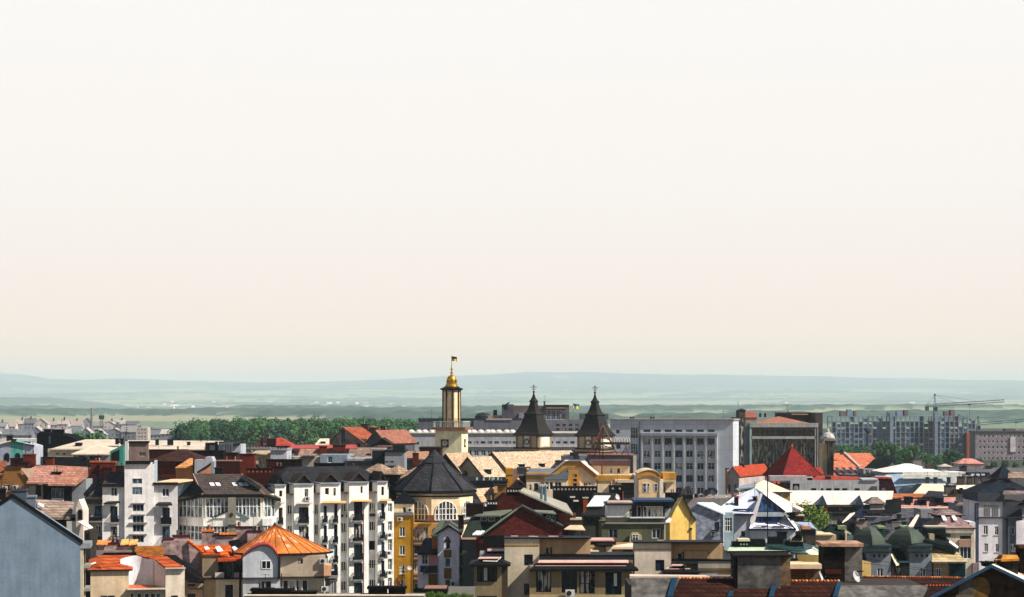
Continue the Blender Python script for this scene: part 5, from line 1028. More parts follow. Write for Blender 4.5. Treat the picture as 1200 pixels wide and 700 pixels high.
def archwin(par, p, q, f0, f1, z0, z1, nx, fr):
    """arched glazed opening on the wall facet p-q between fractions f0 and f1"""
    p, q = Vector(p[:2]), Vector(q[:2]); d = (q - p); Lw = d.length; d.normalize(); ang = math.atan2(d.y, d.x); x0, x1 = Lw * f0, Lw * f1; r = (x1 - x0) / 2; cx_ = (x0 + x1) / 2; hz_ = min(r, (z1 - z0) * .95); zc = z1 - hz_
    arc = [(cx_ + r * math.cos(R(t)), zc + hz_ * math.sin(R(t))) for t in range(0, 181, 12)]
    o = MB().prism_y([(x0, z0), (x1, z0)] + arc, -.05, -.004).build('arched_window', glassmat('#1d2a34', '#66717a'), par, (p.x, p.y, 0)); o.rotation_euler = (0, 0, ang); m = MB()
    for i in range(nx + 1):
        x = x0 + (x1 - x0) * i / nx; h = zc + hz_ * math.sqrt(max(0, 1 - ((x - cx_) / r) ** 2)); t = .1 if i in (0, nx) or i % 2 == 1 else .05
        if h > z0 + .1: m.box(x - t, x + t, -.16, -.052, z0, h)
    for (a1, b1), (a2, b2) in zip(arc, arc[1:]): m.bar((a1, -.11, b1), (a2, -.11, b2), .09)
    for z in (z0, z0 + (z1 - z0) * .3, z0 + (z1 - z0) * .6): m.box(x0, x1, -.13, -.053, z - .05, z + .05)
    m.build('window_bar', fr, o); return o
fac = sorted([(octp(dr, 0)[k], octp(dr, 0)[(k + 1) % 8]) for k in range(8)], key=lambda f: f[0][1] + f[1][1])[:4]
for p, q in fac:
    if p[0] > q[0] and abs(p[0] - q[0]) > .5: p, q = q, p
    archwin(b.e, p, q, .12, .88, b.z(610), b.z(588), 6, mat('#d8d2c6', 'plain'))
ocb = mat('#a87a1c')
b2 = b
x0, x1, y0, y1, zt = b.block(484.3, 516, 613.5, 6, mat('#b98a48'), [(485.5, 618, 501.5, 633.5, 'o3'), (485.5, 639, 495, 650, 'w1'), (485.5, 659, 495, 671, 'w2'), (485.5, 684, 502, 696, 'w3')], v=-1.5, side=False, name='ochre_base')
for y in (634, 651.5, 675): b.balcony(484.5, 497 if y < 670 else 503, y - .5, y + 3, -1.5, .8, solid=False, m=mat('#6e6a66', 'plain'), slabm=mat('#b07a3c'))
b.block(461, 484, 604, 7, ocb, rows(468.3, 474.8, [(617.5, 628.8), (639.5, 650.5), (662, 672.5), (683.5, 692)], 'w2s'), v=-3, side=False, name='ochre_wing')
b.block(461, 483.8, 590, 6.8, mat('#d6c09a'), [(472, 594.5, 476, 602, 'w1')], v=-2.9, side=False, name='cream_storey', z0=b.z(604, v=-3)); b.box(460.8, 484.4, 600.8, 604.2, -3.3, .38, mat('#77767a'), 'band')
xa, xb = b.x(459, -3), b.x(485.5, -3); b.hip(xa + .2, xb - .2, -3, 4, b.z(589.5, v=-3), b.z(575.5, v=0), mat('#181b20', 'tile'), (xb - xa) / 2, 3.5, .2)
b.ac(469, 608.5, -3); b.ac(481, 597.8, -2.9); b.dish(480, 666, -3.6, .38, 10); b.box(500.5, 508.5, 604, 611.5, -2.4, .8, mat('#8e5a38', 'brick'), 'planter'); b.bars('downpipe', mat('#1e1f20', 'plain'), [((473.5, 672, -3.1), (473.5, 700, -3.1)), ((484.2, 604, -3.1), (484.2, 700, -3.1))], .06)

# purple-white gable house
lav = mat('#dcd5dc'); b = B('lavender_gable_house', 'narrow lavender white gabled house front with ochre panels between black roofed wings', 'house', 513, 292)
P = lambda px, py, v=0: (b.x(px, v), b.z(py, px=px, v=v))
x0, x1, y0, y1, zt = b.block(513, 538.5, 625, 10, lav, [(521.5, 654, 528, 665, 'w1'), (521.5, 679, 528, 690, 'w1'), (522, 632, 528, 644, 'w1')], v=-1, side=False, flat=False); b.gable(x0, x1, y0, y1, zt, b.z(616, px=525), mat('#5b6054', 'seam'), lav, 'y', .35, trim=mat('#22262b', 'plain'))
for y0_, y1_ in ((644.5, 653.5), (665.8, 678.5), (690.5, 700)): b.box(520.2, 529, y0_, y1_, -1.05, .045, mat('#8a6420'), 'ochre_panel')
MB().prism_y([P(520, 636, -1.1), P(522, 636, -1.1), P(524.6, 631.5, -1.1), P(527.4, 636, -1.1), P(529.2, 636, -1.1), P(524.6, 628, -1.1)], -1.14, -1.003).build('window_hood', mat('#3a2d20'), b.e)
b.block(489.5, 513, 650, 7, lav, [(494.5, 650.5, 501.5, 661.5, 'w22'), (503, 650.5, 511, 664, 'w1'), ], v=.5, side=False, name='left_wing'); b.box(502.5, 512.9, 651, 663, .35, .14, mat('#c98b86', 'plain'), 'pink_blind'); b.box(493, 513, 649.4, 651.2, .1, .38, mat('#d8a088'), 'lintel')
b.plate([(489, 648, -.6), (513, 648, -.6), (513, 630.5, 5), (498, 630.5, 5)], .3, mat('#14171a', 'seam')); b.balcony(492.5, 512.8, 663.2, 671.5, .5, 1.2, solid=True, m=mat('#343b48', 'panel', w=.35)); b.box(502, 512.9, 672.5, 700, .4, .09, mat('#8a6420'), 'ochre_panel'); b.box(485, 502, 690, 700, -.5, .99, mat('#1d1f22'), 'lower_canopy')
b.block(538.5, 554.5, 646, 7, lav, [(538.2, 651, 553, 665, 'w3'), (538.2, 677, 553, 690, 'w3')], v=.3, side=False, name='right_wing'); b.plate([(534.5, 645, -.7), (558, 645.5, -.7), (566, 630.5, 5), (541, 631, 5)], .3, mat('#14171a', 'seam'))
for y in (673, 698): b.balcony(537.5, 553.5, y - 8, y, .3, .8, solid=True, m=mat('#2c313b', 'panel', w=.4))
b.ac(531.5, 684, -1); b.plate([(504.5, 627, -1.5), (513, 627, -1.5), (521.5, 609.5, 3), (516, 609.5, 3)], .2, mat('#55604e', 'seam')); b.block(506, 513, 620, 3, mat('#a8603c'), [], v=.8, side=False, name='orange_wall')
for p in (((513.3, 625, -1.1), (513.3, 700, -1.1)), ((538.2, 640, -1.1), (538.2, 700, -1.1))): b.bars('downpipe', mat('#8f97a0', 'plain'), [p], .06)
# brick gables
mar = mat('#6c2e27', 'brick', var=.15); grn = mat('#6f7562', 'seam')
b = B('brick_gable', 'big dark red brick gable with a pale green metal verge', 'house', 556, 272)
P = lambda px, py, v=0: (b.x(px, v), b.z(py, px=px, v=v))
MB().prism_y([P(558, 700), P(659, 700), P(659, 617), P(612, 593.5), P(564, 628), P(558, 628)], 0, .5).build('wall', mar, b.e)
b.plate([(564, 628, -.4), (564, 626, 14), (612, 591, 14), (612, 593, -.4)], .3, mat('#1c2622', 'seam')); b.plate([(612, 593, -.4), (612, 591, 14), (660, 615, 14), (660, 617, -.4)], .3, mat('#2a2b28', 'seam'))
b.bars('verge', mat('#7f8f78', 'metal'), [((564.5, 627, -.5), (606, 596.5, -.5))], .14); b.plate([(628, 600, 1), (652, 602, 1), (648, 598.5, 5), (625, 597.5, 5)], .15, grn, 'dormer_roof'); b.block(636, 652, 603, 3, mat('#20282a'), [(640, 604.5, 645, 608, 'w1'), (646.5, 605, 650.5, 611, 'w1')], v=1.2, side=False, name='dormer')
b.box(566, 612, 628, 640, -1.4, 1, mat('#1c1b1d'), 'lower_roof'); 
b = B('rear_brick_gable', 'rear dark red brick gable with a long pale metal roof slope to the right', 'house', 580, 300)
P = lambda px, py, v=0: (b.x(px, v), b.z(py, px=px, v=v))
MB().prism_y([P(566, 660), P(668, 660), P(668, 602.5), P(610, 576), P(590, 578), P(566, 598)], 0, .5).build('wall', mat('#5c2620', 'brick'), b.e)
b.plate([(609, 575.3, -.4), (614, 571.5, 12), (664, 590, 12), (672, 602.8, -.4)], .25, mat('#9a9684', 'seam')); b.plate([(566, 598, -.4), (566, 597, 12), (590, 576, 12), (590, 577.5, -.4)], .25, mat('#23211f', 'tile'))
b.chim(594, 610, 571.5, 581, 0, mat('#241815', 'brick'), 1.2, pots=5, potm=mat('#b9aaa2', 'plain')); b.chim(571, 583, 586, 596, -.5, mat('#171516', 'brick'), 1.2, pots=4, potm=mat('#c9c2bb', 'plain')); b.chim(559, 572, 594, 600, 1, mat('#2b1a18', 'brick'), 1)
for x in (634.3, 639): b.bars('steel_flue', mat('#4d6470', 'metal'), [((x, 568.5, 2), (x, 600, 1))], .22); b.box(x - 2, x + 3, 567.8, 570.5, 1.8, .7, mat('#b9b6a8', 'metal'), 'flue_cap')
b.box(655, 668, 602, 618, -.6, .59, mat('#4a211c', 'brick'), 'brick_pier')
for i in range(3): b.box(667 + i * 3, 669 + i * 3, 602, 607.5, .2, 3, mat('#7a4a38', 'brick'), 'baluster')
b.box(665, 682, 607.5, 609.5, -.5, 3, mat('#b9ae9b'), 'terrace_ledge'); b.box(666, 681, 609.5, 640, -.3, 3, mat('#4a4a44'), 'terrace_wall'); b.plate([(661, 620, -3), (686, 621, -3), (682, 615.5, -.6), (668, 615.5, -.6)], .12, mat('#cdb392', 'metal'), 'canopy')
b = B('dark_green_dormer_house', 'black green roof with two small white windows left of the brick gable', 'house', 540, 290)
b.block(545, 600, 623, 8, mat('#22292a'), [(562.8, 606.5, 570.5, 611.2, 'w1'), (572, 606.5, 580, 611.2, 'w1'), (586, 606.5, 590, 610, 'w1')], v=1, side=False) if False else b.block(556, 600, 604.5, 8, mat('#1c2627', 'tile'), [(562.8, 606.5, 570.5, 611.2, 'w1'), (572, 606.5, 580, 611.2, 'w1'), (586.5, 606.5, 590, 610.3, 'w1')], v=1, side=False)
b.plate([(556, 604, .4), (586, 604, .4), (600, 597, 8), (566, 600, 8)], .2, grn); b.plate([(540, 632, -3), (568, 630, -3), (560, 602, 2), (552, 605, 2)], .2, mat('#353d35', 'seam')); b.block(542, 566, 632, 5, mat('#5a5d58'), [], v=-2.8, side=False, name='lower_wall')
for x in (553.5, 559): b.plate([(x, 626.2, -2.6), (x + 5, 626, -2.6), (x + 9, 622, -1.6), (x + 5, 622, -1.6)], .15, mat('#dde6ee', 'plain', rough=.3), 'skylight')
b.chim(537, 543.5, 604, 620, -1, mat('#2a1815', 'brick')); b.box(541, 566, 630.6, 632.4, -3.4, .6, mat('#c49a83', 'metal'), 'gutter')
b.box(546, 566, 591, 606, 3, 4, mat('#2b1a18', 'brick'), 'brick_box')
# black parapet rows between brick gable and school
b = B('black_parapet', 'long black parapet with a row of bright vent holes in front of the yellow school', 'chimney', 648, 335)
b.chim(648, 699, 570, 590, 0, mat('#1a1616', 'brick'), 1.4, pots=12, potm=mat('#a59a94', 'plain')); b.box(650, 698, 588, 650, .2, 6, mat('#2a2321', 'brick'), 'wall'); b.chim(666, 672, 581.5, 606, -1, mat('#30312c'), 1); b.chim(683.5, 689, 583, 604, -1.5, mat('#9c4a24', 'brick'), 1, cap='#b8b39c')
for x, y in ((668, 582), (672, 586.5)): b.box(x, x + 6, y, y + 1.5, -1.6, 1, mat('#cfc6b8', 'metal'), 'coping_stone')
b = B('twin_stack_house', 'black chimney pair with an orange brick side and a small dish above the white skylight', 'chimney', 714, 322)
b.chim(714, 730.5, 569, 588, 0, mat('#1d1817', 'brick'), 1.4, pots=2, potm=mat('#a8a09a', 'plain')); b.chim(716, 722, 579, 590, -1.6, mat('#b5561f', 'brick'), 1, cap='#98a080'); b.dish(722.8, 583, -2.2, .5, 45); b.box(714, 731, 587, 640, .2, 5, mat('#3a3a30'), 'wall')
m = b.box(729.5, 730.6, 576, 588, -.2, .19, mat('#b5604a', 'brick'), 'lit_edge')  # strip of brighter brick paints the sun on the chimney's right edge
b = B('skylight_roof_house', 'dark sloping roof holding one big white framed skylight', 'house', 683, 312, 0)
b.plate([(684, 604, -.5), (712, 604, -.5), (722, 578, 6), (696, 577, 6)], .3, mat('#2a2d2c', 'seam')); b.plate([(687.5, 596, .9), (706.5, 595.7, .9), (715.5, 583.5, 4.3), (697, 583.5, 4.3)], .1, mat('#cfd0cf', 'seam'), 'skylight').location.z += .35
b.block(683.5, 705, 605, 8, mat('#4b4c40'), [], side=False); b.bars('downpipe', mat('#b6b3a4', 'plain'), [((704, 605, -.2), (704, 640, -.2))], .09)
# olive house with roof terrace
ol = mat('#66664e'); b = B('olive_house', 'olive green rendered house with a blue edged glazed roof room and white awning', 'house', 705, 300)
b.block(705, 786, 614, 10, ol, [(713.5, 620, 723.5, 631, 'g2'), (764, 620, 774, 631, 'w2'), (741, 627.5, 747.5, 634, 'w2')], side=False); b.box(710, 786, 606.5, 613, .6, 1, mat('#56574a'), 'parapet'); b.box(709, 787, 613, 614.2, -.3, .89, mat('#8c8b80'), 'ledge')
b.block(711, 737.5, 592, 6, mat('#d5d3cc'), [], v=.9, side=False, name='white_awning', z0=b.z(607, v=.9)); b.box(709.5, 744, 590, 592.2, .3, 6.6, mat('#1c3350', 'metal'), 'blue_roof'); b.box(712, 742, 588.5, 590, .6, 5.5, mat('#b59a88', 'metal'), 'roof_sheet')
b.block(743, 779, 592.5, 6, mat('#202a33', 'plain'), [(746.5, 593.5, 751.5, 606, 'w1'), (753.5, 593.5, 777, 606, 'w5', glassmat('#1c1e1f', '#b0a894'))], v=1.2, side=False, name='roof_room', z0=b.z(607.5, v=1.2)); b.box(742, 789, 588.4, 592.6, .6, 7.5, mat('#15202c', 'metal'), 'blue_roof'); b.box(744, 790, 586, 588.4, .4, 7.8, mat('#2c4468', 'metal'), 'blue_roof_edge'); b.box(738, 779.5, 606.4, 607.6, .3, .9, mat('#c3c8cc'), 'white_sill')
b.bars('awning_stay', mat('#15181c', 'plain'), [((738, 599, .3), (748, 591, .3))], .12); b.block(779, 786, 594, 5, mat('#9fa3a8'), [], v=1.5, side=False, name='corner_wall', z0=b.z(607, v=1.5)); b.box(779.5, 785, 593, 596, 1, 3, mat('#2b3440'), 'corner_roof')
b.bars('downpipe', mat('#b3b2a6', 'plain'), [((779, 615, -.2), (779, 640, -.2)), ], .1); MB().prism_y([(b.x(736.5), b.z(640)), (b.x(753), b.z(640)), (b.x(751.5), b.z(627)), (b.x(747), b.z(624)), (b.x(740), b.z(624)), (b.x(738), b.z(627))], -.8, -.2).build('arched_niche', mat('#b5a883'), b.e); window(b.e, .9, .95, (b.x(741, -.8), -.87, b.z(634, px=744, v=-.8)), 'w22')
b = B('yellow_gable', 'bright yellow windowless gable wall with a grey slate roof edge', 'house', 785, 288, 16)
P = lambda px, py, v=0: (b.x(px, v), b.z(py, px=px, v=v)); yl = mat('#e2bd68')
MB().prism_y([P(785, 700), P(815, 700), P(815, 609), P(809.3, 600), P(809, 597), P(799.8, 583.5), P(791, 598), P(785, 610)], 0, 1.6).build('wall', yl, b.e)
b.plate([(789.5, 599, -.5), (799.8, 581.6, -.5), (799.3, 580.8, 1.9), (789, 597.6, 1.9)], .2, mat('#8e8d78', 'tile')); b.plate([(799.8, 581.6, -.5), (809.8, 598.5, -.5), (809.3, 597.8, 1.9), (799.3, 580.8, 1.9)], .25, mat('#1d1e20', 'tile')); b.plate([(809, 599, -.4), (815.6, 608.6, -.4), (815.2, 608, 1.9), (808.6, 598.4, 1.9)], .25, mat('#1d1e20', 'tile')); b.plate([(780, 611, -.4), (785, 611, -.4), (791, 601, 1), (788, 600, 4)], .2, mat('#d9cfc4', 'metal'))
b.bars('cable', mat('#3a3020', 'plain'), [((810, 619, -.15), (810, 640, -.15))], .05); b.box(809, 811.2, 619, 621, -.3, .29, mat('#2e2a22'), 'junction_box'); b.bars('cable', mat('#8a7440', 'plain'), [((809, 600, -.1), (809, 640, -.1))], .04)
# ------------------------------------------------------------------ right side
crm = mat('#d2c2aa', 'seam', w=1.6); redt = mat('#983430', 'tile')
b = B('red_pyramid_house', 'pale walled house under a steep bright red pyramid roof', 'house', 917, 452, 20)
a = b.x(963); zt = b.z(558.5, px=920); za = H - (522.5 - HY) * (452 + a / 2) / F
MB().box(.4, a - .4, .4, a - .4, 0, zt).build('wall', mat('#b5a8a6'), b.e); c = a / 2; m = MB()
m = MB()
q = [(-.1, -.1, zt), (a + .1, -.1, zt), (a + .1, a + .1, zt), (-.1, a + .1, zt)]
for k in range(4): m.poly([q[k], q[(k + 1) % 4], (c, c, za)])
m.build('roof', mat('#8c2a28', 'tile', var=.25), b.e); MB().box(0, a, 0, a, zt - .2, zt - .004).build('eave', mat('#3a2422', 'plain'), b.e)
m = MB(); m.bar(q[1], (c, c, za), .1); m.bar(q[0], (c, c, za), .1); m.build('hip_cap', mat('#6b2420', 'tile'), b.e); MB().lathe(c, c, [(.3, za - .3), (.15, za + .2), (.02, za + .5)], 8).build('finial', mat('#b4553c', 'metal'), b.e)
b.plate([(952, 549, 1), (966, 556, 1), (962, 548, 3), (957, 547, 3)], .2, redt, 'dormer_roof')
b = B('orange_roof_house', 'pale house with a bright orange tiled roof left of the red pyramid', 'house', 852, 455, -25)
x0, x1, y0, y1, zt = b.block(852, 866, 557, 22, mat('#aca09c'), [(853.5, 568, 856, 577, 'd1'), (860.5, 568, 863, 576, 'd1')], side=False)
b.gable(x0, x1, y0, y1, zt, b.z(547.5, px=859), mat('#b5492e', 'tile'), mat('#9a9796'), 'y', .3); b.chim(867, 871, 544.5, 550, 6, mat('#33343a')); b.chim(850, 852.2, 549, 600, -.5, mat('#a5794f'), 1)
b = B('cream_hip_house', 'small yellow walled house under a pale cream metal hipped roof', 'house', 873, 392)
x0, x1, y0, y1, zt = b.block(884, 926, 576.5, 10, mat('#a98a4a'), [(904, 579, 909, 587, 'w1'), (916, 578.5, 920, 586, 'w1')], side=False); b.hip(b.x(872), x1, 0, 10, zt, b.z(562.5, v=5), mat('#d6c8b2', 'seam'), 5.0, 5, .4)
b.plate([(862, 573, -.5), (884, 571, -.5), (888, 565, 6), (870, 569, 6)], .2, mat('#8795a0', 'metal')); b.box(902, 926, 566, 573, 11, 4, mat('#24211f', 'brick'), 'dark_parapet')
for x in (906, 911): b.box(x, x + 3, 564, 567, 10.8, .1, mat('#c8503c'), 'red_vent')
b = B('grey_parapet_building', 'long pale grey building with a row of small slits below the red pyramid', 'office block', 926, 425)
b.block(926, 1030, 563, 12, mat('#a9aaac', 'panel', w=3, h=2.4), [(x, 572.3, x + w, 575, 'hole') for x, w in ((950.5, 6), (962, 3), (968, 6.5), (977.5, 6.5), (987, 6), (1001.5, 6))] + [(929, 567, 937, 574, 'hole')], side=False)
b.box(1010, 1029, 561, 563, -.3, 5, mat('#b8bcc0'), 'parapet'); b.box(1022, 1028, 570, 575.5, -.6, .59, mat('#5a5c60'), 'vent_box'); b.plate([(948, 563, .5), (1009, 563, .5), (1005, 558.5, 8), (958, 557.5, 8)], .2, mat('#a8493a', 'tile'))
b.chim(945, 952, 559, 563.5, .6, mat('#25262b'), cap='#c8c4bd'); b.box(968, 974, 558.5, 563, 2, 1.4, mat('#2e2b2b'), 'roof_box'); b.box(902, 946, 558, 563.5, .3, 4, mat('#a99fa2'), 'pale_attic')
MB().bar((b.x(933), .05, b.z(572)), (b.x(933), -.1, b.z(572)), .5, 14).build('round_vent', mat('#8d8f93'), b.e)
b = B('cream_sheet_roof_house', 'wide pale cream sheet metal roof with two blue triangular dormers', 'house', 924, 392)
b.block(926, 1042, 595, 12, mat('#4a4644'), [(930, 599, 936, 606, 'd1'), (975, 600, 981, 604, 'd1')], side=False)
b.plate([(922, 591.5, -.7), (1044, 591.5, -.7), (1047, 575.5, 6), (926, 575, 6)], .25, mat('#d6c9b9', 'seam', w=2.2, ax='x')); b.box(922, 1044, 591.5, 594, -.9, 1, mat('#56504b'), 'gutter')
for x in (964.5, 1007.5):
    MB().poly([b.pt(x - 5.5, 592.3, -1.2), b.pt(x + 5, 592.3, -1.2), b.pt(x - .5, 580, -1.2)][::1]).poly([b.pt(x + 5, 592.3, -1.2), b.pt(x + 5, 589.5, 3), b.pt(x - .5, 580, 3.5), b.pt(x - .5, 580, -1.2)]).poly([b.pt(x - 5.5, 592.3, -1.2), b.pt(x - .5, 580, -1.2), b.pt(x - .5, 580, 3.5), b.pt(x - 5.5, 589.5, 3)]).build('dormer', mat('#33475c', 'plain'), b.e)
b.box(961, 970, 595, 602, -.6, .59, mat('#a9583c', 'brick'), 'brick_box'); b.box(983, 987, 596, 598, -.4, .4, mat('#c8604c'), 'red_box')
b.block(950, 1012, 603, 4, mat('#8d8780'), [(960, 612, 963, 620, 'd1')], v=-5, side=False, name='low_wing'); b.box(948, 1013, 601.5, 603.5, -5.4, 5, mat('#2e2c2c', 'tile'), 'wing_roof')
for i in range(14): b.box(951 + i * 4.2, 953 + i * 4.2, 603.6, 605.2, -5.1, .09, mat('#1b1b1c'), 'bracket')
b.box(968, 970.5, 600, 625, -5.5, .4, mat('#5a4a46'), 'flue')
GT = TreeKind(31, 5.2, 6, 2.5, 7000, .13, '#66793a'); GT.place(944, 345, 'bright yellow green tree between the blue white roof and the cream sheet roof', py=589)
TK2 = TreeKind(33, 5, 4.5, 2, 3600, .17, '#4c6428'); 
# orange roofs, black gable, white hall
b = B('orange_skylight_house', 'broad pale orange tiled roof with slanted skylights beside the domed turret', 'house', 977, 545)
b.block(977, 1022, 558, 12, mat('#8b7c74'), [], side=False); b.plate([(977, 557, -.5), (1014, 557, -.5), (1027, 540, 12), (1020, 531, 20), (977, 531, 20)], .3, mat('#cf7a5c', 'tile'))
for x in (982, 990, 998, 1006): b.plate([(x, 556.3, -.6), (x + 4, 556.3, -.6), (x, 549, 4), (x - 4, 549, 4)], .05, mat('#3b4552', 'plain', rough=.3), 'skylight').location.z += .3
b.bars('ridge_cap', mat('#c9b5a4', 'metal'), [((990, 531, 19), (1008, 548, 6))], .4); b.chim(985, 988, 527.5, 533, 12, mat('#44464c'))
b = B('black_roof_house', 'steep black slated roof beside the orange roof with skylights', 'house', 1003, 500, 18)
b.block(1004, 1042, 557, 10, mat('#59606a'), [(1012, 553.5, 1016, 557, 'w1')], side=False); b.plate([(1002, 558.5, -.6), (1034, 553.5, -.6), (1047, 538.5, 8), (1024, 538.3, 8)], .4, mat('#17191d', 'tile')); b.block(1012, 1026, 549.5, 3, mat('#8a8d92'), [(1014, 551, 1018, 555.5, 'd1'), (1020, 551, 1023, 555, 'w1')], v=-.9, side=False, name='dormer'); b.plate([(1000, 561, -1.5), (1036, 554.5, -1.5), (1034, 550.5, -.7), (1002, 556.5, -.7)], .2, mat('#1b1d22', 'metal'), 'lower_roof')
b = B('white_market_hall', 'bright white roofed hall with a ribbed blue grey front and scalloped awning', 'hall', 1030, 480)
zt = b.z(553.5); x1 = b.x(1103); ribb = mat('#7d93ab', 'seam', w=.5)
MB().box(b.x(1038), x1, 0, 14, 0, zt).build('wall', ribb, b.e); b.plate([(1028, 571, -4), (1040, 553.5, 0), (1103, 553.5, 0), (1112, 564, -4)], .25, mat('#8fa3b6', 'seam'), 'lower_roof'); MB().box(b.x(1030, -3.9), b.x(1110, -3.9), -3.9, -.05, 0, b.z(570, px=1060, v=-3.9)).build('front_wall', ribb, b.e)
b.hip(b.x(1036), b.x(1104), -.3, 14, zt, b.z(543.5, v=7), mat('#e6e0d6', 'seam'), 6, 7, .5); b.box(1086, 1093, 544.5, 550.5, 2, 2, mat('#4b4746'), 'chimney'); b.box(1028, 1046, 558.5, 561.5, -4.5, 3.5, mat('#ece6da'), 'white_canopy')
m = MB(); xa, xb = b.x(1058, -4.3), b.x(1112, -4.3); n = 26; zc = b.z(560, px=1085, v=-4.3)
for i in range(n): x = xa + (xb - xa) * (i + .5) / n; r = (xb - xa) / n * .49; m.prism_y([(x - r, zc + 1.4), (x - r, zc)][::1] + [(x + r * math.cos(R(t)), zc + r * 1.2 * math.sin(R(t))) for t in range(180, 361, 30)] + [(x + r, zc + 1.4)], -4.35, -4.2)
m.build('scalloped_awning', mat('#efe9dd'), b.e)['kind'] = 'stuff'; b.plate([(1056, 557, -4.4), (1112, 557, -4.4), (1108, 554.5, -2.5), (1060, 554.5, -2.5)], .1, mat('#efe9dd', 'metal'), 'awning_roof'); b.box(1057, 1113, 571, 575, -4.2, .2, mat('#4f5d6e'), 'plinth_band')
b = B('wine_red_mansard', 'wine red slated mansard end standing before the white roofed hall', 'house', 1028, 445)
b.block(1029, 1050, 577, 8, mat('#5a4644'), [], side=False); MB().prism_y([(b.x(1028.5), b.z(579)), (b.x(1051.5), b.z(579)), (b.x(1045), b.z(561.5)), (b.x(1028.5), b.z(561))], -.3, 7).build('mansard', mat('#4a2028', 'tile'), b.e); b.box(1028, 1045.5, 559.8, 561.2, -.5, 8, mat('#c4523c', 'tile'), 'ridge_cap'); MB().prism_y([(b.x(1032), b.z(575)), (b.x(1037.5), b.z(575)), (b.x(1036.5), b.z(572)), (b.x(1033), b.z(572))], -.6, -.31).build('dormer_window', mat('#52667c', 'plain'), b.e)
b = B('long_grey_roof', 'very long low grey roofed building in front of the right hand trees', 'house', 1110, 560)
b.block(1110, 1230, 556, 12, mat('#6a6668'), [], side=False); b.plate([(1108, 556, -.4), (1235, 556, -.4), (1235, 548, 8), (1114, 548, 8)], .25, mat('#6b6669', 'tile')); b.chim(1125, 1133, 546.5, 553, 3, mat('#484346')); b.chim(1156, 1163, 546, 550, 6, mat('#4a4548'))
b = B('tiny_spire', 'small dark grey spire with a pale edge right of the trees', 'tower', 1070, 700)
b.block(1070, 1080, 540, 3, mat('#8b857e'), [], side=False); MB().lathe(b.x(1075.5), 1.5, [(1.7, b.z(540)), (.9, b.z(534)), (.06, b.z(529))], 4, R(45)).build('spire', mat('#4a4e54', 'tile'), b.e); MB().bar((b.x(1075.5), 1.5, b.z(529)), (b.x(1075.5), 1.5, b.z(524)), .25).build('finial', mat('#33363b', 'plain'), b.e)
b = B('pink_roof_farmhouse', 'pale pink roofed house standing among the right hand trees', 'house', 1122, 820)
x0, x1, y0, y1, zt = b.block(1123, 1152, 543.5, 9, mat('#c9aca0'), [(1128, 545, 1131, 548, 'd1')], side=False); b.hip(x0, x1, y0, y1, zt, b.z(537.5, v=4), mat('#cf8f84', 'tile'), 3, 4.5, .5)
b = B('white_roof_bungalow', 'small white roofed house left of the pink roofed house', 'house', 1102, 760)
x0, x1, y0, y1, zt = b.block(1103, 1116, 547, 7, mat('#b7b3ae'), [], side=False); b.hip(x0, x1, y0, y1, zt, b.z(543.5, v=3), mat('#c4b8ae', 'tile'), 2, 3.5, .4)
b = B('white_flat_house', 'white flat roofed house beyond a row of dark chimneys', 'house', 1112, 500)
b.block(1112, 1132, 553.5, 8, mat('#d5d2cd'), [], side=False); b.block(1132, 1146, 558, 6, mat('#c4c1bd'), [], side=False, v=1, name='side_wing'); b.box(1134, 1160, 554, 557.5, -2, 4, mat('#2b3848'), 'blue_box')
for x in (1138, 1144, 1150): b.box(x, x + 4, 555.5, 558, -2.4, .35, mat('#c9d0d8'), 'white_box')
b = B('cream_terrace_roof', 'bright cream sloping roof behind a row of four dark chimney stacks', 'house', 1112, 440)
b.block(1112, 1168, 577, 8, mat('#8f8370'), [], side=False); b.plate([(1118, 578, -.6), (1154, 575, -.6), (1168, 565.5, 6), (1114, 566.5, 6)], .2, mat('#ddcfbc', 'seam'))
for x, w in ((1122.5, 8), (1134.5, 5.5), (1142.5, 3), (1150.5, 6)): b.chim(x, x + w, 558.5 - (x > 1140), 568, 4.5, mat('#554a47', 'brick'), 1)
for x in (1087, 1096.5, 1112): b.chim(x - 1.6, x + 1.9, 559.5, 567, -3, mat('#40454f'), .8)
b = B('cream_low_house', 'cream roofed low building with a square dark chimney block', 'house', 1068, 430)
b.block(1070, 1120, 580, 9, mat('#a8946a'), [], side=False); b.plate([(1067, 580, -.6), (1110, 580, -.6), (1108, 567, 7), (1078, 567, 7)], .2, mat('#d9c8ac', 'seam')); b.plate([(1068, 580, -.9), (1080, 567, 6), (1074, 567, 6), (1060, 578, -.9)], .2, mat('#262a30', 'metal')); b.chim(1108, 1120.5, 569, 580, -.6, mat('#67635e', 'concrete'), 1.6)
b.box(1118, 1132, 573.5, 579, -1.4, 1.2, mat('#4a463e'), 'roof_box'); b.chim(1125.5, 1128, 572, 576, -1.6, mat('#2f2f33')); b.chim(1131, 1134, 574, 579, -1.9, mat('#2f2f33'))
b = B('pink_stepped_house', 'pink tiled house with three square black dormers', 'house', 1045, 405)
b.block(1045, 1120, 594.5, 9, mat('#857a74'), [], side=False); b.plate([(1042, 595, -.7), (1120, 596, -.7), (1120, 583, 5), (1046, 583, 5)], .2, mat('#c28a80', 'tile')); b.plate([(1044, 583.5, 4), (1084, 582, 4), (1084, 578.5, 7), (1046, 578.5, 7)], .2, mat('#bb7048', 'tile'))
for x, y in ((1062, 583), (1078, 586), (1090, 593), (1098, 584), (1108, 590)): b.box(x, x + 8, y, y + 6.5, .5, 2.5, mat('#202227', 'tile'), 'dormer'); b.box(x - .6, x + 8.6, y - .7, y, .2, 3, mat('#2c2d31', 'metal'), 'dormer_roof')
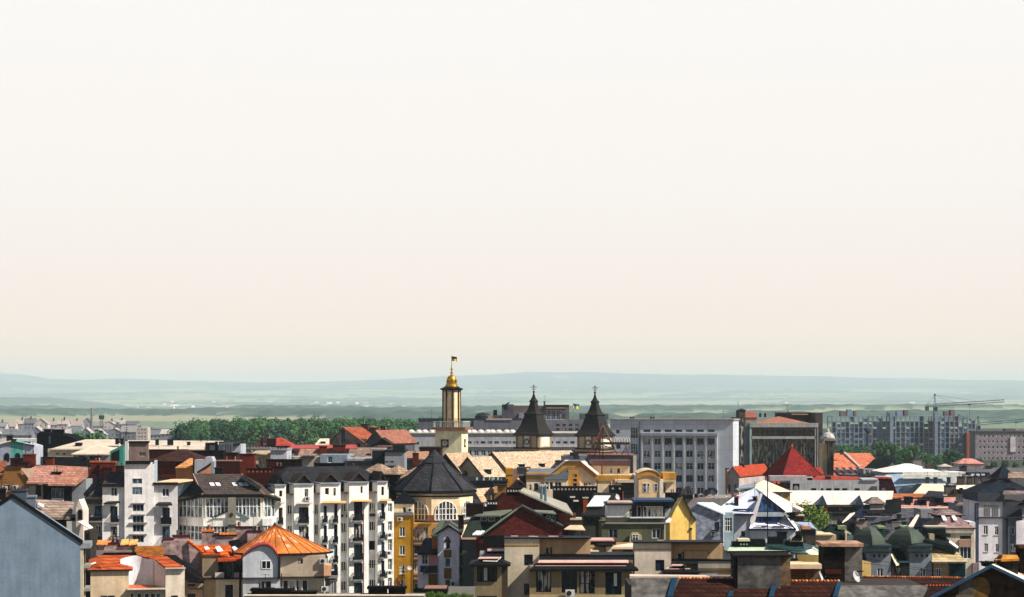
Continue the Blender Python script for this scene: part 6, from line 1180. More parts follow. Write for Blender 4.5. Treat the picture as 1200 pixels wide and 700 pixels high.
b.block(1084, 1104, 582, 5, mat('#6c6457'), [], v=3, side=False, name='brown_wing'); b.plate([(1082, 582, 2.5), (1106, 582, 2.5), (1104, 576, 6), (1088, 575, 6)], .15, mat('#33353a', 'metal')); b.box(1042, 1120, 594.6, 595.8, -1.1, .4, mat('#dcc9bc', 'metal'), 'gutter')
b = B('turret_roof_house', 'grey mansion with a small hipped tile turret and dark valleys', 'house', 1010, 370)
x0, x1, y0, y1, zt = b.block(1021, 1035, 596.5, 4, mat('#77716c'), [(1022, 592.5, 1027, 597, 'w1')], side=False, name='turret') ; b.hip(b.x(1017), b.x(1037.5), -.6, 4.6, b.z(590, px=1027), b.z(582.5, px=1027, v=2), mat('#8f7f78', 'tile'), 1.1, 2.3, .1)
b.box(1020, 1036, 590.4, 596, -.2, .8, mat('#8b8682'), 'turret_wall'); b.box(1019.5, 1037, 596.2, 597.6, -.6, 5, mat('#9b9489'), 'ledge'); b.block(1006, 1044, 606, 8, mat('#6d6f75'), [(1013, 604, 1016, 608, 'd1')], v=-3, side=False, name='grey_wing')
b.plate([(986, 614, -5), (1008, 608, -4), (1022, 592, 1), (1014, 591, 1)], .25, mat('#26344a', 'tile')); b.plate([(987, 612, -5.6), (996, 602, -4), (1002, 600.5, -3), (994, 608, -4.6)], .2, mat('#d9c2b0', 'metal')); b.plate([(1036, 600, -1), (1056, 600, 2), (1056, 584, 4), (1038, 586, 4)], .3, mat('#1b1d22', 'tile')); b.plate([(1040, 612, -3), (1080, 612, -3), (1076, 597, 4), (1052, 595, 4)], .25, mat('#5c5c62', 'tile'))
b.block(1003, 1016, 608.5, 5, mat('#9b877c'), [], v=-5.5, side=False, name='pink_wing'); b.block(986, 1003.5, 611, 5, mat('#313239'), [], v=-5, side=False, name='dark_wing')
for x in range(1008, 1017, 3): b.box(x, x + 2, 608.2, 610, -5.8, .29, mat('#17181a'), 'bracket')
for x in range(1014, 1032, 3): b.box(x, x + 2, 601.5, 604, -3.4, .39, mat('#1c1d20'), 'bracket')
b = B('slate_valley_house', 'grey slate roofs meeting at a dark valley with a pale flashing', 'house', 1018, 345)
b.plate([(1020, 614, -.6), (1048, 608, -.6), (1062, 607, 3), (1030, 612.5, 3)], .25, mat('#2a2b31', 'tile')); b.plate([(1035, 632, -4), (1076, 630, -4), (1078, 606, 4), (1062, 606, 4)], .3, mat('#5a5a61', 'tile')); b.block(1022, 1090, 622, 9, mat('#55565c'), [], side=False); b.plate([(1064, 617, -1.5), (1070, 617, -1.5), (1079, 600, 3), (1076, 600.5, 3)], .2, mat('#d3bfae', 'metal'), 'flashing'); b.block(1079, 1094, 597, 6, mat('#8c8b8e'), [], v=2, side=False, name='rear_block'); b.plate([(1069, 618, -1), (1096, 617, -1), (1090, 604, 3), (1080, 603, 3)], .3, mat('#1f2734', 'tile'))
for x, y, h_ in ((1000, 606, 4), (1012, 599, 3), (1034, 611, 3), (1052, 603, 4), (1058, 612, 3), (1086, 612, 4)): b.chim(x, x + 4, y, y + h_ + 3, -1, mat('#3d3b3e'), .9)
# mansion with pinkish hip
b = B('pink_hip_mansion', 'pale mansion under a pinkish grey two stage roof with two white skylights', 'house', 1094, 330)
b.block(1108, 1142, 620, 10, mat('#cbbda6'), [(1125, 628, 1138, 632, 'd3'), (1125, 641, 1138, 655, 'w3')], side=False); b.hip(b.x(1097), b.x(1142), 0, 10, b.z(619, px=1115), b.z(604, px=1115, v=3), mat('#9a7f7c', 'tile'), 2.4, 2.6, .2)
b.hip(b.x(1099, 2.5), b.x(1128, 2.5), 2.5, 9, b.z(603.5, v=2.5), b.z(597, v=5), mat('#8f7873', 'tile'), 1.4, 2.5, .3); b.box(1100, 1127, 603.6, 607, 2.5, 6, mat('#23262b'), 'attic_wall'); b.box(1124, 1138.5, 632.5, 641, -.2, .19, mat('#a98676'), 'pink_panel'); b.box(1109, 1141, 623, 625, -.3, .29, mat('#a9a39a'), 'cornice'); b.box(1084, 1112, 616.5, 618, -2, 1.9, mat('#c3b8a2', 'metal'), 'gutter')
for x in (1104, 1116): b.plate([(x + 1.5, 611.8, .9), (x + 6, 611.8, .9), (x + 3, 606.5, 2.1), (x - 1, 606.5, 2.1)], .1, mat('#dfe3e6', 'plain', rough=.3), 'skylight').location.z += .3
b.block(1136, 1143, 612, 5, mat('#cfccca'), [], v=.6, side=False, name='side_strip'); b.block(1140, 1146, 660, 1, mat('#8d7a78'), [], v=-.4, side=False, name='pier')
# white block right with blue black roof
b = B('white_mansarded_block', 'white rendered block with a tall blue black mansard roof at the right edge', 'apartment block', 1146, 345)
ws = [(1152.5, 616, 1157.8, 626.5, 'w2s'), (1165.5, 617, 1170.5, 627, 'w2s'), (1153.5, 637, 1158, 646.5, 'w2s'), (1166.5, 637.5, 1171, 647, 'w2s'), (1154, 657, 1158, 667, 'w2s'), (1167, 658, 1171, 668, 'w2s')]
b.block(1147, 1176, 587.5, 12, mat('#d3cfd3'), ws, side=False); b.box(1146.5, 1176.5, 587.5, 607, -.12, .115, mat('#b4b1b0'), 'upper_band'); b.box(1146, 1177, 578.5, 588, -.5, 12, mat('#4b515c'), 'cornice'); b.box(1146, 1200, 606, 607.6, -.4, .39, mat('#3a4250'), 'band')
for i in range(9): 
    if i != 4: b.box(1153.3 + i * 1.95, 1154.3 + i * 1.95, 595, 605, -.16, .035, mat('#6b6d72'), 'slot')
for i in range(8): b.box(1153 + i * 2.2, 1154.2 + i * 2.2, 592.3, 593.8, -.16, .035, mat('#4a4c52'), 'bracket')
b.box(1143.5, 1147, 590, 700, -.3, 1, mat('#4a5368'), 'corner_strip'); b.box(1175.5, 1178, 588, 700, -.3, .29, mat('#454e5c'), 'downpipe')
b.block(1178, 1200, 588.5, 10, mat('#8d8f95'), [(1184.5, 617.5, 1189, 627, 'w1'), (1183.5, 637.5, 1190, 647, 'w2')], v=1.2, side=False, name='side_wing'); b.block(1181.5, 1191.5, 606, 1, mat('#59616e'), [(1185, 617.5, 1189, 627, 'w1'), (1184, 637.5, 1190, 647, 'w2')], v=.1, side=False, name='bay'); b.block(1191, 1212, 611, 8, mat('#d3cfd3'), [], v=-.3, side=False, name='right_wall'); b.plate([(1178, 607, .6), (1196, 596, .6), (1198, 596, 2), (1198, 608, .5)], .3, mat('#1c2029', 'metal'), 'dark_verge'); b.plate([(1190, 594.5, -.8), (1214, 590, -.8), (1214, 584, 3), (1200, 585, 3)], .2, mat('#3a3d45', 'tile'))
navy = mat('#2a3340', 'tile'); xa, xb = b.x(1147), b.x(1215)
b.hip(xa, xb, 0, 11, b.z(578.5), b.z(562, v=3), navy, 4.2, 3, .4); b.hip(xa + 4.4, xb - 4, 3.2, 9, b.z(562, v=3), b.z(560.2, v=3), mat('#b9aaa0', 'metal'), .4, .4, .3); b.hip(xa + 4.2, xb - 3, 3, 9, b.z(560.1, v=3), b.z(545, v=6), navy, 3.6, 3, .3)
b.plate([(1175, 578.5, -1), (1215, 578.5, -1), (1215, 571, 2), (1178, 571, 2)], .2, mat('#8f7d7c', 'tile')); b.plate([(1181, 560, 2), (1203, 560, 2), (1198, 553, 4.4), (1182, 553, 4.4)], .12, mat('#9a8474', 'tile')); b.box(1177.5, 1190, 572.5, 574.5, -.7, .3, mat('#2a2d34'), 'roof_step')
b = B('arched_window_house', 'grey rendered house with a pointed arched window beside the white mansarded block', 'house', 1121, 362)
x0, x1, y0, y1, zt = b.block(1124, 1141, 591, 9, mat('#8b8a90'), [], side=False); b.plate([(1120, 591.5, -.6), (1143, 591.5, -.6), (1147, 583, 4), (1132, 583, 4)], .3, mat('#7f746c', 'tile')); b.plate([(1118, 588, 1), (1135, 588, 1), (1144, 573.5, 7), (1130, 578, 7)], .3, mat('#4c4d55', 'tile')); b.block(1141, 1147, 590, 5, mat('#7b7d83'), [], v=.6, side=False, name='side_wall')
arch(b, 1134, 597, 611, 1.3, v=-.01); b.bars('window_bar', mat('#b7b7ba', 'plain'), [((1134, 598.5, -.12), (1134, 611, -.12)), ((1131.5, 604, -.12), (1136.5, 604, -.12))], .05); b.box(1139, 1141, 605, 611, -.4, 2, mat('#2a3040'), 'dark_strip'); b.box(1143, 1146.5, 576, 590, .3, 1, mat('#a9aaad'), 'chimney')
# blue white metal roof villa
met = mat('#c2c8d6', 'seam'); mw = mat('#b4b6bd'); b = B('blue_white_metal_villa', 'villa with bright white metal roofs and a large blue glass triangle', 'house', 860, 322)
P = lambda px, py, v=0: (b.x(px, v), b.z(py, px=px, v=v))
b.block(860, 879, 602.5, 9, mw, [(868.5, 622.5, 873, 629, 'd1')], v=0, side=False, name='left_wall')
b.plate([(838, 599, -1), (882, 602.5, -1), (893, 579, 6), (885, 572, 10), (860, 582, 8)], .25, met); b.plate([(885, 572, 10), (893, 577, 6), (938, 598, -.5), (942, 596.5, 6), (905, 577, 12)], .25, mat('#cbbfb4', 'seam')) 
b.chim(861, 865.5, 570.5 + 11, 594, 2.4, mat('#2b2220'), .9, cap='#b85c34'); b.chim(883, 887, 582, 590, 4.2, mat('#2b2220'), .9, cap='#6b3a2c'); b.box(860, 881, 596.5, 598.3, -.5, .7, mat('#27436b', 'metal'), 'snow_guard'); b.box(859, 883, 602.3, 604.2, -1.2, 1.15, mat('#1f2a3c', 'metal'), 'gutter')
b.block(879, 932, 620.5, 9, mat('#bcbcc0'), [], v=-.6, side=False, name='front_wall'); b.box(877.5, 933, 619.5, 621.8, -1.1, 1.2, mat('#22304a', 'metal'), 'front_gutter')
b.plate([(878, 619.6, -1), (933, 619.6, -1), (917, 603, 2.4), (905, 603, 2.4), (893, 578, 5.5), (890, 584, 5)], .2, mat('#cdd0dc', 'seam'))
MB().prism_y([P(884, 612, .3), P(912, 612, .3), P(918, 605.5, .3), P(886.5, 605.5, .3)], .25, .6).build('blue_glass_band', glassmat('#0d2140', '#1b3a60'), b.e)
MB().prism_y([P(886.5, 600, .2), P(918.5, 600, .2), P(893.5, 580, .2)], .15, .5).build('blue_glass_triangle', glassmat('#12305c', '#3a5f88'), b.e); MB().prism_y([P(887, 605.4, .2), P(925, 605.4, .2), P(919, 600.2, .2), P(887, 600.2, .2)], .0, .4).build('grey_band', mat('#a3abb2'), b.e)
MB().prism_y([P(880, 619.4, -.2), P(884.5, 612, -.2), P(893.5, 579, -.2), P(891.5, 578, -.2), P(879, 609, -.2)], -.25, .3).build('white_frame', mat('#d6cfcb', 'metal'), b.e); b.bars('dark_edge', mat('#1b2740', 'plain'), [((893.5, 579, 0), (920, 600, 0)), ((919, 604, -.3), (932.5, 621, -1.3)), ((885, 600, .1), (920, 600, .1))], .12)
b.plate([(919, 604, 0), (932, 621, -1), (940, 620, 1), (922, 603.5, 4)], .2, mat('#d9d0cb', 'seam')); b.plate([(893.5, 578.5, .2), (920, 599.8, .1), (938, 598.5, 1), (896, 577, 5)], .15, mat('#d3cac6', 'seam'))
for a_, c_, y in ((897, 911, 613.2), (885, 899, 616), (906, 920, 616.6)): b.box(a_, c_, y, y + 1.1, -1.0, .3, mat('#3a3f4c'), 'snow_guard')
b.chim(923.5, 932, 598.5, 609, 1.5, mat('#33201d', 'brick'), 1, cap='#cfc4c4'); b.chim(932, 942, 603.5, 611, 3, mat('#3b2320', 'brick'), 1, cap='#c2b7b4'); b.plate([(930, 612, 1), (950, 612, 1), (956, 620, -2), (962, 624, -2), (957, 611, 3), (945, 609, 4)][:4], .15, mat('#93a9c4', 'metal'))
b.bars('aerial_mast', mat('#111315', 'plain'), [((899.6, 545, -8), (899.6, 652, -8))], .085)
b = B('blue_grey_gable_house', 'shaded blue grey gable wall with a stained top and a satellite bracket', 'house', 810, 306)
P = lambda px, py, v=0: (b.x(px, v), b.z(py, px=px, v=v))
MB().prism_y([P(810, 700), P(847, 700), P(847, 601.5), P(819, 589.5), P(810, 596)], 0, .6).build('wall', mat('#9298a8', 'concrete'), b.e); window(b.e, .6, 1.1, (b.x(838.3), -.05, b.z(620.5, px=840)), 'd1'); b.plate([(817, 589, -.4), (848, 601.8, -.4), (860, 601.5, 8), (836, 589, 10)], .2, mat('#c9d2e2', 'seam')); MB().box(b.x(810), b.x(847), .6, 8, 0, b.z(602)).build('body', mat('#8b90a0'), b.e)
b.block(848, 859.5, 601, 4, mat('#9fb2b8'), [(849.5, 607, 858, 623, 'w33')], v=.8, side=False, name='glazed_stair'); b.bars('downpipe', mat('#c3c8cc', 'plain'), [((847.8, 601, -.1), (847.8, 640, -.1))], .08); b.ac(836, 625, 0); b.box(834, 843, 621.3, 622.4, -.5, .49, mat('#2b3040'), 'bracket'); b.dish(838, 627, -.4, .35, 20, mat('#3a4048', 'plain'))
# flea market like rooftop clutter
b = B('cluttered_flat_roof', 'flat roof crowded with dishes and pale boxes between yellow gable and grey office', 'house', 800, 400)
b.block(796, 866, 584, 16, mat('#8f8a86'), [], side=False); b.box(795, 812, 580, 585, -.5, 3, mat('#17181b'), 'black_box')
for i in range(16): x = rnd.uniform(806, 862); w = rnd.uniform(2, 5); b.box(x, x + w, 584 - rnd.uniform(2, 5.5), 584.2, rnd.uniform(0, 13), rnd.uniform(.5, 1.2), mat(rnd.choice(['#c4bab4', '#3a3f48', '#d8cfc6', '#a89a92', '#8d6f62', '#c98462', '#202428'])), 'roof_box')
for x, y in ((802, 577), (828, 578), (837, 577), (806, 574)): b.dish(x, y, 2, .75, rnd.uniform(-50, 30), mat('#4a5060', 'plain')); 
for x in (800, 805, 812, 824): b.aerial(x, 570 + rnd.uniform(-3, 3), 584, 3, 3, .6)
b = B('black_stack_lantern', 'small black roofed box right of the yellow school pavilion', 'chimney', 779, 360); b.chim(780, 796, 577.5, 590, 0, mat('#161719'), 1.4); b.box(781, 795, 588, 640, .1, 3, mat('#2a2a2c'), 'wall')
# green domed house
dg, ld = mat('#4a5648', 'metal', .42, var=.35), mat('#8f9a74', 'tile'); b = B('green_domed_house', 'grey house with two square green domed corner turrets and a sandy roof', 'house', 1015, 262, 0)
def dome4(px0, px1, pxc, yt, yb, v):
    xa, xb = b.x(px0, v), b.x(px1, v); c = (xa + xb) / 2; R_ = (xb - xa) / 2; z0, z1 = b.z(yb, x=c, v=v), b.z(yt, x=c, v=v + R_); h = z1 - z0
    return MB().lathe(c, v + R_ * .75, [(R_ * 1.0, z0), (R_ * .93, z0 + h * .22), (R_ * .76, z0 + h * .52), (R_ * .52, z0 + h * .78), (R_ * .26, z0 + h * .93), (.03, z1)], 4, R(3)).build('dome', dg, b.e), c, R_, z0, z1
for px0, px1, yt, yb, wx0, wx1 in ((1000, 1041, 616.5, 638.5, 1016, 1044), (1042, 1090, 617, 637, 1066, 1092)):
    o, c, R_, z0, z1 = dome4(px0, px1, 0, yt, yb, 0)
    b.block(wx0, wx1, 648, 5, mat('#7f868c'), [(wx0 + 7 + i * 6, 649.8, wx0 + 9.8 + i * 6, 653, 'hole') for i in range(3)] + [(wx0 + 12, 666, wx0 + 19, 676, 'w2')], v=.2, side=False, name='turret_wall'); b.box(wx0 - 3, wx1 + 1, 638.5, 640.5, -.3, 5.5, mat('#3a5250', 'metal'), 'dome_gutter'); b.box(wx0 - 2, wx1, 640.5, 648.2, -.1, 5.3, mat('#5f686c'), 'frieze'); b.box(wx0 - 3, wx1 + 1, 644.2, 646.8, -.35, .24, mat('#3c4a4e'), 'cornice')
b.block(1044, 1066, 662, 6, mat('#6d665c'), [(1048, 664, 1056, 674, 'd2')], v=1, side=False, name='middle_wall'); b.plate([(1044, 661.5, .5), (1068, 661.5, .5), (1066, 640, 6), (1044, 640, 6)], .25, mat('#1b2b2b', 'tile')); b.box(1051, 1067, 657.5, 659.8, .1, .5, mat('#2f5a66', 'metal'), 'gutter'); b.plate([(1044, 650, .3), (1050, 662, -.2), (1054, 661, .2), (1046, 648, 1)], .15, mat('#d5c29a', 'metal'), 'flashing')
b.plate([(1093, 658, -.5), (1133, 658, -.5), (1122, 647, 2), (1100, 626, 8), (1086, 626, 8), (1090, 640, 3)], .25, mat('#b8a377', 'tile', var=.3)); b.box(1092, 1134, 656.6, 658.6, -.8, .6, mat('#e2cfae', 'metal'), 'gutter'); b.block(1094, 1131, 659, 8, mat('#9a846a'), [(1097, 666, 1103, 677, 'w2')], v=.2, side=False, name='right_wall'); b.box(1113, 1131.5, 659, 676, -.1, .28, mat('#123840', 'panel'), 'dark_green_panel')
dk2 = mat('#1c2c2a', 'tile'); b.plate([(1084, 633, 1), (1112, 641, 1), (1118, 646.5, 1), (1124, 643, 3), (1104, 626, 6), (1086, 621, 6)], .5, dk2); b.box(1086, 1108, 620, 627, 3, 3, dk2, 'dark_dormer'); b.box(1104, 1114, 625.5, 629.5, 3.5, 3, mat('#23302e', 'metal'), 'dormer_cap'); b.plate([(1112, 635, 1), (1122, 642, 1), (1123, 640.5, 1.6), (1113, 633.5, 1.6)], .1, mat('#e2dccb', 'metal'), 'flashing'); b.box(1089, 1095, 626, 640, 2, 2, mat('#a89b80'), 'stack')
for x, y in ((1029, 617), (1056, 616.5)): b.box(x, x + 9, y, y + 2.4, 5, 2, ld, 'dormer_roof'); b.box(x + 1, x + 9, y + 2.4, y + 10, 5.2, 1.6, mat('#3c5a50', 'tile'), 'dormer')
b.block(1000, 1017, 656, 6, mat('#8a6a4a'), [], v=1, side=False, name='left_wall'); b.plate([(1002, 660, .4), (1018, 659, .4), (1016, 640, 4), (1008, 640, 4)], .25, mat('#1a3034', 'tile'))
b = B('rear_green_dome_house', 'dark green hipped roofs with small lit dormers behind the left green dome', 'house', 958, 290)
for a_, c_, t, e_ in ((958, 1002, 614.5, 636), (998, 1018, 617, 640)):
    x0, x1 = b.x(a_), b.x(c_); b.hip(x0, x1, 0, 6, b.z(e_), b.z(t, v=3), mat('#20332e', 'tile'), (x1 - x0) * .42, 2.6, .1)
b.block(960, 1018, 638, 7, mat('#3b4644'), [], v=.4, side=False); b.box(982, 992, 616.5, 620.5, 1.5, 1.8, ld, 'dormer_roof'); b.box(983, 991, 620.5, 632, 1.6, 1.4, mat('#3a554c', 'tile'), 'dormer'); b.plate([(990, 620, 1), (998, 625.5, 0), (996, 626, -.4), (990, 625, 0)], .1, ld, 'dormer_edge'); b.box(993, 1000, 628, 634, -.6, 1, mat('#5c6f74'), 'blue_box')
b.box(982.8, 983.8, 608, 616, 2, .3, mat('#1b2427', 'plain'), 'finial'); b.box(991, 992.4, 624, 638, -1.2, .4, mat('#d8bf9c', 'metal'), 'pipe')
b.block(956, 980, 627, 6, mat('#b9a680'), [], v=-2, side=False, name='sand_wall'); b.box(955, 977.5, 626, 627.4, -2.3, 6.5, mat('#d5c29a', 'metal'), 'sand_coping'); b.chim(943, 956, 624, 650, -2.6, mat('#4f4a46', 'concrete'), 1.5, cap='#1e1f20')
# low pale green roofed building with dark dormers
b = B('pale_green_roof_house', 'low house with a pale mint green metal roof and black dormers with square vents', 'house', 850, 262)
b.plate([(852, 646, -.6), (922, 647, -.6), (916, 636, 3.4), (858, 636, 3.4)], .15, mat('#b3c4a8', 'seam')); b.block(854, 930, 647.5, 6, mat('#9a9084'), [], side=False); b.box(852, 925, 646, 648, -.9, .89, mat('#141617', 'metal'), 'gutter'); b.box(854, 926, 648, 650.6, -.3, .295, mat('#c0b3a2'), 'cornice')
for i in range(13): b.box(883 + i * 3.1, 884.6 + i * 3.1, 648.6, 650.2, -.4, .09, mat('#1b1b1c'), 'bracket')
for a_, c_, t in ((859, 877, 635.5), (877, 897, 632.5), (902, 918, 630)): b.box(a_, c_, t, t + 8, 1.2, 2, mat('#16211f', 'tile'), 'dormer'); 
b.box(865, 879, 632, 634.5, 1, 2.4, mat('#c4bd9a', 'metal'), 'dormer_roof')
for x in (867.5, 871, 874.5): b.box(x, x + 1.6, 637.2, 639, 1.1, .09, mat('#7fa0a0'), 'vent_pane')
b.plate([(900, 640, 0), (944, 648, 0), (940, 632, 4), (902, 632, 4)], .25, mat('#2c4a4a', 'tile')); b.plate([(922, 646, 0), (966, 652, -1), (964, 642, 2), (940, 636, 4)], .2, mat('#4d6266', 'tile')); b.plate([(944, 646, -1.6), (965, 659, -1.6), (965, 651, 0), (952, 643, 0)], .15, mat('#c4cfae', 'seam')); b.bars('white_flashing', mat('#e9e6da', 'plain'), [((952, 641.6, 0), (966, 651, 0))], .12); b.chim(912, 922, 623.5, 632, 2, mat('#2d2826'), 1.2, cap='#171716'); b.box(926, 941, 630.8, 635, 1, 1.5, mat('#c3b183', 'metal'), 'sand_box'); b.plate([(928, 631, .8), (935, 625, .8), (940, 631, .8), (940, 630, 3), (933, 626, 3)][:4], .3, mat('#1b1c1f', 'metal'))
b.box(941, 956, 621, 626, 1, 2, mat('#1d1c1d'), 'stack_cap'); b.box(940, 950, 616.8, 620.5, 1, 1.4, mat('#c78a68'), 'pink_stack')
b = B('curved_facade_house', 'ochre curved facade with a mint metal roof edge left of the sooty chimney', 'house', 925, 238)
m = MB(); cx_, cyy = b.x(922, 12), 12.5
for i in range(10):
    t0, t1 = R(268 + i * 4.5), R(268 + (i + 1) * 4.5); r = 12.8
    p0, p1 = (cx_ + r * math.cos(t0), cyy + r * math.sin(t0)), (cx_ + r * math.cos(t1), cyy + r * math.sin(t1)); zz0 = b.z(649.5 + .016 * i * i * 7.5, px=930, v=0); zz1 = b.z(649.5 + .016 * (i + 1) ** 2 * 7.5, px=930, v=0)
    m.poly([(*p0, 0), (*p1, 0), (*p1, zz1), (*p0, zz0)])
m.build('curved_wall', mat('#a08850'), b.e); b.box(925, 935, 657, 662, -1.2, 1, mat('#b9b5b2'), 'white_box'); b.box(925, 935.5, 655.2, 657, -1.5, 1.4, mat('#26262a'), 'box_cap')
# ------------------------------------------------------------------ foreground left: blue gable, orange roofs
orr = mat('#bd5a30', 'tile', var=.22); orm = mat('#cc6a2a', 'seam', w=.9, var=.3); crw = mat('#d9c4a6'); gyw = mat('#c3c4c8')
b = B('blue_gable_house', 'plain slate blue gable wall with a black verge at the left edge', 'house', -62, 205, 9)
P = lambda px, py, v=0: (b.x(px, v), b.z(py, px=px, v=v)); bl = mat('#788a9a', var=.16)
MB().prism_y([P(-66, 720), P(94, 720), P(94, 635), P(14.5, 582), P(-66, 638)], 0, 4.6).build('wall', bl, b.e)
b.plate([(14.5, 579, -.06), (97, 634, -.06), (97, 633, 4.8), (14.5, 578, 4.8)], .25, mat('#2a2624', 'tile')); b.plate([(14.5, 579, -.06), (-70, 636, -.06), (-70, 635, 4.8), (14.5, 578, 4.8)], .25, mat('#2a2624', 'tile'))
m = MB(); m.prism_y([P(14.5, 583.0, -.1), P(97, 638, -.1), P(97, 633.2, -.1), P(14.5, 578.2, -.1)], -.13, -.065); m.prism_y([P(-70, 640, -.1), P(14.5, 583.0, -.1), P(14.5, 578.2, -.1), P(-70, 635.2, -.1)], -.13, -.065); m.build('verge_board', mat('#141416', 'plain'), b.e)
x1 = b.x(94)
MB().box(x1 + .004, x1 + .3, .2, 4.6, 0, b.z(640, px=98)).build('cream_side_wall', mat('#b8ad94'), b.e)
for y0_, y1_ in ((645, 663), (672, 690)):
    MB().box(x1 + .3, x1 + .36, 1.4, 3.1, b.z(y1_, px=100), b.z(y0_, px=100)).build('side_window', mat('#1a1b1c', 'plain'), b.e); MB().box(x1 + .3, x1 + .9, .8, 4.4, b.z(y1_ + 4, px=100), b.z(y1_ + .5, px=100)).build('balcony_slab', mat('#8e8a84'), b.e)
MB().box(x1 - .1, x1 + 1.0, .1, 4.6, b.z(643, px=98), b.z(637, px=98)).build('eave_box', mat('#8b8f92'), b.e)
b.chim(15, 31, 573.5, 590, 2.5, mat('#56606c'), 1.3, cap='#4c5663'); b.chim(31, 41.5, 581, 602, 3.2, mat('#6c7681'), 1.2, cap='#7a8694'); b.chim(-3, 6, 573, 586, 3.5, mat('#23262b'), 1.2)
for x in (17, 20.5, 24, 27.5): b.box(x, x + 1.6, 571.5, 573.6, 2.7, .5, mat('#343b44'), 'pot')
b = B('tiled_dormer_house', 'tan tiled roof slope with a white framed pointed dormer behind the blue gable', 'house', 40, 236, 0)
b.plate([(55, 606, -.5), (83, 606, -.5), (87, 588, 5), (42, 585, 5), (44, 596, 2)], .3, mat('#a08a7a', 'tile')); b.plate([(44, 593, 1.4), (50, 597, 1.0), (52, 594.5, 1.8), (46, 591.5, 2.2)], .1, mat('#e4ebf5', 'plain', rough=.3), 'skylight').location.z += .25
b.block(52, 88, 607, 8, mat('#17181b'), [], side=False); b.block(78, 90, 611, 6, mat('#b9b6ae'), [], v=-.6, side=False, name='pale_wing')
P = lambda px, py, v=0: (b.x(px, v), b.z(py, px=px, v=v))
MB().prism_y([P(89, 640, -.8), P(97.5, 640, -.8), P(97.5, 598, -.8), P(92.5, 585.5, -.8), P(89, 596, -.8)], -.8, 2.2).build('dormer', mat('#c9bcae'), b.e); arch(b, 94, 597, 609, .5, v=-.82); b.plate([(91, 611, -1.8), (104, 619, -2.4), (109, 618, -1.6), (98, 610, -.9)], .1, mat('#ded0c0', 'metal'), 'canopy')
b.plate([(86, 596.5, -1.1), (92.5, 584, -1.1), (92.5, 584, 2.2), (87, 595, 2.2)], .12, mat('#a8988a', 'metal')); b.block(90, 106, 622, 4, mat('#3f3c3a'), [(99, 625, 104, 634, 'd1')], v=-.3, side=False, name='lower_wing')
# orange roofed houses
b = B('orange_corner_house', 'cream house with bright orange tiled roofs around a curved pale grey wall', 'house', 105, 232, 11)
P = lambda px, py, v=0: (b.x(px, v), b.z(py, px=px, v=v))
b.block(106, 151, 668.5, 6, mat('#cdb595'), [(117, 698, 135, 706, 'w2')], side=False); b.hip(b.x(105.5), b.x(152), 0, 8.5, b.z(667.5, px=128), b.z(655, px=128, v=4), orr, 3.2, 4, .35)
b.plate([(104, 668, .6), (118, 664, 0), (146, 655, 4), (160, 651.5, 5), (150, 650.6, 6), (118, 651, 6), (104, 656, 3)], .2, orr, 'rear_roof'); b.box(121, 160, 647.8, 652, 6.4, .5, mat('#15120f', 'metal'), 'black_ridge'); b.plate([(105, 664.8, .3), (112, 662.6, .5), (112.5, 661.5, .8), (106, 663.5, .6)], .08, mat('#e9e2d4', 'plain'), 'skylight').location.z += .3
m = MB(); n = 14; xa, xb = b.x(141, 3), b.x(180, 3)
top = lambda px: 651 + abs(px - 159.5) ** 1.5 * .055 if px < 159.5 else 651 + (px - 159.5) * .24
for i in range(n):
    f0, f1 = i / n, (i + 1) / n; pa, pb = 141 + 39 * f0, 141 + 39 * f1; v0, v1 = 2.2 + 1.8 * math.sin(math.pi * f0 * .9), 2.2 + 1.8 * math.sin(math.pi * f1 * .9)
    m.poly([(b.x(pa, v0), v0, b.z(690, px=pa, v=v0)), (b.x(pb, v1), v1, b.z(690, px=pb, v=v1)), (b.x(pb, v1), v1, b.z(top(pb), px=pb, v=v1)), (b.x(pa, v0), v0, b.z(top(pa), px=pa, v=v0))])
m.build('curved_wall', gyw, b.e)
MB().poly([(b.x(180, 2.9), 2.9, b.z(688, px=180, v=2.9)), (b.x(194, -.5), -.5, b.z(688, px=194)), (b.x(194, -.5), -.5, b.z(666, px=194)), (b.x(180, 2.9), 2.9, b.z(655.5, px=180, v=2.9))]).build('angled_wall', mat('#cfc8bf'), b.e)
b.plate([(160, 650, 4.4), (181, 655.2, 2.9), (194.5, 665.4, -1.1), (217, 665.3, -1.1), (195, 652, 5), (168, 650, 6)], .2, orr); b.box(193.8, 217.4, 665.4, 667, -1.2, .3, mat('#b6ada6', 'metal'), 'gutter')
b.block(194, 216.5, 667, 5, mat('#cfc1ad'), [(200.5, 698, 208.5, 706, 'd2')], v=-.8, side=False, name='right_wing')
b.plate([(149.5, 690, -.6), (193.8, 690, -.8), (180, 685.5, 2.4), (150, 685.5, 2.4)], .15, mat('#c25524', 'metal'), 'porch_roof'); b.box(149, 194.4, 689.5, 691.3, -.9, .3, mat('#c9bfae', 'metal'), 'gutter'); b.block(151, 193.6, 691.3, 3, mat('#b9a98e'), [(152.5, 695.5, 158, 707, 'w1'), (160.5, 695.5, 166, 707, 'w1'), (169, 695.5, 175, 707, 'w1'), (176.5, 695.5, 182, 707, 'w1'), (183, 695.5, 188, 707, 'w1')], v=-.4, side=False, name='porch')
b.box(158, 191.5, 640.5, 652, 6.8, 1, mat('#b9773a', 'brick'), 'brick_wall'); b.box(112, 160, 645, 651.5, 7, 1, mat('#8f7f7c'), 'rear_wall')
for a_, c_, t in ((122, 139, 636), (139, 160, 638.5)): b.chim(a_, c_, t, 648, 7.4, mat('#a98f88', 'concrete'), 1.3, cap='#4a1f22')
b.plate([(113, 637.5, 7), (125, 637.5, 7), (131, 633, 8.4), (114, 633, 8.4)], .15, mat('#d98a4a', 'seam'), 'copper_canopy')
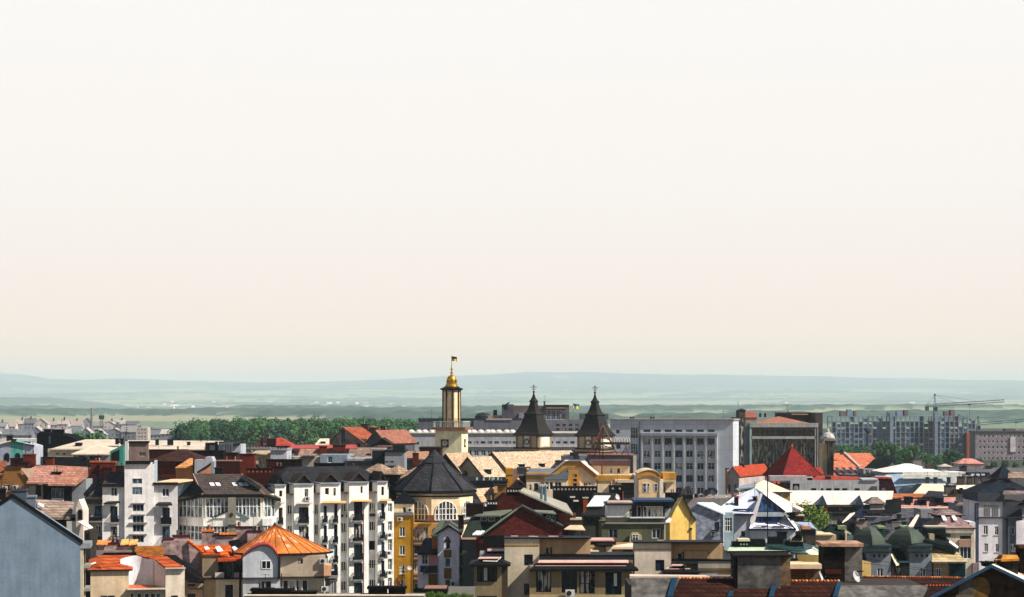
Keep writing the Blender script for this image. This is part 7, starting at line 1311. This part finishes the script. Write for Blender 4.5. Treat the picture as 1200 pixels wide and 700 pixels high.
for x in (141, 151): b.plate([(x, 638, 7), (x + 9, 637, 7), (x + 11, 632, 8.4), (x + 2, 632.2, 8.4)], .15, mat('#e0a35c', 'seam'), 'copper_canopy')
b.box(104, 113, 641, 651, 7, 2, mat('#c8793c'), 'orange_side'); b.box(112, 122, 639.5, 648, 7.6, 2, mat('#a7abad'), 'grey_box')
b = B('patched_chimney_house', 'pinkish house with a stained patched firewall and an orange roof with three skylights', 'house', 191, 240, 9)
P = lambda px, py, v=0: (b.x(px, v), b.z(py, px=px, v=v)); st = mat('#a98f8c', 'concrete', var=.3)
MB().prism_y([P(191, 700, 3), P(237, 700, .1), P(237, 647.5, .1), P(220, 634, 1.5), P(213, 632, 2), P(191, 634, 3)], .6, 1.4).build('firewall', st, b.e)
for a_, c_, t, v in ((191, 203, 631, 2), (202.5, 221.5, 627.5, 2.2)): b.chim(a_, c_, t, 640, v, st, 1.2, cap='#5c2228')
b.plate([(189, 678, -.6), (238, 682, -2.2), (238, 676, -.4), (206, 650.5, .5), (190, 650, .5)], .2, mat('#141416', 'seam')); b.bars('verge', mat('#c9602c', 'tile'), [((220, 634.4, .4), (238, 648.2, -.5))], .22)
b.plate([(236, 649, -.5), (256, 649, -.5), (274, 654, -.9), (270, 639, 3), (228, 638.6, 3)], .2, mat('#c75c26', 'tile')); b.plate([(255, 656.5, -1.2), (286, 655.5, -1.2), (280, 648, .2), (256, 651, .2)], .2, mat('#b04a26', 'tile')); 
b.block(237, 256, 650, 5, mat('#8c7c66'), [], v=-.3, side=False, name='brown_wall'); b.block(252, 287, 657, 4, mat('#17181a'), [(262, 659, 267, 677, 'g1'), (268, 659, 273, 677, 'g1')], v=.2, side=False, name='loggia'); b.box(252, 262.5, 671.5, 678, -.9, .9, mat('#b9b0a6'), 'loggia_rail'); b.box(274, 287, 671.5, 678, -.9, .9, mat('#a99c94'), 'loggia_rail'); b.box(238, 290, 677.6, 679.2, -1.4, 1.3, mat('#2f2c2b'), 'ledge')
b.block(238.5, 287, 679, 5, mat('#cfc0a8'), [(264, 685.5, 273, 706, 'd2')], v=-1, side=False, name='lower_wall'); b.box(238.5, 252, 679.3, 710, -1.1, .098, mat('#a98f70'), 'tan_panel'); b.bars('downpipe', mat('#26221f', 'plain'), [((281.5, 662, -1.3), (281.5, 705, -1.3))], .14); b.bars('downpipe', mat('#4a443e', 'plain'), [((286.5, 658, -1.2), (286.5, 705, -1.2))], .08)
for q in (((240.5, 647.4, -.2), (246, 647, -.2), (243.5, 644.6, .6), (239, 644.8, .6)), ((255, 650, -.6), (261.5, 649, -.6), (257, 644, .9), (252, 645, .9)), ((275, 650, -.9), (280.5, 648.5, -.8), (275, 644, .6), (271.5, 645.2, .6))): b.plate(q, .1, mat('#eef0f2', 'plain', rough=.3), 'skylight').location.z += .4
b.block(217, 238, 682, 6, mat('#a38a70'), [(220, 684.5, 229, 687.5, 'd1'), (220, 696, 229, 706, 'd2')], v=-1.2, side=False, name='small_wing'); b.box(216.5, 238, 680.6, 682, -1.6, .6, mat('#57534f'), 'eave_board'); b.box(217, 237, 689.5, 690.8, -1.5, .29, mat('#57534f'), 'ledge')
b.plate([(272, 650, 1), (287, 653, 1), (293, 645, 3), (280, 632, 6), (268, 634, 6)], .3, mat('#131417', 'seam'), 'black_roof')
for a_, c_, t, cc in ((236.5, 251, 621.5, '#cf7034'), (251, 277, 626.5, '#4a1c20'), (276.5, 295, 617.5, '#4a1c20'), (290, 306, 622, '#4a1c20'), (302, 318, 628.5, '#4a1c20')): b.chim(a_, c_, t, 640 + (a_ > 270) * 6, 6.5 - (a_ > 300) * 2 + (a_ == 276.5), st, 1.4, cap=cc)
b.box(257, 277.5, 625.2, 627, 6.2, 1.6, mat('#d27a36', 'tile'), 'orange_coping')
b = B('round_gable_house', 'pale grey house front with a curved pink edged gable and one small window', 'house', 284, 233.8, 6)
P = lambda px, py, v=0: (b.x(px, v), b.z(py, px=px, v=v)); arc = [(284.5, 652), (290, 647), (296, 642.6), (303, 639.3), (310, 638.2), (315, 639.3), (320, 643.2), (324, 648.5), (326.5, 654)]
MB().prism_y([P(284.5, 677)] + [P(327, 677)] + [P(x, y) for x, y in arc[::-1]], 0, 5).build('wall', mat('#b9bcc1'), b.e)
for (xa, ya), (xb, yb) in zip(arc, arc[1:]):
    m = MB()
m = MB()
for (xa, ya), (xb, yb) in zip(arc, arc[1:]): m.slab([b.pt(xa, ya - 1.4, -.35), b.pt(xb, yb - 1.4, -.35), b.pt(xb, yb - 1.4, -.35) + Vector((0, 5.5, 0)), b.pt(xa, ya - 1.4, -.35) + Vector((0, 5.5, 0))], .16)
m.build('roof', mat('#b0403a', 'metal'), b.e)
m = MB()
for (xa, ya), (xb, yb) in zip(arc, arc[1:]): m.bar(b.pt(xa, ya + .2, -.2), b.pt(xb, yb + .2, -.2), .1)
m.build('verge', mat('#231c1c', 'plain'), b.e); window(b.e, 1.08, .98, (b.x(306.4), -.06, b.z(667, px=311)), 'w2'); b.box(284.5, 329, 677, 679, -.25, 5, mat('#4e4a4a'), 'ledge'); b.block(284.5, 328, 679, 5, mat('#b4b4b6'), [(304, 681.5, 310, 700, 'd1'), (311.5, 681.5, 317.5, 700, 'd1')], v=0, side=False, name='lower_wall'); b.bars('downpipe', mat('#1f1b1b', 'plain'), [((327.3, 650, -.2), (327.3, 677, -.2))], .15)
b = B('round_turret_house', 'round beige house under a bright orange cone roof with radiating seams', 'house', 357, 236, 4)
cxx, R0 = 0.3, 3.15; s = F / 236; zt = b.z(650, px=357); cy = 3.2
b.block(327.5, 380, 651, 6, mat('#b5a48e'), [(349.5, 654.8, 355, 660.8, 'd1')], v=0, side=False, z0=b.z(677)); b.block(327.5, 379, 677.5, 6, mat('#b8a892'), [(331.5, 680, 338, 694, 'w1'), (339, 680, 346, 694, 'w1'), (347, 680, 353, 694, 'w1'), (354, 680, 360.5, 694, 'w1')], v=.1, side=False, name='lower_wall')
b.box(327, 384, 676, 677.8, -.35, 6.6, mat('#4b3f38'), 'ledge'); m = MB(); ax_ = b.x(322, 3.5); az_ = b.z(615, px=320, v=3.5); n = 26; ring = []
xl, xr_ = b.x(296), b.x(389)
for k in range(n + 1):
    t = R(195 + 170 * k / n); ring.append((ax_ + (xr_ - ax_) * 1.0 * (math.cos(t) if math.cos(t) > 0 else math.cos(t) * .75), 3.5 + 4.3 * math.sin(t), zt + .05))
for k in range(n):
    m.poly([ring[k], ring[k + 1], (ax_, 3.5, az_)])
m.poly([ring[-1], (ax_, 9, zt), (ax_, 3.5, az_)]); m.poly([(ax_, 9, zt), ring[0], (ax_, 3.5, az_)]); rf = m.build('roof', mat('#c4712e', 'metal', rough=.65, var=.42), b.e)
m = MB()
for k in range(0, n + 1, 2): m.bar(Vector(ring[k]) + Vector((0, 0, .03)), Vector((ax_, 3.5, az_ + .03)), .035)
m.build('roof_seam', mat('#8a3f16', 'metal'), rf)['kind'] = 'stuff'; m = MB()
for k in range(n): m.bar(ring[k], ring[k + 1], .13)
m.build('gutter', mat('#201b19', 'plain'), rf); MB().lathe(ax_, 3.5, [(.25, az_ - .15), (.18, az_ + .1), (.02, az_ + .3)], 8).build('finial', mat('#3a2c25', 'metal'), rf)
m = MB()
for i in range(26):
    k = rnd.randrange(n); f = rnd.uniform(.1, .8); p = Vector(ring[k]).lerp(Vector((ax_, 3.5, az_)), f); q = Vector(ring[k + 1]).lerp(Vector((ax_, 3.5, az_)), f); g = min(.98, f + rnd.uniform(.05, .13)); p2 = Vector(ring[k]).lerp(Vector((ax_, 3.5, az_)), g); q2 = Vector(ring[k + 1]).lerp(Vector((ax_, 3.5, az_)), g); u = Vector((0, -.01, .02))
    if f < .35 and k > n * .55: continue
    m.poly([p + u, q + u, q2 + u, p2 + u])
m.build('faded_patch', mat('#cf9a72', 'metal', rough=.7), rf)['kind'] = 'stuff'
b.ac(379, 657.5, 0); b.box(379.5, 388, 662.5, 675, -.8, 2.4, mat('#cfa27c'), 'corner_bay'); b.balcony(379, 396, 667, 675.5, 1.5, 2.2); b.block(381, 394, 679, 3, mat('#6d6762'), [(386.5, 680, 393.5, 697, 'w3')], v=.4, side=False, name='side_bay'); b.ac(381, 690, -.1); b.bars('mast', mat('#1d1c1c', 'plain'), [((330, 672, -.5), (330, 690, -.5))], .06)
# near parapet with black chimney caps
b = B('near_parapet', 'thin cream parapet line with dark chimney boxes at the bottom centre left', 'house', 286, 168)
b.block(286, 497, 698.6, 2.6, mat('#8f8478'), [], side=False); b.box(286, 497, 697.4, 698.6, -.1, .5, mat('#dccdb8', 'metal'), 'coping')
for a_, c_, t in ((294.5, 318, 690.3), (319, 340, 691), (342, 369.5, 693.5), (431.5, 453, 688), (455, 474.5, 688)): b.chim(a_, c_, t, 699.5, 1, mat('#191a1c'), 1.3, cap='#111213')
b = B('dark_canopy_house', 'dark flat canopy with green shrubs growing along its edge', 'house', 497, 175)
b.block(496, 555, 697, 8, mat('#6d6a62'), [], side=False); b.box(495, 524, 690.8, 696.8, .4, 4, mat('#1b1c1e'), 'black_canopy'); b.box(497, 523, 689.6, 690.8, .8, 3, mat('#8d6247', 'metal'), 'rusty_edge')
for i, (x, lb) in enumerate(((504, 'leftmost small green shrub under the dark canopy edge'), (517, 'middle small green shrub under the dark canopy edge'), (532, 'third small green shrub at the bottom near the lavender house'), (547, 'rightmost small green shrub beside the olive brown bay'))):
    TK2s = TK2.place(x, 173.5, lb, py=693 + i * .7, z=12.7, name='shrub')
# beige building with black roofed bays
bg1, bg2, olv = mat('#c5b8a0'), mat('#bb9d78'), mat('#8a7a5c'); b = B('beige_block', 'beige stepped roof building with black roofed olive window bays in the foreground', 'apartment block', 553, 190)
b.block(591.3, 632, 631.5, 2.4, bg1, [(614.2, 650, 624.5, 663, 'd1'), (614.2, 684, 624.5, 697.5, 'd1')], v=0, side=False, name='left_tower'); b.box(591, 632.3, 637.6, 639.3, -.06, .055, mat('#b3905f'), 'band'); b.box(590.5, 693, 630.3, 631.6, -.2, 2.9, mat('#17181a', 'metal'), 'coping')
b.block(632, 692, 632, 1.6, bg2, [(639.2, 642, 643.5, 652, 'w1')], v=1.2, side=False, name='penthouse'); b.box(645.2, 646.6, 641, 652, 1.0, .19, mat('#1f1d1c', 'plain'), 'flue'); b.box(632, 745, 650.5, 652, -.3, 4, mat('#141517', 'metal'), 'terrace_edge'); b.box(632, 745, 652, 656.3, .0, 3, mat('#6f7a80'), 'terrace_band')
def blackroof(px0, px1, pe, pt_, v0, v1, ins, strips, lbl='bay_roof'):
    x0, x1 = b.x(px0, v0), b.x(px1, v0); ze, zr = b.z(pe, px=(px0 + px1) / 2, v=v0), b.z(pt_, px=(px0 + px1) / 2, v=v0 + 1.2)
    o = b.hip(x0, x1, v0, v1, ze, zr, mat('#1a1b1e', 'metal', rough=.6), ins, 1.2, 0, name=lbl)
    for a_, c_, y, yy in strips: b.plate([(a_, yy, v0 + .35), (c_, yy, v0 + .35), (c_ - 1, y, v0 + .9), (a_ + 2, y, v0 + .9)], .05, mat('#c79f92', 'metal'), 'roof_sheet').location.z += .1
    return o
blackroof(621, 748.5, 667.5, 656.3, -2.6, 2.4, 1.2, ((630, 737, 657.6, 660.6), (627, 734, 663, 664.2)))
b.block(620.5, 740.5, 664, 3, olv, [(628.3, 667, 646, 694.3, 'd4'), (658.2, 668, 676.2, 695, 'd4'), (678.8, 669, 697, 696, 'd33'), (709.5, 670.5, 728.3, 697.5, 'd32')], v=-2.0, side=False, name='bay', rev=.22)
b.box(620.5, 741, 697.5, 701, -2.2, .19, mat('#b5a27c'), 'bay_sill'); b.ac(668, 695, -2.3); b.plate([(719, 690, -1.85), (723, 690, -1.85), (722.4, 672, -1.83), (720.6, 672, -1.83)], .01, mat('#b9c3b4', 'plain'), 'curtain') if False else b.box(719.3, 723, 672, 687, -1.95, .04, mat('#b9c3b4', 'plain'), 'curtain')
b.block(555.5, 588, 662, 3, olv, [(559, 664.5, 582.5, 682, 'd5'), (559, 698.5, 582.5, 712, 'd3')], v=-2.2, side=False, name='left_bay', rev=.22); b.block(584.5, 595, 662.5, 3, mat('#55493a'), [], v=-1.8, side=False, name='bay_side'); blackroof(549.5, 598.5, 662, 651.5, -2.9, 1.5, 1.8, ((560, 586, 654, 655.8),)); b.box(567, 571, 665.5, 680.5, -2.12, .04, mat('#9fb39c', 'plain'), 'curtain')
b.bars('roof_rail', mat('#d9cfc8', 'metal'), [((566, 657.5, -2.6), (582, 658, -2.6)), ((582, 658, -2.6), (587, 653, -1.5))], .05); b.box(562, 592, 649, 654, .6, 4, mat('#7a7f85'), 'rear_band'); b.box(570, 591, 645.8, 649, .5, 5, mat('#1a1a1c'), 'rear_roof'); b.box(571, 591, 645, 646.2, .3, 2, mat('#c9978a', 'metal'), 'rear_sheet')
b.block(743.5, 786.5, 636.5, 2.4, mat('#c2b6a4'), [(768, 656.3, 778.5, 669.3, 'd1')], v=-.4, side=False, name='right_tower'); b.box(743.2, 786.8, 643, 644.6, -.46, .055, mat('#b3905f'), 'band'); b.box(741.5, 848, 635.2, 636.6, -.7, 2.9, mat('#17181a', 'metal'), 'coping')
b.block(786.5, 847, 637, 1.3, bg2, [(794, 648.5, 799.5, 657, 'w1')], v=1, side=False, name='right_penthouse'); b.box(800, 801.3, 647, 657, .8, .19, mat('#1f1d1c', 'plain'), 'flue'); b.bars('wall_line', mat('#8f7450', 'plain'), [((800, 645.5, .9), (830, 645.5, .9)), ((830, 645.5, .9), (832, 656, .9))], .04); b.box(786.5, 862, 656, 657.5, -.2, 5, mat('#141517', 'metal'), 'terrace_edge'); b.box(786.5, 820, 657.5, 661, .1, 4, mat('#6f7a80'), 'terrace_band'); b.block(818, 859, 658, 4, mat('#9c978a'), [], v=-.1, side=False, name='grey_parapet'); b.box(818, 859, 666, 669, -.2, .09, mat('#6d6248'), 'lower_band')
blackroof(777, 821, 671, 659.5, -2.2, 1.5, 2.2, ((786, 803, 662.6, 664.2), (780, 809, 666, 668))); b.block(782, 800, 671, 2, bg1, [], v=-1.7, side=False, name='right_bay')
b.bars('vent_stack', mat('#1b1a1a', 'plain'), [((801.5, 661.5, -1.9), (801.5, 675, -1.9))], .1); b.bars('flue', mat('#1c1c1d', 'plain'), [((640.5, 641, -.1), (640.5, 657, -.1))], .05) if False else None
for i in range(13):
    x = rnd.choice([rnd.uniform(596, 660), rnd.uniform(745, 840)]); w = rnd.uniform(4, 13); y = 630 if x < 700 else 634.8
    b.box(x, x + w, y - rnd.uniform(.8, 2), y, rnd.uniform(1.2, 1.6), .5, mat(rnd.choice(['#c9a297', '#2a2b2e', '#b9b6b4', '#cbb9ae']), 'metal'), 'roof_item')
b = B('brown_curved_roof_house', 'low brown house with curved cream roof pieces between the two beige towers', 'house', 690, 214)
b.block(690, 746, 641, 7, mat('#9d7d58'), [], side=False); b.plate([(716, 641.5, -.4), (746, 641.5, -.4), (746, 636, 3.4), (736, 637, 3.4), (722, 639, 2)], .2, mat('#d8bfa0', 'metal')); b.plate([(688, 646, -.8), (702, 646, -.8), (700, 642, .5), (690, 644, .5)], .15, mat('#cdb69c', 'metal')); b.box(710.5, 717, 640.5, 647, -.5, .49, mat('#d6c6a6'), 'cream_panel'); b.box(700, 718, 638.8, 640.6, -.7, 4, mat('#1b1a1a'), 'dark_edge'); b.box(688, 722, 634, 638.8, 3, 4, mat('#5a2622', 'brick'), 'brick_part'); b.box(692, 720, 633, 634.4, 2.8, 4, mat('#c09a90', 'metal'), 'pink_coping')
for i in range(6): b.box(730.5 + i * 2.1, 731.6 + i * 2.1, 644.6, 646.6, -.1, .096, mat('#1b1a18'), 'vent_hole')
# dark tiled roof with sooty chimneys
dt = mat('#46281f', 'tile', var=.35); soot = mat('#6b6864', 'concrete', var=.3); b = B('dark_tiled_roof_house', 'dark maroon tiled roof with blue metal strips and a big sooty plastered chimney', 'house', 740, 152)
zr = 17.2
for a_, c_, y, kind in ((740, 797, 677, 0), (795, 862, 678.4, 1), (858, 924, 680, 1), (918, 985, 681.5, 1), (983, 1087, 686, 0)):
    if kind: b.plate([(a_ - 16, 716, -3.2), (c_ - 16, 716, -3.2), (c_, y, 0), (a_, y, 0)], .25, dt)
    else: b.plate([(a_ - (a_ > 900) * 14, 716, -3.2), (c_ - 18, 716, -3.2), (c_, y, .05), (a_, y, .05)], .3, soot, 'cement_slope')
m = MB()
MB().box(b.x(740), b.x(1090), .2, 9, 0, b.z(690)).build('wall', mat('#4b4440'), b.e)
b.plate([(738, 675, .2), (862, 676, .2), (862, 674.5, 3), (738, 673, 3)], .2, mat('#cdb8a6', 'metal'), 'ridge_coping')
for a_, c_ in ((785, 793.5), (904, 911.5), (979, 986.5)): b.plate([(a_ - 3, 702, -2.2), (c_ - 5, 702, -2.2), (c_, 680.5 + (a_ > 900) * 1.5 + (a_ > 970) * 3, -.1), (a_ + 2, 680.5 + (a_ > 900) * 1.5 + (a_ > 970) * 3, -.1)], .1, mat('#17405c', 'metal'), 'blue_strip').location.z += .2
b.plate([(854 - 2, 702, -2), (860 - 2, 702, -2), (860, 696, -1.4), (855, 696, -1.4)], .1, mat('#17405c', 'metal'), 'blue_strip').location.z += .22
tl = mat('#a85a34', 'tile'); tl2 = mat('#c98a4a', 'tile')
for i in range(46):
    px = 796 + i * 4.15
    if 860 < px < 918: continue
    y = 677.6 + (px > 918) * 3.2; x = b.x(px); z = b.z(y + 1, px=px); MB().lathe(0, 0, [(.13, 0), (.11, .1), (.02, .15)], 8).build('ridge_tile', tl if i % 3 else tl2, b.e, (x, .1, z))
for i in range(20): px = 842 + (i % 10) * 1.9; MB().lathe(0, 0, [(.12, 0), (.1, .1), (.02, .14)], 6).build('stacked_tile', tl2, b.e, (b.x(px, .6 + i // 10 * .4), .6 + i // 10 * .4, b.z(674 - (i // 10) * 3.4, px=px)))
x0, x1 = b.x(863), b.x(913); z0, z1 = b.z(712), b.z(651.5, px=888)
MB().box(x0, x1, -.9, 1.8, z0 - 3, z1).build('chimney', soot, b.e); MB().box(x1 + .004, b.x(925), -.5, 1.7, z0 - 3, z1 - .02).build('lit_chimney_side', mat('#8c735a', 'concrete', var=.3), b.e); MB().box(x0 - .3, b.x(926), -1.15, 2, z1 + .004, z1 + .12).build('chimney_cap', mat('#2b2624'), b.e); MB().box(x0 - .25, x0 - .004, -.7, 1.7, z0 - 3, z1 - .02).build('chimney_edge', mat('#2b2a2a'), b.e)  # right side is a paler brown box, sunlight put into the colour
MB().slab([(x0 - .2, -1.5, b.z(700, px=866)), (x1 + .3, -1.5, b.z(700, px=912)), (x1 - .2, -.9, b.z(690, px=910)), (x0 + .1, -.9, b.z(690, px=866))], .1).build('chimney_flashing', mat('#2d2c2c', 'metal'), b.e)
b = B('masonry_stack', 'low rendered masonry stack with a cream slab and exposed red bricks', 'chimney', 923, 156)
st2 = mat('#8b6c50', 'concrete', var=.3); b.block(926, 962, 667, 2, st2, [], side=False); b.box(923, 963, 661.5, 666.8, -.4, 2.8, mat('#d8bc98'), 'slab'); b.box(927, 944.5, 667.2, 672.5, -.06, .055, mat('#8e3f26', 'brick'), 'exposed_brick'); b.box(924.5, 927, 668, 700, -.2, .6, mat('#a8703e', 'concrete'), 'lit_corner'); b.dish(960, 676.5, -.8, .42, 72); b.box(928, 944, 674, 680, -.1, .095, mat('#6d5334', 'brick'), 'lower_brick')  # corner strip has its sunlight put into a lighter orange colour
b = B('square_masonry_chimney', 'square grey chimney house with a soot black left face, niche and pink slab', 'chimney', 964, 158)
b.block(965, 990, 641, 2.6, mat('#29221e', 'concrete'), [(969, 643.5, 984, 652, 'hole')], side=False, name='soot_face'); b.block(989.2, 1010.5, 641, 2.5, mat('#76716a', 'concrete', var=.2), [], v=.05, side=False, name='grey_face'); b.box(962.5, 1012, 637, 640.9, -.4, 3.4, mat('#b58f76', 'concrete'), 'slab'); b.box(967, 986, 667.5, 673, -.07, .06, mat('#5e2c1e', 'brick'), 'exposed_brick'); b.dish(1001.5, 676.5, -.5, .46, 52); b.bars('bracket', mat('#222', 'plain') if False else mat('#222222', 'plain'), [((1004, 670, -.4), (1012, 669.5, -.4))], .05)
b.box(988.5, 1015, 684, 686, -.3, .8, mat('#6b5446'), 'ledge')
for i, (y0_, y1_) in enumerate(((650, 655), (654, 659), (657, 664))): pass
b = B('right_tiled_roof_house', 'low dark tiled roof with orange ridge tiles under the green domes', 'house', 1010, 170)
b.plate([(1000, 690, -1.6), (1140, 692, -1.6), (1132, 677.5, 2), (1010, 675.5, 2)], .25, mat('#45241c', 'tile', var=.35)); MB().box(b.x(1008), b.x(1140), .5, 6, 0, b.z(685)).build('wall', mat('#4b4440'), b.e)
b.plate([(1004, 690, -2.6), (1085, 690, -2.6), (1090, 684, -1), (1012, 678, .2)], .2, mat('#3a1f1a', 'tile', var=.35), 'lower_roof'); b.plate([(1080, 704, -5), (1128, 704, -5), (1132, 686, -1.6), (1084, 687, -1.6)], .2, mat('#38201b', 'tile', var=.35), 'near_roof')
for i in range(40):
    px = 1011 + i * 2.9; x = b.x(px, 2); MB().lathe(0, 0, [(.1, 0), (.09, .09), (.02, .13)], 6).build('ridge_tile', tl if rnd.random() < .7 else tl2, b.e, (x, 2, b.z(676.2 + (px - 1010) * .013, px=px, v=2)))
for i in range(12): px = 1086 + i * 3.8; MB().lathe(0, 0, [(.11, 0), (.1, .09), (.02, .13)], 6).build('ridge_tile', tl, b.e, (b.x(px, -1.6), -1.6, b.z(687, px=px, v=-1.6)))
b.bars('overhead_wire', mat('#1d1f22', 'plain'), [((1012, 654, -3), (1100, 670, -3)), ((1012, 660, -3), (1110, 672, -3))], .018)
b = B('near_dark_gable_house', 'near dark brown gable with blue edged verges and an orange capped chimney', 'house', 1085, 130)
P = lambda px, py, v=0: (b.x(px, v), b.z(py, px=px, v=v)); dw = mat('#4a3a2c', 'concrete', var=.35)
MB().prism_y([P(1086, 730), P(1240, 730), P(1240, 700), P(1162, 663.5), P(1086, 703)], 0, .4).build('wall', dw, b.e)
for q, m_ in (([(1082, 704, -.4), (1162, 661.5, -.4), (1164, 661.2, 6), (1084, 703, 6)], mat('#264a60', 'metal')), ([(1162, 661.5, -.4), (1242, 699, -.4), (1244, 692, 6), (1166, 660.5, 2)], mat('#d6cdc2', 'metal'))): b.plate(q, .12, m_)
m = MB(); m.prism_y([P(1082, 708, -.5), P(1162, 665.3, -.5), P(1162, 661.6, -.5), P(1082, 704, -.5)], -.5, -.38); m.prism_y([P(1162, 665.3, -.5), P(1242, 703, -.5), P(1242, 699, -.5), P(1162, 661.6, -.5)], -.5, -.38); m.build('verge_board', mat('#26526e', 'plain'), b.e)
MB().prism_y([(P(1149, 690)[0] + .62 * math.cos(R(t)), P(1149, 690)[1] + .75 * math.sin(R(t))) for t in range(0, 360, 20)], -.02, -.004).build('wall_stain', mat('#7d5f34', 'concrete'), b.e)
MB().box(b.x(1120), b.x(1141), -.08, -.004, b.z(730), b.z(697.5)).build('lower_window_frame', mat('#6b6258'), b.e); MB().box(b.x(1122.5), b.x(1138.5), -.12, -.082, b.z(730), b.z(700)).build('lower_window', mat('#15120f', 'plain'), b.e)
MB().prism_y([P(1118, 730, -.02), P(1141, 730, -.02), P(1141, 674, -.02), P(1125, 682, -.02)], -.025, -.004).build('grey_render_patch', mat('#5a5854', 'concrete'), b.e)
v = 1.4; b.chim(1173, 1193, 656, 674, v, mat('#35302c', 'concrete'), 1.2, cap='#3a2a22', pots=4); b.plate([(1166, 656.5, 1.0), (1194.5, 655, 1.0), (1192, 650.5, 2.8), (1173, 650, 2.8)], .12, mat('#c78a3c', 'concrete'), 'lichen_cap'); b.plate([(1164.5, 656.8, 1.0), (1173, 656.5, 1.0), (1175, 650, 2.6), (1170, 651, 2.4)], .1, mat('#4a2c22', 'concrete'), 'cap_side')
b.chim(1153, 1165, 658.8, 664, 3, mat('#23211f'), .8); b.chim(1195.5, 1212, 639.5, 690, 4, mat('#2a1f1c', 'concrete'), 1.2, cap='#5a4038')
b.plate([(1178, 668, 2.8), (1240, 690, 2.8), (1240, 680, 7), (1186, 664, 7)], .2, mat('#a8703c', 'tile'), 'rear_slope')

# television aerials and vent pipes on about half of the chimneys
k = 0
for o in [o for o in C.objects if o.name.startswith('chimney') and o.type == 'MESH' and o.parent]:
    xs = [v.co.x for v in o.data.vertices]; ys = [v.co.y for v in o.data.vertices]; zs = [v.co.z for v in o.data.vertices]; k += 1
    w = max(xs) - min(xs)
    if w < .5 or rnd.random() < .25 or o.parent.name.startswith(('dark_tiled', 'near_dark')): continue
    x, y, z = rnd.uniform(min(xs) + .15, max(xs) - .15), (min(ys) + max(ys)) / 2, max(zs) + .1
    mb = MB(); h = rnd.uniform(1.0, 2.6); mb.bar((x, y, z), (x, y, z + h), .028); a = rnd.uniform(-1, 1)
    for i in range(rnd.choice((2, 3, 4))):
        l = rnd.uniform(.25, .6); zz = z + h - .1 - i * .28; mb.bar((x - l, y - l * a, zz), (x + l, y + l * a, zz), .016)
    mb.build('antenna', mat('#23262a', 'plain'), o.parent)
    if w > 1.2:
        for i in range(rnd.choice((1, 2))):
            x = rnd.uniform(min(xs) + .2, max(xs) - .2); MB().lathe(x, y + .2, [(.13, z + .002), (.11, z + .45), (.17, z + .46), (.15, z + .6), (.02, z + .68)], 8).build('chimney_pot', mat(rnd.choice(['#8a4a34', '#5a5552', '#a08878']), 'plain'), o.parent)
